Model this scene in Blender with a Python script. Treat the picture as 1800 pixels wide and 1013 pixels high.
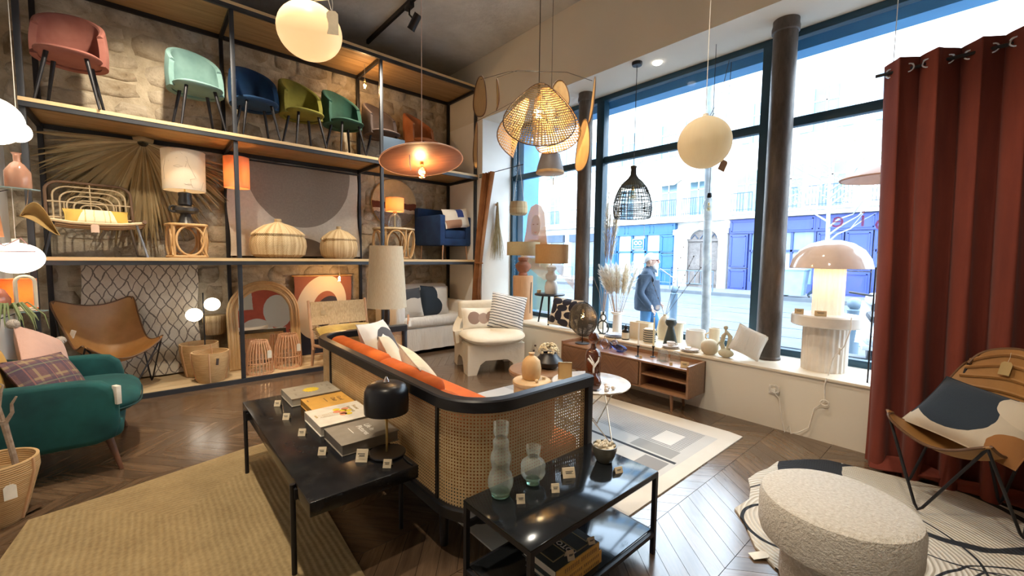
import bpy, bmesh, math, random
from mathutils import Vector, Matrix, Euler
PI = math.pi
random.seed(7)
SC = bpy.context.scene
COL = SC.collection
for o in list(bpy.data.objects): bpy.data.objects.remove(o)

# ---------------------------------------------------------------- camera
F_PX = 735.0
yaw, pitch, roll = math.radians(41.3), math.atan(53.5 / F_PX), math.radians(0.7)
Fv = Vector((math.sin(yaw) * math.cos(pitch), math.cos(yaw) * math.cos(pitch), -math.sin(pitch)))
R0 = Vector((math.cos(yaw), -math.sin(yaw), 0)); U0 = R0.cross(Fv)
Rv = math.cos(roll) * R0 + math.sin(roll) * U0
Uv = -math.sin(roll) * R0 + math.cos(roll) * U0
cd = bpy.data.cameras.new('camera'); cam = bpy.data.objects.new('camera', cd); COL.objects.link(cam)
cd.sensor_fit = 'HORIZONTAL'; cd.sensor_width = 36.0; cd.lens = 36.0 * F_PX / 1800.0
cd.clip_start = 0.05; cd.clip_end = 300
cam.matrix_world = Matrix(((Rv.x, Uv.x, -Fv.x, 0), (Rv.y, Uv.y, -Fv.y, 0), (Rv.z, Uv.z, -Fv.z, 1.55), (0, 0, 0, 1)))
SC.camera = cam
# ---------------------------------------------------------------- world, exposure
W = bpy.data.worlds.new('world'); SC.world = W; W.use_nodes = True
bg = W.node_tree.nodes['Background']
bg.inputs[0].default_value = (0.74, 0.87, 1.0, 1); bg.inputs[1].default_value = 8.0
SC.view_settings.view_transform = 'Standard'; SC.view_settings.look = 'None'
SC.view_settings.exposure = 0.58; SC.view_settings.gamma = 1.0
SC.view_settings.use_curve_mapping = False

def lamp(name, kind, loc, power, color=(1, .8, .6), size=.05, aim=None, angle=60, blend=.6):
    d = bpy.data.lights.new(name, kind); d.energy = power; d.color = color
    if kind in ('POINT', 'SPOT'): d.shadow_soft_size = size
    if kind == 'SPOT': d.spot_size = math.radians(angle); d.spot_blend = blend
    o = bpy.data.objects.new(name, d); COL.objects.link(o); o.location = loc
    if aim is not None: o.rotation_euler = (Vector(aim) - Vector(loc)).to_track_quat('-Z', 'Y').to_euler()
    return o
# track spotlights hang from the two ceiling rails (built as objects further down)
SPOTS = [((2.7, 5.15, 4.45), (2.2, 6.6, 2.6), 210, 75), ((2.7, 4.0, 4.45), (3.3, 5.7, .6), 200, 70), ((2.7, 2.9, 4.45), (2.9, 3.2, 0), 140, 80),
         ((2.7, 1.6, 4.45), (3.6, .6, 0.2), 130, 75),
         ((.3, 4.9, 4.45), (.2, 6.7, 2.4), 250, 80), ((.3, 3.9, 4.45), (-.1, 5.8, .6), 260, 75), ((.3, 2.7, 4.45), (.6, 3.0, 0), 260, 80),
         ((.3, 1.4, 4.45), (1.5, 2.2, .3), 130, 80), ((.3, .3, 4.45), (3.6, .2, .3), 190, 60)]
WARM = (1.0, .84, .64)
for i, (l, a, p, an) in enumerate(SPOTS): lamp('track_spot_light' if i == 0 else 'ceiling_track_spot_offscreen', 'SPOT', l, p, WARM, .06, a, an, .8)

# ---------------------------------------------------------------- materials
class NT:
    def __init__(s, name):
        s.m = bpy.data.materials.new(name); s.m.use_nodes = True
        s.t = s.m.node_tree; s.b = s.t.nodes['Principled BSDF']; s.tc = None
    def n(s, typ, **kw):
        x = s.t.nodes.new(typ)
        for k, v in kw.items(): setattr(x, k, v)
        return x
    def l(s, a, b): s.t.links.new(a, b)
    def put(s, sock, v):
        if isinstance(v, bpy.types.NodeSocket): s.l(v, sock)
        elif v is not None:
            if hasattr(sock.default_value, '__len__') and not hasattr(v, '__len__'): v = [v] * len(sock.default_value)
            if hasattr(sock.default_value, '__len__') and len(sock.default_value) == 4 and len(v) == 3: v = (*v, 1)
            sock.default_value = v
    def coord(s, kind='Object'):
        if not s.tc: s.tc = s.n('ShaderNodeTexCoord')
        return s.tc.outputs[kind]
    def math(s, op, a, b=None, c=None, clamp=False):
        x = s.n('ShaderNodeMath', operation=op, use_clamp=clamp)
        for i, v in enumerate((a, b, c)):
            if v is not None: s.put(x.inputs[i], v)
        return x.outputs[0]
    def vec(s, op, a, b=None):
        x = s.n('ShaderNodeVectorMath', operation=op); s.put(x.inputs[0], a)
        if b is not None: s.put(x.inputs[3 if op == 'SCALE' else 1], b)
        return x.outputs['Value'] if op in ('LENGTH', 'DOT_PRODUCT', 'DISTANCE') else x.outputs[0]
    def sep(s, v): x = s.n('ShaderNodeSeparateXYZ'); s.put(x.inputs[0], v); return x.outputs
    def comb(s, a, b, c):
        x = s.n('ShaderNodeCombineXYZ')
        for i, v in enumerate((a, b, c)): s.put(x.inputs[i], v)
        return x.outputs[0]
    def noise(s, v, scale, detail=3, rough=.55, dist=0):
        x = s.n('ShaderNodeTexNoise'); s.put(x.inputs['Vector'], v); s.put(x.inputs['Scale'], scale)
        x.inputs['Detail'].default_value = detail; x.inputs['Roughness'].default_value = rough; x.inputs['Distortion'].default_value = dist
        return x.outputs['Fac']
    def voro(s, v, scale, feature='F1'):
        x = s.n('ShaderNodeTexVoronoi', feature=feature); s.put(x.inputs['Vector'], v); x.inputs['Scale'].default_value = scale
        return x.outputs[0]
    def wave(s, v, scale, dist=0, dirn='X', kind='BANDS', prof='SIN'):
        x = s.n('ShaderNodeTexWave', wave_type=kind, wave_profile=prof)
        if kind == 'BANDS': x.bands_direction = dirn
        else: x.rings_direction = dirn
        s.put(x.inputs['Vector'], v); x.inputs['Scale'].default_value = scale; x.inputs['Distortion'].default_value = dist
        return x.outputs['Fac']
    def ramp(s, f, a, b, lo=0., hi=1.):
        x = s.n('ShaderNodeMapRange'); s.put(x.inputs[0], f); x.inputs[1].default_value = a; x.inputs[2].default_value = b
        x.inputs[3].default_value = lo; x.inputs[4].default_value = hi; return x.outputs[0]
    def mix(s, f, a, b):
        x = s.n('ShaderNodeMix', data_type='RGBA'); s.put(x.inputs[0], f); s.put(x.inputs[6], a); s.put(x.inputs[7], b); return x.outputs[2]
    def scalev(s, v, sc): return s.vec('MULTIPLY', v, sc)
    def rnd(s):
        x = s.n('ShaderNodeObjectInfo'); return x.outputs['Random']
    def bump(s, h, strength=.3, dist=.01):
        x = s.n('ShaderNodeBump'); x.inputs['Strength'].default_value = strength; x.inputs['Distance'].default_value = dist
        s.put(x.inputs['Height'], h); s.l(x.outputs[0], s.b.inputs['Normal'])
    # masks: 1 inside
    def ell(s, v, c, r): return s.math('LESS_THAN', s.vec('LENGTH', s.vec('DIVIDE', s.vec('SUBTRACT', v, c), r)), 1.0)
    def band(s, x, a, b): return s.math('MULTIPLY', s.math('GREATER_THAN', x, a), s.math('LESS_THAN', x, b))
    def col(s, c): s.put(s.b.inputs['Base Color'], c)
    def set(s, **kw):
        mp = dict(rough='Roughness', metal='Metallic', sheen='Sheen Weight', coat='Coat Weight', trans='Transmission Weight', ior='IOR', alpha='Alpha', emit='Emission Strength', ecol='Emission Color', spec='Specular IOR Level', sss='Subsurface Weight')
        for k, v in kw.items(): s.put(s.b.inputs[mp[k]], v)
        return s

MATS = {}
def mat(name, c1, c2=None, sc=8, rough=.6, metal=0, bsc=None, bst=.3, bd=.005, **kw):
    """plain material with mottled colour and fine relief"""
    if name in MATS: return MATS[name]
    t = NT(name); c2 = c2 or tuple(x * .82 for x in c1)
    t.col(t.mix(t.ramp(t.noise(t.coord(), sc), .3, .7), c1, c2)); t.set(rough=rough, metal=metal, **kw)
    if bsc: t.bump(t.noise(t.coord(), bsc, 4), bst, bd)
    MATS[name] = t.m; return t.m
def wood(name, c1, c2, axis=0, sc=3., rough=.5, stretch=14, perobj=True):
    if name in MATS: return MATS[name]
    t = NT(name); v = t.coord()
    if perobj: v = t.vec('ADD', v, t.vec('SCALE', t.comb(t.rnd(), t.rnd(), t.rnd()), 17.0))
    k = [stretch] * 3; k[axis] = 1
    v = t.scalev(v, tuple(k)); a = t.noise(v, sc, 5, .6, .6); b = t.noise(v, sc * 4, 2)
    f = t.math('ADD', t.math('MULTIPLY', t.ramp(a, .3, .7), .75), t.math('MULTIPLY', b, .3), clamp=True)
    t.col(t.mix(f, c1, c2)); t.set(rough=rough); t.bump(a, .15, .002); MATS[name] = t.m; return t.m
def fabric(name, c1, c2=None, rough=.9, sheen=.2, weave=260, sc=5, bst=.25):
    if name in MATS: return MATS[name]
    t = NT(name); v = t.coord(); c2 = c2 or tuple(x * .75 for x in c1)
    t.col(t.mix(t.ramp(t.noise(v, sc, 3), .3, .7), c1, c2)); t.set(rough=rough, sheen=sheen)
    t.bump(t.noise(v, weave, 2), bst, .003); MATS[name] = t.m; return t.m
def velvet(name, c, hi): 
    if name in MATS: return MATS[name]
    t = NT(name); v = t.coord()
    t.col(t.mix(t.math('MULTIPLY', t.ramp(t.noise(v, 4, 3), .3, .75), .6), c, hi)); t.set(rough=.9, sheen=.3); t.b.inputs['Sheen Tint'].default_value = (*hi, 1); t.b.inputs['Sheen Roughness'].default_value = .4; t.bump(t.noise(v, 180, 2), .15, .002); MATS[name] = t.m; return t.m
def glow(name, c, e, base=None):
    if name in MATS: return MATS[name]
    t = NT(name); t.col(base or c); t.set(rough=.4, ecol=c, emit=e); MATS[name] = t.m; return t.m
def glassy(name, tint=(1, 1, 1), gloss=.12, milk=0):
    """thin clear glass: lets light straight through and mirrors a little"""
    if name in MATS: return MATS[name]
    t = NT(name); t.t.nodes.remove(t.b); out = [n for n in t.t.nodes if n.type == 'OUTPUT_MATERIAL'][0]
    tr = t.n('ShaderNodeBsdfTransparent'); tr.inputs[0].default_value = (*tint, 1)
    gl = t.n('ShaderNodeBsdfGlossy'); gl.inputs['Roughness'].default_value = .02
    fr = t.n('ShaderNodeFresnel'); fr.inputs[0].default_value = 1.45
    mx = t.n('ShaderNodeMixShader'); t.l(t.math('MAXIMUM', t.math('MULTIPLY', fr.outputs[0], gloss * 3.2, clamp=True), gloss * .25), mx.inputs[0])
    t.l(tr.outputs[0], mx.inputs[1]); t.l(gl.outputs[0], mx.inputs[2])
    if milk:
        df = t.n('ShaderNodeBsdfDiffuse'); df.inputs[0].default_value = (.9, .95, .92, 1); m2 = t.n('ShaderNodeMixShader'); m2.inputs[0].default_value = milk; t.l(mx.outputs[0], m2.inputs[1]); t.l(df.outputs[0], m2.inputs[2]); mx = m2
    t.l(mx.outputs[0], out.inputs[0]); MATS[name] = t.m; return t.m
BLACK = mat('black_steel', (.012, .013, .017), (.02, .02, .025), 6, .45, .3)
GREYSTEEL = mat('grey_steel', (.035, .04, .05), (.05, .055, .065), 5, .45, .4)
BRASS = mat('brass', (.75, .55, .22), None, 20, .3, 1.0)
CARD = mat('card_paper', (.80, .68, .48), (.74, .62, .42), 30, .8)
WHITE = mat('white_paint', (.85, .83, .78), (.80, .78, .73), 3, .6)
CORD = mat('cord_white', (.8, .76, .68), None, 20, .6)
BCORD = mat('cord_black', (.02, .02, .02), None, 20, .6)

# ---------------------------------------------------------------- mesh builder
class B:
    def __init__(s): s.v = []; s.f = []; s.uv = []; s.sm = []; s.mi = []; s.cur = 0
    def add(s, vs, fs, smooth=True, uvs=None):
        o = len(s.v); s.v += [tuple(p) for p in vs]
        for k, f in enumerate(fs):
            s.f.append(tuple(i + o for i in f)); s.sm.append(smooth); s.mi.append(s.cur); s.uv.append(uvs[k] if uvs else None)
        return s
    def box(s, c, d, bev=0, rot=None, seg=2):
        if bev:
            bm = bmesh.new(); bmesh.ops.create_cube(bm, size=1); bmesh.ops.scale(bm, vec=d, verts=bm.verts)
            bmesh.ops.bevel(bm, geom=bm.edges[:], offset=min(bev, min(d) * .49), segments=seg, profile=.5, affect='EDGES')
            bm.verts.index_update(); vs = [v.co.copy() for v in bm.verts]; fs = [[v.index for v in f.verts] for f in bm.faces]; bm.free()
        else:
            x, y, z = (k / 2 for k in d)
            vs = [Vector(p) for p in ((-x, -y, -z), (x, -y, -z), (x, y, -z), (-x, y, -z), (-x, -y, z), (x, -y, z), (x, y, z), (-x, y, z))]
            fs = [(0, 3, 2, 1), (4, 5, 6, 7), (0, 1, 5, 4), (1, 2, 6, 5), (2, 3, 7, 6), (3, 0, 4, 7)]
        if rot is not None:
            r = Euler(rot).to_matrix(); vs = [r @ v for v in vs]
        c = Vector(c); return s.add([v + c for v in vs], fs, bool(bev))
    def b2(s, a, b, bev=0):  # box from two corners
        return s.box([(p + q) / 2 for p, q in zip(a, b)], [abs(q - p) for p, q in zip(a, b)], bev)
    def tube(s, pts, r, n=8, closed=False, cap=True):
        pts = [Vector(p) for p in pts]; m = len(pts); rr = r if isinstance(r, (list, tuple)) else [r] * m
        tan = []
        for i in range(m):
            a = pts[(i - 1) % m] if (closed or i > 0) else pts[i]; b = pts[(i + 1) % m] if (closed or i < m - 1) else pts[i]
            t = (b - a); tan.append(t.normalized() if t.length > 1e-9 else Vector((0, 0, 1)))
        u = tan[0].orthogonal().normalized(); vs = []
        for i in range(m):
            u = (u - tan[i] * u.dot(tan[i])); u = u.normalized() if u.length > 1e-6 else tan[i].orthogonal().normalized()
            w = tan[i].cross(u)
            for k in range(n):
                a = 2 * PI * k / n; vs.append(pts[i] + (u * math.cos(a) + w * math.sin(a)) * rr[i])
        fs = []
        for i in range(m if closed else m - 1):
            j = (i + 1) % m
            for k in range(n): fs.append((i * n + k, i * n + (k + 1) % n, j * n + (k + 1) % n, j * n + k))
        if cap and not closed: fs.append(tuple(range(n))[::-1]); fs.append(tuple((m - 1) * n + k for k in range(n)))
        return s.add(vs, fs)
    def cyl(s, p0, p1, r0, r1=None, n=16): return s.tube([p0, p1], [r0, r0 if r1 is None else r1], n)
    def lathe(s, prof, c=(0, 0, 0), n=24, sx=1, sy=1, rib=0, nr=0, cap=True):
        vs = []; fs = []; m = len(prof)
        for (r, z) in prof:
            for k in range(n):
                a = 2 * PI * k / n; q = r * (1 + (rib * math.cos(nr * a) if nr else 0))
                vs.append((c[0] + q * math.cos(a) * sx, c[1] + q * math.sin(a) * sy, c[2] + z))
        for i in range(m - 1):
            for k in range(n): fs.append((i * n + k, i * n + (k + 1) % n, (i + 1) * n + (k + 1) % n, (i + 1) * n + k))
        if cap and prof[0][0] > 1e-6: fs.append(tuple(range(n))[::-1])
        if cap and prof[-1][0] > 1e-6: fs.append(tuple((m - 1) * n + k for k in range(n)))
        return s.add(vs, fs)
    def ball(s, c, r, n=20, m=12):
        rx, ry, rz = r if hasattr(r, '__len__') else (r, r, r)
        prof = [(math.sin(PI * i / m), -math.cos(PI * i / m)) for i in range(m + 1)]
        prof[0] = (1e-7, -1); prof[-1] = (1e-7, 1); vs = []; fs = []
        for (q, z) in prof:
            for k in range(n): a = 2 * PI * k / n; vs.append((c[0] + rx * q * math.cos(a), c[1] + ry * q * math.sin(a), c[2] + rz * z))
        for i in range(m):
            for k in range(n): fs.append((i * n + k, i * n + (k + 1) % n, (i + 1) * n + (k + 1) % n, (i + 1) * n + k))
        return s.add(vs, fs)
    def surf(s, fn, nu, nv, t=0, cu=False, cv=False, uvs=(1, 1), smooth=True):
        """grid fn(u,v) in 0..1; t thickens along the normal"""
        P = [[Vector(fn(i / (nu if cu else nu - 1), j / (nv if cv else nv - 1))) for j in range(nv)] for i in range(nu)]
        def fac(idx, flip=False):
            fs = []; uv = []
            for i in range(nu if cu else nu - 1):
                for j in range(nv if cv else nv - 1):
                    a, b = (i + 1) % nu, (j + 1) % nv
                    q = (idx(i, j), idx(a, j), idx(a, b), idx(i, b)); k = [(i, j), (i + 1, j), (i + 1, j + 1), (i, j + 1)]
                    w = [(x / (nu if cu else nu - 1) * uvs[0], y / (nv if cv else nv - 1) * uvs[1]) for x, y in k]
                    fs.append(q[::-1] if flip else q); uv.append(w[::-1] if flip else w)
            return fs, uv
        flat = [p for r in P for p in r]; f1, u1 = fac(lambda i, j: i * nv + j)
        if not t: return s.add(flat, f1, smooth, u1)
        N = []
        for i in range(nu):
            for j in range(nv):
                a = P[(i + 1) % nu if cu else min(i + 1, nu - 1)][j] - P[(i - 1) % nu if cu else max(i - 1, 0)][j]
                b = P[i][(j + 1) % nv if cv else min(j + 1, nv - 1)] - P[i][(j - 1) % nv if cv else max(j - 1, 0)]
                q = a.cross(b); N.append(q.normalized() if q.length > 1e-12 else Vector((0, 0, 1)))
        o = nu * nv; vs = [p + q * (t / 2) for p, q in zip(flat, N)] + [p - q * (t / 2) for p, q in zip(flat, N)]
        f2, u2 = fac(lambda i, j: o + i * nv + j, True); fs = f1 + f2; uv = u1 + u2
        def edge(lst, flip):
            for a, b in zip(lst, lst[1:]):
                q = (a, b, o + b, o + a); fs.append(q if flip else q[::-1]); uv.append([(0, 0)] * 4)
        if not cv: edge([i * nv for i in range(nu)] + ([0] if cu else []), False); edge([i * nv + nv - 1 for i in range(nu)] + ([nv - 1] if cu else []), True)
        if not cu: edge(list(range(nv)), True); edge([(nu - 1) * nv + j for j in range(nv)], False)
        return s.add(vs, fs, smooth, uv)
    def prism(s, poly, a, b, fn=None):
        """extrude a 2-D outline between heights a and b; fn maps (x,y,z)"""
        fn = fn or (lambda x, y, z: (x, y, z)); n = len(poly)
        vs = [fn(x, y, a) for x, y in poly] + [fn(x, y, b) for x, y in poly]
        fs = [tuple(range(n))[::-1], tuple(range(n, 2 * n))] + [(i, (i + 1) % n, n + (i + 1) % n, n + i) for i in range(n)]
        return s.add(vs, fs, False)
    def pillow(s, w, h, t, c=(0, 0, 0), n=12, p=.5, pinch=.06):
        """soft cushion, flat in x/z, thick in y"""
        def side(sg):
            def fn(u, v):
                a, b = 2 * u - 1, 2 * v - 1
                k = (max(0, 1 - abs(a) ** 2.6) * max(0, 1 - abs(b) ** 2.6)) ** p
                ea, eb = 1 - pinch * (1 - b * b) * abs(a) ** 3, 1 - pinch * (1 - a * a) * abs(b) ** 3
                return (c[0] + a * w / 2 * ea, c[1] + sg * t / 2 * k, c[2] + b * h / 2 * eb)
            return fn
        s.surf(side(-1), n, n, uvs=(1, 1)); 
        f = side(1); return s.surf(lambda u, v: f(1 - u, v), n, n)
    def build(s, name, material, parent=None, loc=None, rot=None, sharp=40, label=None, kind=None):
        me = bpy.data.meshes.new(name); me.from_pydata(s.v, [], s.f)
        me.polygons.foreach_set('use_smooth', s.sm)
        for m in (material if isinstance(material, (list, tuple)) else [material]): me.materials.append(m)
        if any(s.mi): me.polygons.foreach_set('material_index', s.mi)
        if any(u is not None for u in s.uv):
            l = me.uv_layers.new(name='UVMap'); flat = []
            for f, u in zip(s.f, s.uv):
                for k in range(len(f)): flat += list(u[k]) if u else [0, 0]
            l.data.foreach_set('uv', flat)
        if any(s.sm): me.set_sharp_from_angle(angle=math.radians(sharp))
        me.update(); o = bpy.data.objects.new(name, me); COL.objects.link(o)
        if parent is not None: o.parent = parent
        if loc is not None: o.location = loc
        if rot is not None: o.rotation_euler = rot
        if label: o['label'] = label
        if kind: o['kind'] = kind
        return o

def thing(name, label, cat, loc=(0, 0, 0), rz=0, group=None, rot=None):
    o = bpy.data.objects.new(name, None); COL.objects.link(o); o.empty_display_size = .1
    o.location = loc; o.rotation_euler = rot or (0, 0, rz); return tag(o, label, cat, group)
def tag(o, label, cat, group=None):
    o['label'] = label; o['category'] = cat
    if group: o['group'] = group
    return o
def struct(o): o['kind'] = 'structure'; return o
def piece(name, me, parent, loc=(0, 0, 0), rot=None):
    o = bpy.data.objects.new(name, me); COL.objects.link(o); o.parent = parent; o.location = loc
    if rot: o.rotation_euler = rot
    return o
def copy_tree(o, parent=None):
    c = o.copy(); COL.objects.link(c); c.parent = parent
    for ch in list(o.children): copy_tree(ch, c)
    return c
def arc(c, r, a0, a1, n, z=0, plane='xy'):
    out = []
    for i in range(n):
        a = math.radians(a0 + (a1 - a0) * i / (n - 1)); x, y = r * math.cos(a), r * math.sin(a)
        out.append((c[0] + x, c[1] + y, c[2]) if plane == 'xy' else (c[0] + x, c[1], c[2] + y) if plane == 'xz' else (c[0], c[1] + x, c[2] + y))
    return out
def rrect(w, h, r, n=5, cx=0, cy=0):
    out = []
    for sx, sy, a0 in ((1, 1, 0), (-1, 1, 90), (-1, -1, 180), (1, -1, 270)):
        for i in range(n + 1):
            a = math.radians(a0 + 90 * i / n); out.append((cx + sx * (w / 2 - r) + r * math.cos(a), cy + sy * (h / 2 - r) + r * math.sin(a)))
    return out
def text(name, s, size, material, parent, loc, rot=(0, 0, 0), align='LEFT', ext=.0008, sx=1, bold=0):
    c = bpy.data.curves.new(name, 'FONT'); c.body = s; c.size = size; c.extrude = ext; c.align_x = align; c.resolution_u = 2
    if bold: c.offset = bold
    t = bpy.data.objects.new('tmp', c); COL.objects.link(t)
    me = bpy.data.meshes.new_from_object(t.evaluated_get(bpy.context.evaluated_depsgraph_get())); bpy.data.objects.remove(t)
    me.materials.clear(); me.materials.append(material)
    o = bpy.data.objects.new(name, me); COL.objects.link(o); o.location = loc; o.rotation_euler = rot; o.scale = (sx, 1, 1)
    if parent is not None: o.parent = parent
    return o
# ================================================================ the room
t = NT('ceiling_concrete'); v = t.coord()
f = t.math('ADD', t.math('MULTIPLY', t.ramp(t.noise(v, 1.1, 6, .65, .4), .3, .7), .6), t.math('MULTIPLY', t.noise(v, 9, 4), .4), clamp=True)
t.col(t.mix(f, (.38, .375, .355), (.68, .67, .65))); t.set(rough=.9); t.bump(t.noise(v, 6, 8, .7), .5, .03); CONC = t.m
t = NT('wall_plaster'); v = t.coord()
t.col(t.mix(t.ramp(t.noise(v, .8, 3), .3, .7), (.78, .73, .63), (.72, .67, .57))); t.set(rough=.85); t.bump(t.noise(v, 40, 4), .08, .004); PLAST = t.m
t = NT('mortar'); v = t.coord()
t.col(t.mix(t.ramp(t.noise(v, 5, 6, .65), .35, .68), (.36, .30, .21), (.60, .53, .40))); t.set(rough=.95); t.bump(t.noise(v, 14, 8, .7), .8, .03); MORT = t.m
t = NT('wall_stone'); v = t.coord(); r = t.rnd(); v = t.vec('ADD', v, t.vec('SCALE', t.comb(r, r, r), 11))
c = t.mix(t.ramp(t.noise(v, 3.5, 6, .65, .5), .33, .68), (.24, .19, .125), (.74, .68, .56))
c = t.mix(t.math('MULTIPLY', r, .45), c, (.44, .345, .22)); c = t.mix(t.ramp(t.noise(v, 22, 5), .62, .8), c, (.16, .125, .085))
t.col(c); t.set(rough=.95); t.bump(t.noise(v, 11, 9, .72), 1.0, .035); STONE = t.m
t = NT('oak_plank'); uv = t.coord('UV'); r = t.rnd(); at = t.n('ShaderNodeAttribute'); at.attribute_name = 'rnd'
r = t.math('FRACT', t.math('ADD', r, at.outputs['Fac'])); v = t.vec('ADD', t.scalev(uv, (1.2, 9, 1)), t.comb(t.math('MULTIPLY', r, 37), t.math('MULTIPLY', r, 91), 0))
f = t.noise(v, 3.2, 5, .6, .4)
c = t.mix(t.ramp(f, .3, .7), (.105, .064, .036), (.21, .135, .080)); c = t.mix(t.math('MULTIPLY', r, .5), c, (.058, .038, .026))
c = t.mix(t.ramp(t.noise(t.scalev(uv, (2, 40, 1)), 3), .6, .8), c, (.045, .03, .022)); t.col(c); t.set(rough=t.ramp(f, .2, .8, .16, .27), spec=.85, coat=.25); t.b.inputs['Coat Roughness'].default_value = .18; t.bump(f, .06, .002); OAK = t.m
JOINT = mat('floor_joint', (.025, .018, .013), None, 5, .8)

fl = struct(B().b2((-1.05, -2.5, -.06), (4.33, 6.9, -.012)).build('floor', JOINT))
# chevron parquet: courses along x, 0.427 deep, planks every 0.13, leaning alternately
CH, PX, LEAN = .427, .13, .352
def plank_mesh(sg):
    g = .0015; a = sg * LEAN; x0, x1 = g, PX - g; y0, y1 = g, CH - g
    top = [(x0, y0, 0), (x1, y0, 0), (x1 + a, y1, 0), (x0 + a, y1, 0)]; bot = [(x, y, -.012) for x, y, z in top]
    b = B(); uvt = [(0, 0), (0, .1), (.55, .1), (.55, 0)]
    b.add(top + bot, [(0, 1, 2, 3), (7, 6, 5, 4), (0, 4, 5, 1), (1, 5, 6, 2), (2, 6, 7, 3), (3, 7, 4, 0)], False, [uvt] + [uvt[::-1]] + [[(0, 0)] * 4] * 4)
    return b
PLK = {}
for sg in (1, -1):
    o = plank_mesh(sg).build('plank', OAK); PLK[sg] = o.data; bpy.data.objects.remove(o)
cells = []
rows = range(-9, 12)
for k in rows:
    y0 = 1.21 + k * CH
    if y0 + CH < -2.5 or y0 > 5.85: continue
    sg = 1 if k % 2 else -1          # the course below 1.21 leans +x going away
    base = (2.232 if True else 0) - (LEAN if sg == 1 else 0)
    for i in range(-30, 22):
        x = base + i * PX
        lo, hi = min(x, x + sg * LEAN), max(x, x + sg * LEAN) + PX
        if lo < -1.05 or hi > 4.33 or y0 + CH > 5.98: inside = False
        else: inside = True
        cx, cy = x + PX / 2 + sg * LEAN / 2, y0 + CH / 2
        d = Vector((cx, cy, -1.55)); de = d.dot(Fv); px = 900 + F_PX * d.dot(Rv) / max(de, .01); py = 506 - F_PX * d.dot(Uv) / max(de, .01)
        vis = inside and de > .6 and -60 < px < 1860 and py < 1090
        covered = (-.55 < cx < .45 and cy < 3.5) or (.5 < cx < 1.05 and 2.2 < cy < 3.5) or (2.35 < cx < 3.7 and 1.75 < cy < 4)
        cells.append((not vis, covered, de, x, y0, sg))
cells.sort(); NSEP = 300
for c in cells[:NSEP]: piece('plank', PLK[c[5]], fl, (c[3], c[4], 0))
b = B(); rr = []
for c in cells[NSEP:]:
    x, y0, sg = c[3:]; g = .0015; a = sg * LEAN
    pts = []
    def clip(px, py):   # keep courses inside the walls
        return (min(max(px, -1.05), 4.33), min(py, 5.98))
    q = [clip(*p) for p in ((x + g, y0 + g), (x + PX - g, y0 + g), (x + PX - g + a, y0 + CH - g), (x + g + a, y0 + CH - g))]
    if abs(q[0][0] - q[1][0]) < .02 and abs(q[2][0] - q[3][0]) < .02: continue
    b.add([(px, py, 0) for px, py in q], [(0, 1, 2, 3)], False, [[(0, 0), (0, .1), (.55, .1), (.55, 0)]]); rr.append(random.random())
o = b.build('plank', OAK, fl, kind='stuff'); at = o.data.attributes.new('rnd', 'FLOAT', 'FACE'); at.data.foreach_set('value', rr)

struct(B().b2((-1.05, -2.5, 4.85), (5.1, 6.9, 5.0)).build('ceiling', CONC))
struct(B().b2((-1.2, -2.65, -.1), (-1.05, 7.0, 5.0)).build('wall_left', WHITE))
struct(B().b2((-1.05, -2.65, -.1), (5.1, -2.5, 5.0)).build('wall_front', PLAST))
# stone wall: individual rubble stones bedded in mortar
wb = struct(B().b2((-1.05, 6.80, -.1), (5.1, 7.0, 5.0)).build('wall_back', MORT))
zs = 0.0; ns = 0
rs = random.Random(5)
while zs < 4.85:
    h = min(rs.uniform(.19, .36), 4.86 - zs); x = -1.05 - rs.uniform(0, .3)
    while x < 4.33:
        w = rs.uniform(.24, .62) * (1 if h > .25 else 1.2); sub = [(zs, h)]
        if h > .28 and rs.random() < .35: k = rs.uniform(.4, .6); sub = [(zs, h * k), (zs + h * k, h * (1 - k))]
        for (za, hh) in sub:
            x0, x1 = max(x, -1.04) + .01, min(x + w, 4.32) - .01
            if x1 - x0 < .08 or hh < .06: continue
            g = .012; cx, cz = (x0 + x1) / 2, za + hh / 2; hw, hv = (x1 - x0) / 2 - g * .3, hh / 2 - g * .3
            dep = rs.uniform(.004, .026); n = 10; ph = rs.uniform(0, 6.28); ring = []
            jit = [rs.uniform(.86, 1.06) for _ in range(n)]
            for i in range(n):
                a = 2 * PI * (i + .3) / n; ca, sa = math.cos(a), math.sin(a); m = max(abs(ca), abs(sa)) ** .92
                ring.append((hw * ca / m * jit[i] * .97, hv * sa / m * jit[i] * .97))
            vs = [(p, .02, q) for p, q in ring] + [(p * .93, -dep * rs.uniform(.3, .9), q * .93) for p, q in ring] + [(p * .55, -dep * rs.uniform(.8, 1.15), q * .55) for p, q in ring] + [(0, -dep * rs.uniform(.8, 1.1), 0)]
            fs = []
            for r0 in (0, n):
                for i in range(n): fs.append((r0 + i, r0 + (i + 1) % n, r0 + n + (i + 1) % n, r0 + n + i))
            fs += [(2 * n + i, 2 * n + (i + 1) % n, 3 * n) for i in range(n)]
            ns += 1
            B().add(vs, fs).build('stone', STONE, wb, (cx, 6.80, cz), sharp=70)
        x += w
    zs += h
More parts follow.
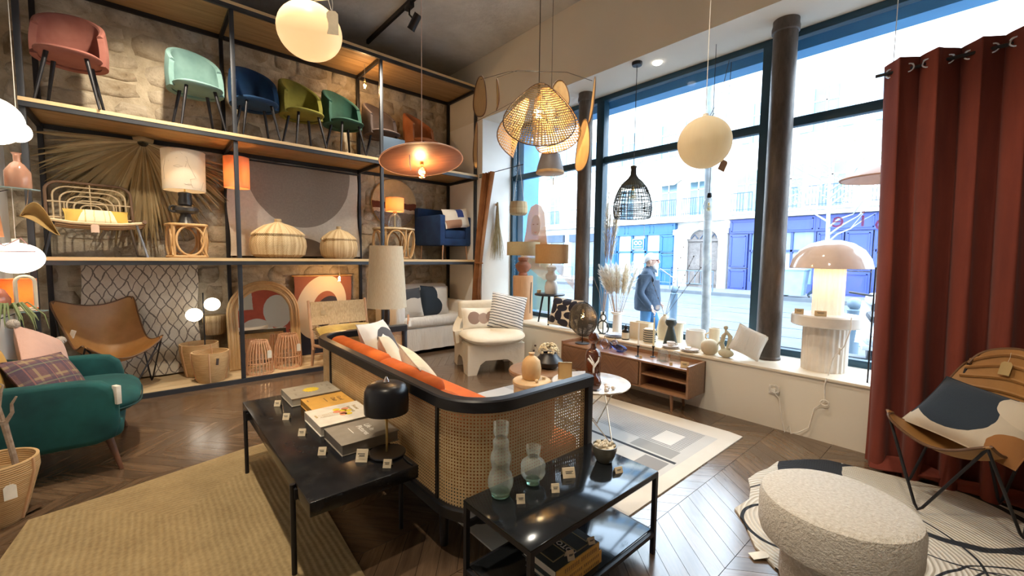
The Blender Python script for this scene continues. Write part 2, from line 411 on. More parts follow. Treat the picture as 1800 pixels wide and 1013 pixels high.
# window side: low wall with sill, bulkhead, end piers
wr = struct(bpy.data.objects.new('wall_right', None)); COL.objects.link(wr)
B().b2((4.33, -2.5, -.1), (5.06, 5.72, .535)).build('parapet', PLAST, wr)
B().b2((4.33, -2.5, 3.85), (5.06, 6.8, 4.85)).build('bulkhead', PLAST, wr)
B().b2((4.33, 5.72, -.1), (5.06, 6.8, 3.85)).build('pier', WHITE, wr)
B().b2((4.33, -2.5, .535), (5.06, -.55, 3.85)).build('pier', WHITE, wr)
SILLM = mat('sill_stone', (.80, .72, .58), (.72, .63, .49), 4, .45, 0, 30, .1)
B().b2((4.31, -.55, .535), (4.99, 5.72, .56), .006).build('sill_board', SILLM, wr)
FRAME = mat('window_frame_blue', (.006, .040, .070), (.010, .055, .095), 4, .45)
GLASS = glassy('window_glass', (.97, .99, 1), .05)
wn = struct(bpy.data.objects.new('window_1', None)); COL.objects.link(wn)
XW = 5.03
def bar(n, y0, y1, z0, z1, d=.09): B().b2((XW - d / 2, y0, z0), (XW + d / 2, y1, z1), .006).build(n, FRAME, wn)
bar('bottom_rail', -.55, 5.72, .56, .63); bar('top_rail', -.55, 5.72, 3.78, 3.85)
YM = [-.52, 1.64, 3.79, 5.69]
for i, y in enumerate(YM): w = .03 if i in (0, 3) else .065; bar('mullion' if i in (1, 2) else 'jamb', y - w, y + w, .63, 3.78, .12)
for a, b_ in zip(YM, YM[1:]):
    bar('transom', a + .04, b_ - .04, 2.91, 3.0, .08)
    for z0, z1 in ((.63, 2.91), (3.0, 3.78)): B().b2((XW - .006, a + .04, z0), (XW + .006, b_ - .04, z1)).build('pane', GLASS, wn)
# exterior blue fascia and pilaster of the shop
EXTB = mat('shop_blue', (.07, .30, .58), (.06, .26, .52), 3, .5)
sf = thing('shop_fascia', 'blue painted fascia board and pilaster outside the top of the shop window', 'fascia', (5.2, 2.5, 0))
B().b2((0, -3.1, 3.73), (.22, 3.6, 4.9)).build('fascia_board', EXTB, sf); B().b2((-.08, 3.05, 0), (.3, 3.6, 3.66)).build('pilaster', EXTB, sf)
# two round iron columns standing on the sill
t = NT('iron_column'); v = t.coord(); t.col(t.mix(t.ramp(t.noise(t.scalev(v, (1, 1, .25)), 7, 6, .7), .3, .72), (.035, .026, .021), (.15, .12, .10))); t.set(rough=.45, metal=.25); t.bump(t.noise(v, 25, 6), .3, .006); IRON = t.m
for x, y, r, lb in ((4.72, 1.43, .105, 'dark brown cast iron column on the sill beside the white fluted pedestal'), (4.74, 3.87, .1, 'dark brown cast iron column behind the black and cream cushion')):
    c = thing('iron_column', lb, 'column', (x, y, .56), 0, 'iron columns at the window')
    B().lathe([(r * 1.04, 0), (r * 1.05, .25), (r, 1.6), (r * .99, 3.17)], n=28).build('shaft', IRON, c)
    B().lathe([(r, 3.17), (r * 1.12, 3.18), (r * 1.14, 3.22), (r * 1.06, 3.25), (r * 1.06, 3.29)], n=28).build('capital', IRON, c)
    B().lathe([(r * 1.12, 0), (r * 1.12, .02), (r * 1.05, .03)], n=28).build('base_ring', IRON, c)
for (y, z0) in ((2.71, 3.846),):
    d = tag(B().lathe([(.0001, -.01), (.04, -.01), (.052, 0), (.052, .012)], (4.6, y, z0 - .008), 20).build('recessed_downlight', glow('downlight_glow', (1, .95, .85), 6)), 'round recessed downlight in the soffit above the window', 'downlight')
# ceiling rails with spotlight heads
SPM = mat('spot_black', (.015, .015, .018), None, 6, .4, .3)
for x, lb in ((2.7, 'black ceiling track rail above the disc shaped wood pendant'), (.3, 'black ceiling track rail above the jute rug')):
    tag(B().b2((x - .018, .1, 4.79), (x + .018, 6.5, 4.85)).build('track_rail', SPM), lb, 'track rail', 'ceiling track rails')
for i, (l, a, p, an) in enumerate(SPOTS):
    d = (Vector(a) - Vector(l)).normalized(); s = thing('spotlight', 'black cylindrical track spotlight aimed at the shelving' if i == 0 else 'black cylindrical track spotlight hanging from the ceiling rail', 'spotlight', l, 0, 'track spotlights')
    B().cyl(-d * .05, -d * .24, .05, .05, 20).build('housing', SPM, s); B().cyl(-d * .035, -d * .05, .052, .052, 20).build('bezel', SPM, s)
    B().cyl(-d * .045, -d * .052, .042, .042, 20).build('lens', glow('spot_lens', (1, .93, .8), 8), s)
    B().tube([-d * .15, Vector((0, 0, .22)), Vector((0, 0, .30))], .012).build('yoke', SPM, s); B().b2((-.03, -.08, .29), (.03, .08, .348), .005).build('adapter', SPM, s)
# ---- steel shelving with timber decks
OAKB = wood('shelf_board', (.46, .29, .13), (.24, .135, .055), 0, 1.6, .55, 12)
EDGE = wood('shelf_edge', (.74, .55, .31), (.60, .42, .21), 0, 2.0, .55, 10)
BASEW = wood('base_deck', (.58, .45, .27), (.44, .32, .18), 0, 2, .6, 8)
sh = thing('shelving_unit', 'tall black steel shelving unit with timber decks against the stone wall', 'shelves', (0, 5.86, 0))
PX_ = [-.78, .85, 2.63, 4.30]
for x in PX_:
    for y in (0.02, .872): B().b2((x - .022, y - .022, 0), (x + .022, y + .022, 4.42), .003).build('post', GREYSTEEL if y < .1 else BLACK, sh)
for zt in (1.50, 2.94, 4.40):
    for y in (-.005, .882):
        B().b2((-.80, y - .018, zt - .075), (4.32, y + .018, zt - .028)).build('beam', GREYSTEEL if y < .1 else BLACK, sh)
    for x in PX_: B().b2((x - .018, .01, zt - .08), (x + .018, .88, zt - .035)).build('cross_beam', BLACK, sh)
    for a, b_ in zip(PX_, PX_[1:]):
        for j in range(5):
            B().b2((a + .005, .0 + j * .178, zt - .027), (b_ - .005, .174 + j * .178, zt)).build('board', OAKB, sh)
    B().b2((-.80, -.028, zt - .03), (4.32, -.0005, zt + .004)).build('edge_strip', EDGE, sh)
B().b2((-.80, -.02, 0), (2.63, .02, .05)).build('beam', GREYSTEEL, sh)
for j in range(5): B().b2((-.78, .025 + j * .176, .01), (2.63, .198 + j * .176, .045)).build('board', BASEW, sh)
# ================================================================ the street outside
ASPH = mat('street_asphalt', (.10, .115, .135), (.075, .09, .11), 2, .9, 0, 30, .2)
PAVE = mat('pavement', (.15, .16, .175), (.12, .13, .145), 1.5, .9, 0, 20, .2)
def sbox(n, m, a, b): return struct(B().b2(a, b).build(n, m))
sbox('street', ASPH, (8.6, -30, -.3), (20.3, 60, -.12)); sbox('sidewalk', PAVE, (5.1, -30, -.3), (8.6, 60, 0)); sbox('sidewalk', PAVE, (20.3, -30, -.3), (24, 60, 0))
RAIL = mat('tram_rail', (.16, .18, .21), None, 5, .4, .7)
for x in (10.6, 12.0, 14.2, 15.6): tag(B().b2((x - .07, -25, -.125), (x + .07, 50, -.113)).build('tram_rail', RAIL), 'steel tram rail set in the street surface', 'rail', 'tram rails in the street')
KERB = mat('kerb_stone', (.09, .105, .125), None, 2, .8)
sbox('kerb', KERB, (8.5, -30, -.12), (8.75, 60, .03)); sbox('kerb', KERB, (20.15, -30, -.12), (20.4, 60, .03))
FAC = mat('facade_stone', (.62, .60, .56), (.55, .53, .50), 1.2, .9, 0, 12, .2)
FACT = mat('facade_trim', (.68, .66, .62), None, 2, .85)
SB1 = mat('shop_front_blue', (.009, .10, .27), (.008, .09, .24), 2, .5)
SB2 = mat('shop_front_violet', (.032, .06, .26), (.028, .05, .23), 2, .5)
DARKG = mat('shop_glass', (.10, .19, .26), (.16, .24, .30), .9, .12)
PALEG = mat('lit_shop_glass', (.42, .48, .48), (.30, .38, .42), .8, .15)
SHUT = mat('shutter', (.22, .36, .5), (.2, .33, .46), 4, .7)
DOORW = mat('carved_door', (.10, .085, .08), (.16, .14, .13), 5, .6, 0, 14, .8, .04)
RAILI = mat('balcony_iron', (.03, .06, .12), None, 4, .6)
AWN = mat('awning', (.78, .73, .56), None, 3, .8)
def F(n, m, par, y0, y1, z0, z1, d0=0, d1=.12, bev=0):   # slab on the facade: d towards the shop
    return B().b2((24 - d1, y0, z0), (24 - d0, y1, z1), bev).build(n, m, par)
def balcony(par, y0, y1, z=4.05, h=.95):
    s = F('balcony_slab', FACT, par, y0 - .1, y1 + .1, z - .12, z, -.1, .75)
    b = B(); n = max(4, int((y1 - y0) / .13))
    for i in range(n + 1): y = y0 + (y1 - y0) * i / n; b.box((23.3, y, z + h / 2), (.022, .022, h))
    b.build('baluster_row', RAILI, s); B().b2((23.28, y0, z + h), (23.32, y1, z + h + .04)).build('hand_rail', RAILI, s); B().b2((23.28, y0, z + .1), (23.32, y1, z + .13)).build('bottom_rail', RAILI, s)
def tallwin(par, yc, z0, w=1.1, h=2.3, shut=True, aw=False):
    F('window_surround', FACT, par, yc - w / 2 - .18, yc + w / 2 + .18, z0, z0 + h + .25, -.02, .06)
    g = F('window', DARKG, par, yc - w / 2, yc + w / 2, z0 + .02, z0 + h, -.02, .08)
    F('sash', FACT, g, yc - .04, yc + .04, z0 + .02, z0 + h, .05, .11); F('sash', FACT, g, yc - w / 2, yc + w / 2, z0 + h * .68, z0 + h * .68 + .06, .05, .11)
    if shut:
        for s in (-1, 1): F('shutter', SHUT, par, yc + s * (w / 2 + .27) - .27, yc + s * (w / 2 + .27) + .27, z0 + .05, z0 + h, -.02, .14)
    if aw: B().add([(24, yc - w / 2 - .3, z0 + h + .1), (24, yc + w / 2 + .3, z0 + h + .1), (23.1, yc + w / 2 + .3, z0 + h - .35), (23.1, yc - w / 2 - .3, z0 + h - .35), (24, yc - w / 2 - .3, z0 + h + .15), (24, yc + w / 2 + .3, z0 + h + .15), (23.1, yc + w / 2 + .3, z0 + h - .3), (23.1, yc - w / 2 - .3, z0 + h - .3)], [(0, 1, 2, 3), (7, 6, 5, 4), (0, 4, 5, 1), (1, 5, 6, 2), (2, 6, 7, 3), (3, 7, 4, 0)], False).build('awning', AWN, par)
def panel(par, m, y0, y1, z0, z1):
    p = F('panel', m, par, y0, y1, z0, z1, 0, .30); w = .05
    for a in ((y0 + .08, y1 - .08, z0 + .08, z0 + .08 + w), (y0 + .08, y1 - .08, z1 - .08 - w, z1 - .08), (y0 + .08, y0 + .08 + w, z0 + .08, z1 - .08), (y1 - .08 - w, y1 - .08, z0 + .08, z1 - .08)): F('moulding', m, p, *a, .29, .335)
# middle building: blue shop and carved door
b1 = thing('building', 'pale stone building with a blue shop front and an arched carved door across the street', 'building', (0, 0, 0), 0)
B().b2((24, 9.36, 0), (30, 17.75, 11.5)).build('wall', FAC, b1); F('cornice', FACT, b1, 9.36, 17.75, 3.72, 3.98, 0, .55)
F('shop_fascia', SB1, b1, 12.4, 17.7, 3.05, 3.7, 0, .32)
for y0, y1 in ((12.45, 13.9), (13.95, 15.7), (15.75, 17.65)): panel(b1, SB1, y0, y1, 3.08, 3.68)
for y0, y1 in ((12.4, 13.3), (16.5, 17.7)):
    for z0, z1 in ((0, .9), (.95, 1.9), (1.95, 3.03)): panel(b1, SB1, y0, y1, z0, z1)
F('shop_glass', PALEG, b1, 13.3, 16.5, .1, 3.05, 0, .12)
for y in (13.35, 14.35, 15.35, 16.45): F('mullion', SB1, b1, y - .07, y + .07, 0, 3.05, .1, .24)
F('transom', SB1, b1, 13.3, 16.5, 1.95, 2.05, .1, .24); F('stall_riser', SB1, b1, 13.3, 16.5, 0, .5, .1, .26)
sg = F('shop_sign', SB1, b1, 14.42, 15.3, 2.15, 2.85, .24, .3)
WPAINT = mat('sign_white', (.9, .92, .95), None, 5, .6)
for y0, y1, z0, z1 in ((14.46, 15.26, 2.80, 2.82), (14.46, 15.26, 2.18, 2.20), (14.46, 14.48, 2.18, 2.82), (15.24, 15.26, 2.18, 2.82), (14.6, 15.12, 2.31, 2.34)): F('sign_line', WPAINT, sg, y0, y1, z0, z1, .3, .31)
for yc in (14.72, 15.0): B().tube([(23.69, yc + .11 * math.cos(a * PI / 8), 2.57 + .11 * math.sin(a * PI / 8)) for a in range(16)], .03, 6, True).build('sign_ring', WPAINT, sg)
# door case
for y0, y1 in ((9.43, 9.87), (11.68, 12.4)):
    F('pilaster', FACT, b1, y0, y1, 0, 3.2, 0, .35); F('pilaster_capital', FACT, b1, y0 - .05, y1 + .05, 3.0, 3.3, 0, .45)
    c = ((y0 + y1) / 2); B().tube([(23.55, c + (.22 - .022 * i) * math.cos(i * .7), 3.15 + (.22 - .022 * i) * math.sin(i * .7)) for i in range(10)], .05, 6).build('scroll', FACT, b1)
arch = [(9.87, 0), (9.87, 2.75)] + [(10.775 + .905 * math.cos(a), 2.75 + .62 * math.sin(a)) for a in [PI * (1 - i / 12) for i in range(13)]] + [(11.68, 2.75), (11.68, 0)]
arch = [(9.87, 0)] + [(10.775 - .905 * math.cos(PI * i / 14), 2.75 + .65 * math.sin(PI * i / 14)) for i in range(15)] + [(11.68, 0)]
dr = B().prism(arch, 0, .1, lambda x, y, z: (24 - z, x, y)).build('arched_door', DOORW, b1)
B().tube([(23.85, y, z) for y, z in arch[1:-1]], .14, 8).build('arch_moulding', FACT, b1); B().ball((23.7, 10.775, 3.45), (.18, .25, .25), 10, 8).build('keystone', FACT, b1)
for yc in (10.3, 11.25):
    for z0, z1 in ((.15, .9), (1.0, 2.5)): F('door_panel', DOORW, dr, yc - .33, yc + .33, z0, z1, .1, .16)
F('door_transom', DOORW, dr, 9.9, 11.65, 2.6, 2.72, .08, .2)
for y in (10.2, 10.775, 11.3): B().tube([(23.87, y - .2, 2.75), (23.87, y, 3.0), (23.87, y + .2, 2.75)], .03, 6).build('door_scroll', RAILI, dr)
for yc, bw in ((13.0, 1.6), (11.2, 1.3), (15.9, 1.7)): tallwin(b1, yc, 4.1, .95, 2.1, False, aw=yc > 10); balcony(b1, yc - bw / 2, yc + bw / 2)
for yc in (10.9, 13.1, 15.9): tallwin(b1, yc, 7.6, .95, 2.0, True)
# right building: violet blue shop
b2 = thing('building', 'pale stone building with a violet blue shop front across the street', 'building')
B().b2((24, -14, 0), (30, 9.36, 11.5)).build('wall', FAC, b2); F('cornice', FACT, b2, -14, 9.36, 3.72, 3.98, 0, .55)
F('shop_fascia', SB2, b2, -13.9, 9.33, 2.95, 3.7, 0, .28)
for y0, y1 in ((7.0, 9.3), (5.5, 6.95), (3.3, 5.45), (1.1, 3.2), (-1.2, 1.0)): panel(b2, SB2, y0, y1, 2.98, 3.68)
for y0, y1 in ((8.4, 9.3), (4.4, 5.4), (3.4, 4.35), (-1.0, .0)):
    for z0, z1 in ((0, 1.1), (1.15, 2.92)): panel(b2, SB2, y0, y1, z0, z1)
for y0, y1 in ((5.5, 8.3), (0.1, 3.3)):
    F('shop_glass', DARKG, b2, y0, y1, .1, 2.95, 0, .12)
    for i in range(4): y = y0 + (y1 - y0) * i / 3; F('mullion', SB2, b2, y - .05, y + .05, 0, 2.95, .1, .22)
    F('stall_riser', SB2, b2, y0, y1, 0, .45, .1, .26); F('transom', SB2, b2, y0, y1, 2.0, 2.1, .1, .22); F('shop_card', PALEG, b2, y0 + .3, y1 - .3, .55, 1.9, .12, .14)
for yc, bw in ((8.65, 1.0), (6.65, .9), (5.0, 1.7), (2.6, 1.7)): tallwin(b2, yc, 4.1, .95, 2.1, False); balcony(b2, yc - bw / 2, yc + bw / 2)
for yc in (8.0, 5.4, 2.6): tallwin(b2, yc, 7.6, .95, 2.0, True)
# left building beyond the columns
b3 = thing('building', 'pale stone building with balconies and a white ground floor beyond the shop columns', 'building')
B().b2((24, 17.75, 0), (30, 46, 11.5)).build('wall', FAC, b3); F('cornice', FACT, b3, 17.75, 46, 3.72, 3.98, 0, .5)
for yc in (19.5, 22.3, 25.1, 27.9, 30.7): tallwin(b3, yc, 4.1, 1.0, 2.1, False); balcony(b3, yc - .9, yc + .9); tallwin(b3, yc, 7.6, 1.0, 2.0, True)
for y0, y1 in ((18.3, 20.6), (21.4, 24), (25, 27.6), (28.6, 31.2)):
    F('shop_glass', DARKG, b3, y0, y1, .3, 2.7, 0, .1); F('shop_board', mat('board_navy', (.05, .08, .13), None, 3, .6), b3, y0 - .1, y1 + .1, 2.75, 3.3, 0, .25); F('mullion', FACT, b3, (y0 + y1) / 2 - .05, (y0 + y1) / 2 + .05, .3, 2.7, .08, .18)
# railings along the far pavement
BARR = mat('barrier_blue_grey', (.10, .15, .20), None, 4, .5)
proto = thing('street_barrier', 'blue grey steel pedestrian railing on the far pavement', 'railing', (20.7, 0, 0), 0, 'railings on the far pavement')
B().tube([(0, -.9, 0), (0, -.9, 1.0), (0, .9, 1.0), (0, .9, 0)], .03, 6).build('frame', BARR, proto); B().tube([(0, -.9, .35), (0, .9, .35)], .02, 6).build('rail', BARR, proto)
for k in range(5): B().tube([(0, -.6 + .3 * k, .35), (0, -.6 + .3 * k, 1.0)], .014, 6).build('bar', BARR, proto)
for i, y in enumerate((11.9, 9.7, 13.9, 16.3, 18.6, 21, 23.4)):
    o = proto if i == 0 else copy_tree(proto); o.location = (20.7, y, 0)
for (x, y, h, r, lb) in ((10.2, 5.3, 1.0, .09, 'grey blue bollard with a ball top on the near kerb behind the passer-by'), (9.6, 1.56, 1.0, .1, 'grey bollard with a ball top on the kerb behind the white mushroom lamp'), (7.6, 5.55, 1.0, .09, 'grey bollard behind the vase of dried grasses')):
    o = thing('bollard', lb, 'bollard', (x, y, -.125 if x > 8.6 else -.005)); B().lathe([(r, 0), (r, h * .78), (r * 1.15, h * .8), (r * .6, h * .83)], n=16).build('post', BARR, o); B().ball((0, 0, h * .92), r * 1.1, 14, 10).build('ball_top', BARR, o)
# lamp pole / trunk in front of the window
tag(B().tube([(6.8, 2.96, 0), (6.8, 3.0, 1.6), (6.81, 3.05, 3.4), (6.8, 3.10, 6.5)], [.075, .065, .06, .055], 14).build('street_pole', mat('pole_grey', (.20, .20, .19), (.33, .33, .32), 9, .8, 0, 20, .3)), 'slim grey street pole standing close outside the window', 'pole')
# bare tree
BARK = mat('tree_bark', (.28, .30, .31), None, 10, .9)
tr = thing('bare_tree', 'slender bare street tree with a few leaves behind the white lamp', 'tree', (18.5, 3.9, -.125))
B().tube([(0, 0, 0), (0, .03, 1.5), (.02, 0, 2.6), (0, .05, 4.2), (0, .1, 6.0)], [.1, .08, .07, .05, .02], 8).build('trunk', BARK, tr)
rt = random.Random(3)
for k in range(11):
    z0 = 2.3 + .3 * k * .9; s = rt.choice((-1, 1)); L = rt.uniform(.8, 1.7); p = [(0, .03, z0)]
    for j in range(1, 5): p.append((rt.uniform(-.2, .2) * j, .03 + s * L * j / 4, z0 + L * .75 * j / 4 + rt.uniform(-.1, .1)))
    br = B().tube(p, [.04, .03, .02, .013, .006], 6).build('branch', BARK, tr)
    q = p[3]; B().tube([p[2], (q[0] + .2, q[1] + s * .1, q[2] + .5)], [.015, .005], 5).build('twig', BARK, br)
LEAFY = mat('sparse_leaf', (.45, .52, .25), None, 5, .7); b = B()
for k in range(260):
    c = Vector((rt.gauss(0, .5), rt.gauss(.8 if k % 2 else -.9, .6), rt.gauss(4.6, .5))); a = Vector((rt.uniform(-1, 1), rt.uniform(-1, 1), rt.uniform(-1, 1))).normalized() * .07; d = a.orthogonal().normalized() * .04
    b.add([c - a, c + d, c + a, c - d], [(0, 1, 2, 3)], False)
b.build('leaves', LEAFY, tr, kind='stuff')
# wheeled bin
bn = thing('wheeled_bin', 'blue grey wheeled waste bin on the far pavement beside a walking person', 'bin', (20.9, 5.45, 0)); BINM = mat('bin_grey', (.22, .33, .42), None, 3, .5)
B().add([(-.33, -.33, .1), (.33, -.33, .1), (.33, .33, .1), (-.33, .33, .1), (-.42, -.42, 1.15), (.42, -.42, 1.15), (.42, .42, 1.15), (-.42, .42, 1.15)], [(3, 2, 1, 0), (4, 5, 6, 7), (0, 1, 5, 4), (1, 2, 6, 5), (2, 3, 7, 6), (3, 0, 4, 7)], False).build('body', BINM, bn)
B().box((0, 0, 1.19), (.92, .92, .1), .03).build('lid', BINM, bn)
for s in (-1, 1): B().cyl((s * .3, .36, .12), (s * .22, .36, .12), .12, .12, 14).build('wheel', BLACK, bn)
# ---- people: one continuous skinned body each
def person(label, loc, rz, joints, edges, rad, mats, hs=1.0, root=0):
    """joints: dict name->(x,y,z); body grown with Skin + Subdivision and applied; mats: list of (test(z,x,y)->material index)"""
    names = list(joints); me = bpy.data.meshes.new('person'); me.from_pydata([joints[n] for n in names], [(names.index(a), names.index(b)) for a, b in edges], [])
    o = bpy.data.objects.new('tmp', me); COL.objects.link(o); sk = o.modifiers.new('s', 'SKIN'); sk.use_smooth_shade = True
    for i, n in enumerate(names): me.skin_vertices[0].data[i].radius = rad[n] if hasattr(rad[n], '__len__') else (rad[n], rad[n])
    me.skin_vertices[0].data[root].use_root = True
    ss = o.modifiers.new('d', 'SUBSURF'); ss.levels = 2; ss.render_levels = 2
    m2 = bpy.data.meshes.new_from_object(o.evaluated_get(bpy.context.evaluated_depsgraph_get())); bpy.data.objects.remove(o)
    m2.materials.clear()
    for m in mats[0]: m2.materials.append(m)
    for p in m2.polygons: p.material_index = mats[1](p.center); p.use_smooth = True
    e = thing('person', label, 'person', loc, rz); b = bpy.data.objects.new('body', m2); COL.objects.link(b); b.parent = e
    return e
SKIN = mat('skin', (.62, .42, .33), (.56, .36, .28), 12, .6); NAVYJ = mat('jacket_navy', (.035, .06, .10), (.02, .04, .075), 9, .75, 0, 8, .5, .03); JEAN = mat('jeans', (.05, .17, .34), (.04, .13, .27), 14, .9); HAIRW = mat('white_hair', (.86, .86, .88), (.7, .71, .74), 30, .8, 0, 60, .5); SHOE = mat('shoe_dark', (.03, .03, .03), None, 5, .6)
J = dict(pel=(0, 0, .90), wai=(.0, 0, 1.02), che=(-.01, 0, 1.22), nec0=(.0, 0, 1.38), nec=(.02, 0, 1.44), hd0=(.035, 0, 1.50), hd1=(.045, 0, 1.56), hd2=(.03, 0, 1.615),
    hl=(0, .09, .86), kl=(.16, .09, .48), al=(.08, .09, .09), tl=(.22, .09, .04), hr=(0, -.09, .86), kr=(-.02, -.09, .48), ar=(-.24, -.09, .12), tr=(-.12, -.09, .04),
    sl=(-.01, .17, 1.33), el=(-.06, .23, 1.06), wl=(.12, .22, .90), fl=(.19, .2, .86), sr=(-.01, -.17, 1.33), er=(-.10, -.23, 1.06), wr=(.06, -.24, .86), fr=(.11, -.24, .80))
Ed = [('pel', 'wai'), ('wai', 'che'), ('che', 'nec0'), ('nec0', 'nec'), ('nec', 'hd0'), ('hd0', 'hd1'), ('hd1', 'hd2'), ('pel', 'hl'), ('hl', 'kl'), ('kl', 'al'), ('al', 'tl'), ('pel', 'hr'), ('hr', 'kr'), ('kr', 'ar'), ('ar', 'tr'),
      ('nec0', 'sl'), ('sl', 'el'), ('el', 'wl'), ('wl', 'fl'), ('nec0', 'sr'), ('sr', 'er'), ('er', 'wr'), ('wr', 'fr')]
Rd = dict(pel=(.15, .17), wai=(.15, .18), che=(.15, .18), nec0=(.10, .12), nec=.062, hd0=.082, hd1=.098, hd2=.075, hl=.1, kl=.072, al=.05, tl=.04, hr=.1, kr=.072, ar=.05, tr=.04, sl=.085, el=.068, wl=.05, fl=.035, sr=.085, er=.068, wr=.05, fr=.035)
def mm(c):
    if c.z > 1.46: return 1
    if c.z < .12: return 3
    if c.z < .80 and abs(c.y) < .2: return 2
    if c.z < .90 and abs(c.y) > .19 and c.x > .09: return 1
    return 0
mn = person('grey haired bearded person in a dark jacket and jeans walking past the window', (5.85, 3.47, -.018), math.radians(-65), J, Ed, Rd, ([NAVYJ, SKIN, JEAN, SHOE], mm))
# hair, beard, nose, glasses, jacket skirt, hands
b = B(); b.surf(lambda u, v: (.022 - .098 * math.cos(u * 2 * PI) * math.sin(v * 1.6), .096 * math.sin(u * 2 * PI) * math.sin(v * 1.6), 1.565 + .098 * math.cos(v * 1.6) - .07 * max(0, math.cos(u * 2 * PI)) * v * v), 20, 10, .012, cu=True); b.build('hair', HAIRW, mn)
B().ball((.095, 0, 1.455), (.055, .065, .065), 14, 10).build('beard', HAIRW, mn); B().ball((.145, 0, 1.53), (.022, .016, .028), 10, 8).build('nose', SKIN, mn)
for s in (-1, 1):
    B().ball((.03, s * .098, 1.53), (.025, .014, .036), 10, 8).build('ear', SKIN, mn); B().ball((.125, s * .036, 1.555), (.012, .014, .01), 8, 6).build('eye', mat('eye', (.05, .04, .03), None, 5, .2), mn)
g = B()
for s in (-1, 1): g.tube([(.142, s * .036 + .028 * math.cos(k * PI / 6), 1.555 + .02 * math.sin(k * PI / 6)) for k in range(12)], .004, 5, True); g.tube([(.138, s * .06, 1.56), (.04, s * .1, 1.56)], .004, 5)
g.build('glasses', mat('glasses_red', (.25, .04, .04), None, 5, .3), mn)
B().tube([(.02, 0, 1.385), (.03, 0, 1.43)], [.115, .095], 16).build('jacket_collar', NAVYJ, mn)
B().lathe([(.165, .78), (.185, .80), (.19, .95), (.175, 1.1), (.16, 1.25)], n=24, sx=1.05, sy=1.18).build('jacket_body', NAVYJ, mn)
for s in (-1, 1):
    x0, y0, z0 = (.19, .2, .86) if s > 0 else (.11, -.24, .80)
    for k in range(4): B().tube([(x0 - .01, y0 + (k - 1.5) * .018, z0), (x0 + .03, y0 + (k - 1.5) * .019, z0 - .04), (x0 + .02, y0 + (k - 1.5) * .019, z0 - .075 + .008 * abs(k - 1))], [.011, .01, .008], 6).build('finger', SKIN, mn)
    B().tube([(x0, y0 + s * -.03, z0 + .01), (x0 + .045, y0 + s * -.035, z0 - .02)], [.012, .009], 6).build('thumb', SKIN, mn)
B().tube([(.17, -.02, 1.43), (.42, -.1, 1.26)], .008, 6).build('headphone_cord', CORD, mn)
J2 = dict(J); J2.update(kl=(.30, .09, .52), al=(.42, .09, .10), tl=(.55, .09, .05), kr=(-.1, -.09, .48), ar=(-.42, -.09, .16), tr=(-.33, -.09, .05), che=(.06, 0, 1.2), nec0=(.12, 0, 1.33), nec=(.15, 0, 1.39), hd0=(.17, 0, 1.44), hd1=(.19, 0, 1.5), hd2=(.18, 0, 1.56), sl=(.1, .17, 1.28), sr=(.1, -.17, 1.28))
m3 = person('person in dark clothes with a backpack striding along the far pavement', (21.0, 4.55, -.028), math.radians(-100), J2, Ed, Rd, ([NAVYJ, SKIN, mat('trousers_dark', (.03, .06, .10), None, 6, .8), SHOE], lambda c: 1 if c.z > 1.41 else 3 if c.z < .12 else 2 if c.z < .85 else 0))
B().box((-.13, 0, 1.15), (.2, .3, .42), .06).build('backpack', BLACK, m3); B().ball((.17, 0, 1.53), (.1, .09, .08), 12, 8).build('hair', BLACK, m3)
# scooter parked by the kerb
sc = thing('scooter', 'white motor scooter parked outside beside the red curtain', 'scooter', (7.9, 1.02, 0), math.radians(12)); SCW = mat('scooter_white', (.75, .78, .82), None, 3, .3)
for x in (-.55, .6):
    w = B().tube([(x + .2 * math.cos(a * PI / 10), 0, .25 + .2 * math.sin(a * PI / 10)) for a in range(20)], .05, 8, True).build('wheel', BLACK, sc); B().cyl((x, -.04, .25), (x, .04, .25), .09, .09, 14).build('hub', GREYSTEEL, w)
B().surf(lambda u, v: (-.75 + .95 * u, (.16 + .05 * math.sin(PI * u)) * math.cos(2 * PI * v), .55 + (.12 + .07 * math.sin(PI * u)) * math.sin(2 * PI * v)), 8, 14, cv=True).build('rear_body', SCW, sc)
B().box((-.35, 0, .79), (.7, .26, .1), .04).build('seat', BLACK, sc); B().box((.2, 0, .3), (.5, .3, .07), .02).build('footboard', SCW, sc)
B().surf(lambda u, v: (.42 + .1 * u, (v - .5) * (.42 - .12 * u), .3 + .65 * u), 6, 6, .04).build('leg_shield', SCW, sc); B().tube([(.6, 0, .25), (.5, 0, .7), (.45, 0, 1.02)], .035, 8).build('steering_column', GREYSTEEL, sc)
B().tube([(.38, -.32, 1.08), (.45, 0, 1.03), (.38, .32, 1.08)], .018, 8).build('handlebar', BLACK, sc); B().ball((.5, 0, .98), (.09, .12, .1), 12, 8).build('headlamp', SCW, sc)
# ================================================================ shared builders
def shade_mat(name, c1, c2, vert=0, sc=60, tr=.5):
    if name in MATS: return MATS[name]
    t = NT(name); v = t.coord()
    ang = t.math('ARCTAN2', t.sep(v)[1], t.sep(v)[0]); w = t.comb(t.math('MULTIPLY', ang, 6), t.math('MULTIPLY', ang, 3), t.math('MULTIPLY', t.sep(v)[2], 2 if vert else 40))
    f = t.noise(w, sc / 8, 3, .6); t.col(t.mix(t.ramp(f, .3, .7), c1, c2)); t.set(rough=.9); t.bump(f, .3, .004)
    out = [n for n in t.t.nodes if n.type == 'OUTPUT_MATERIAL'][0]; ts = t.n('ShaderNodeBsdfTranslucent'); t.put(ts.inputs[0], t.mix(t.ramp(f, .3, .7), c1, c2))
    mx = t.n('ShaderNodeMixShader'); mx.inputs[0].default_value = tr; t.l(t.b.outputs[0], mx.inputs[1]); t.l(ts.outputs[0], mx.inputs[2]); t.l(mx.outputs[0], out.inputs[0]); MATS[name] = t.m; return t.m
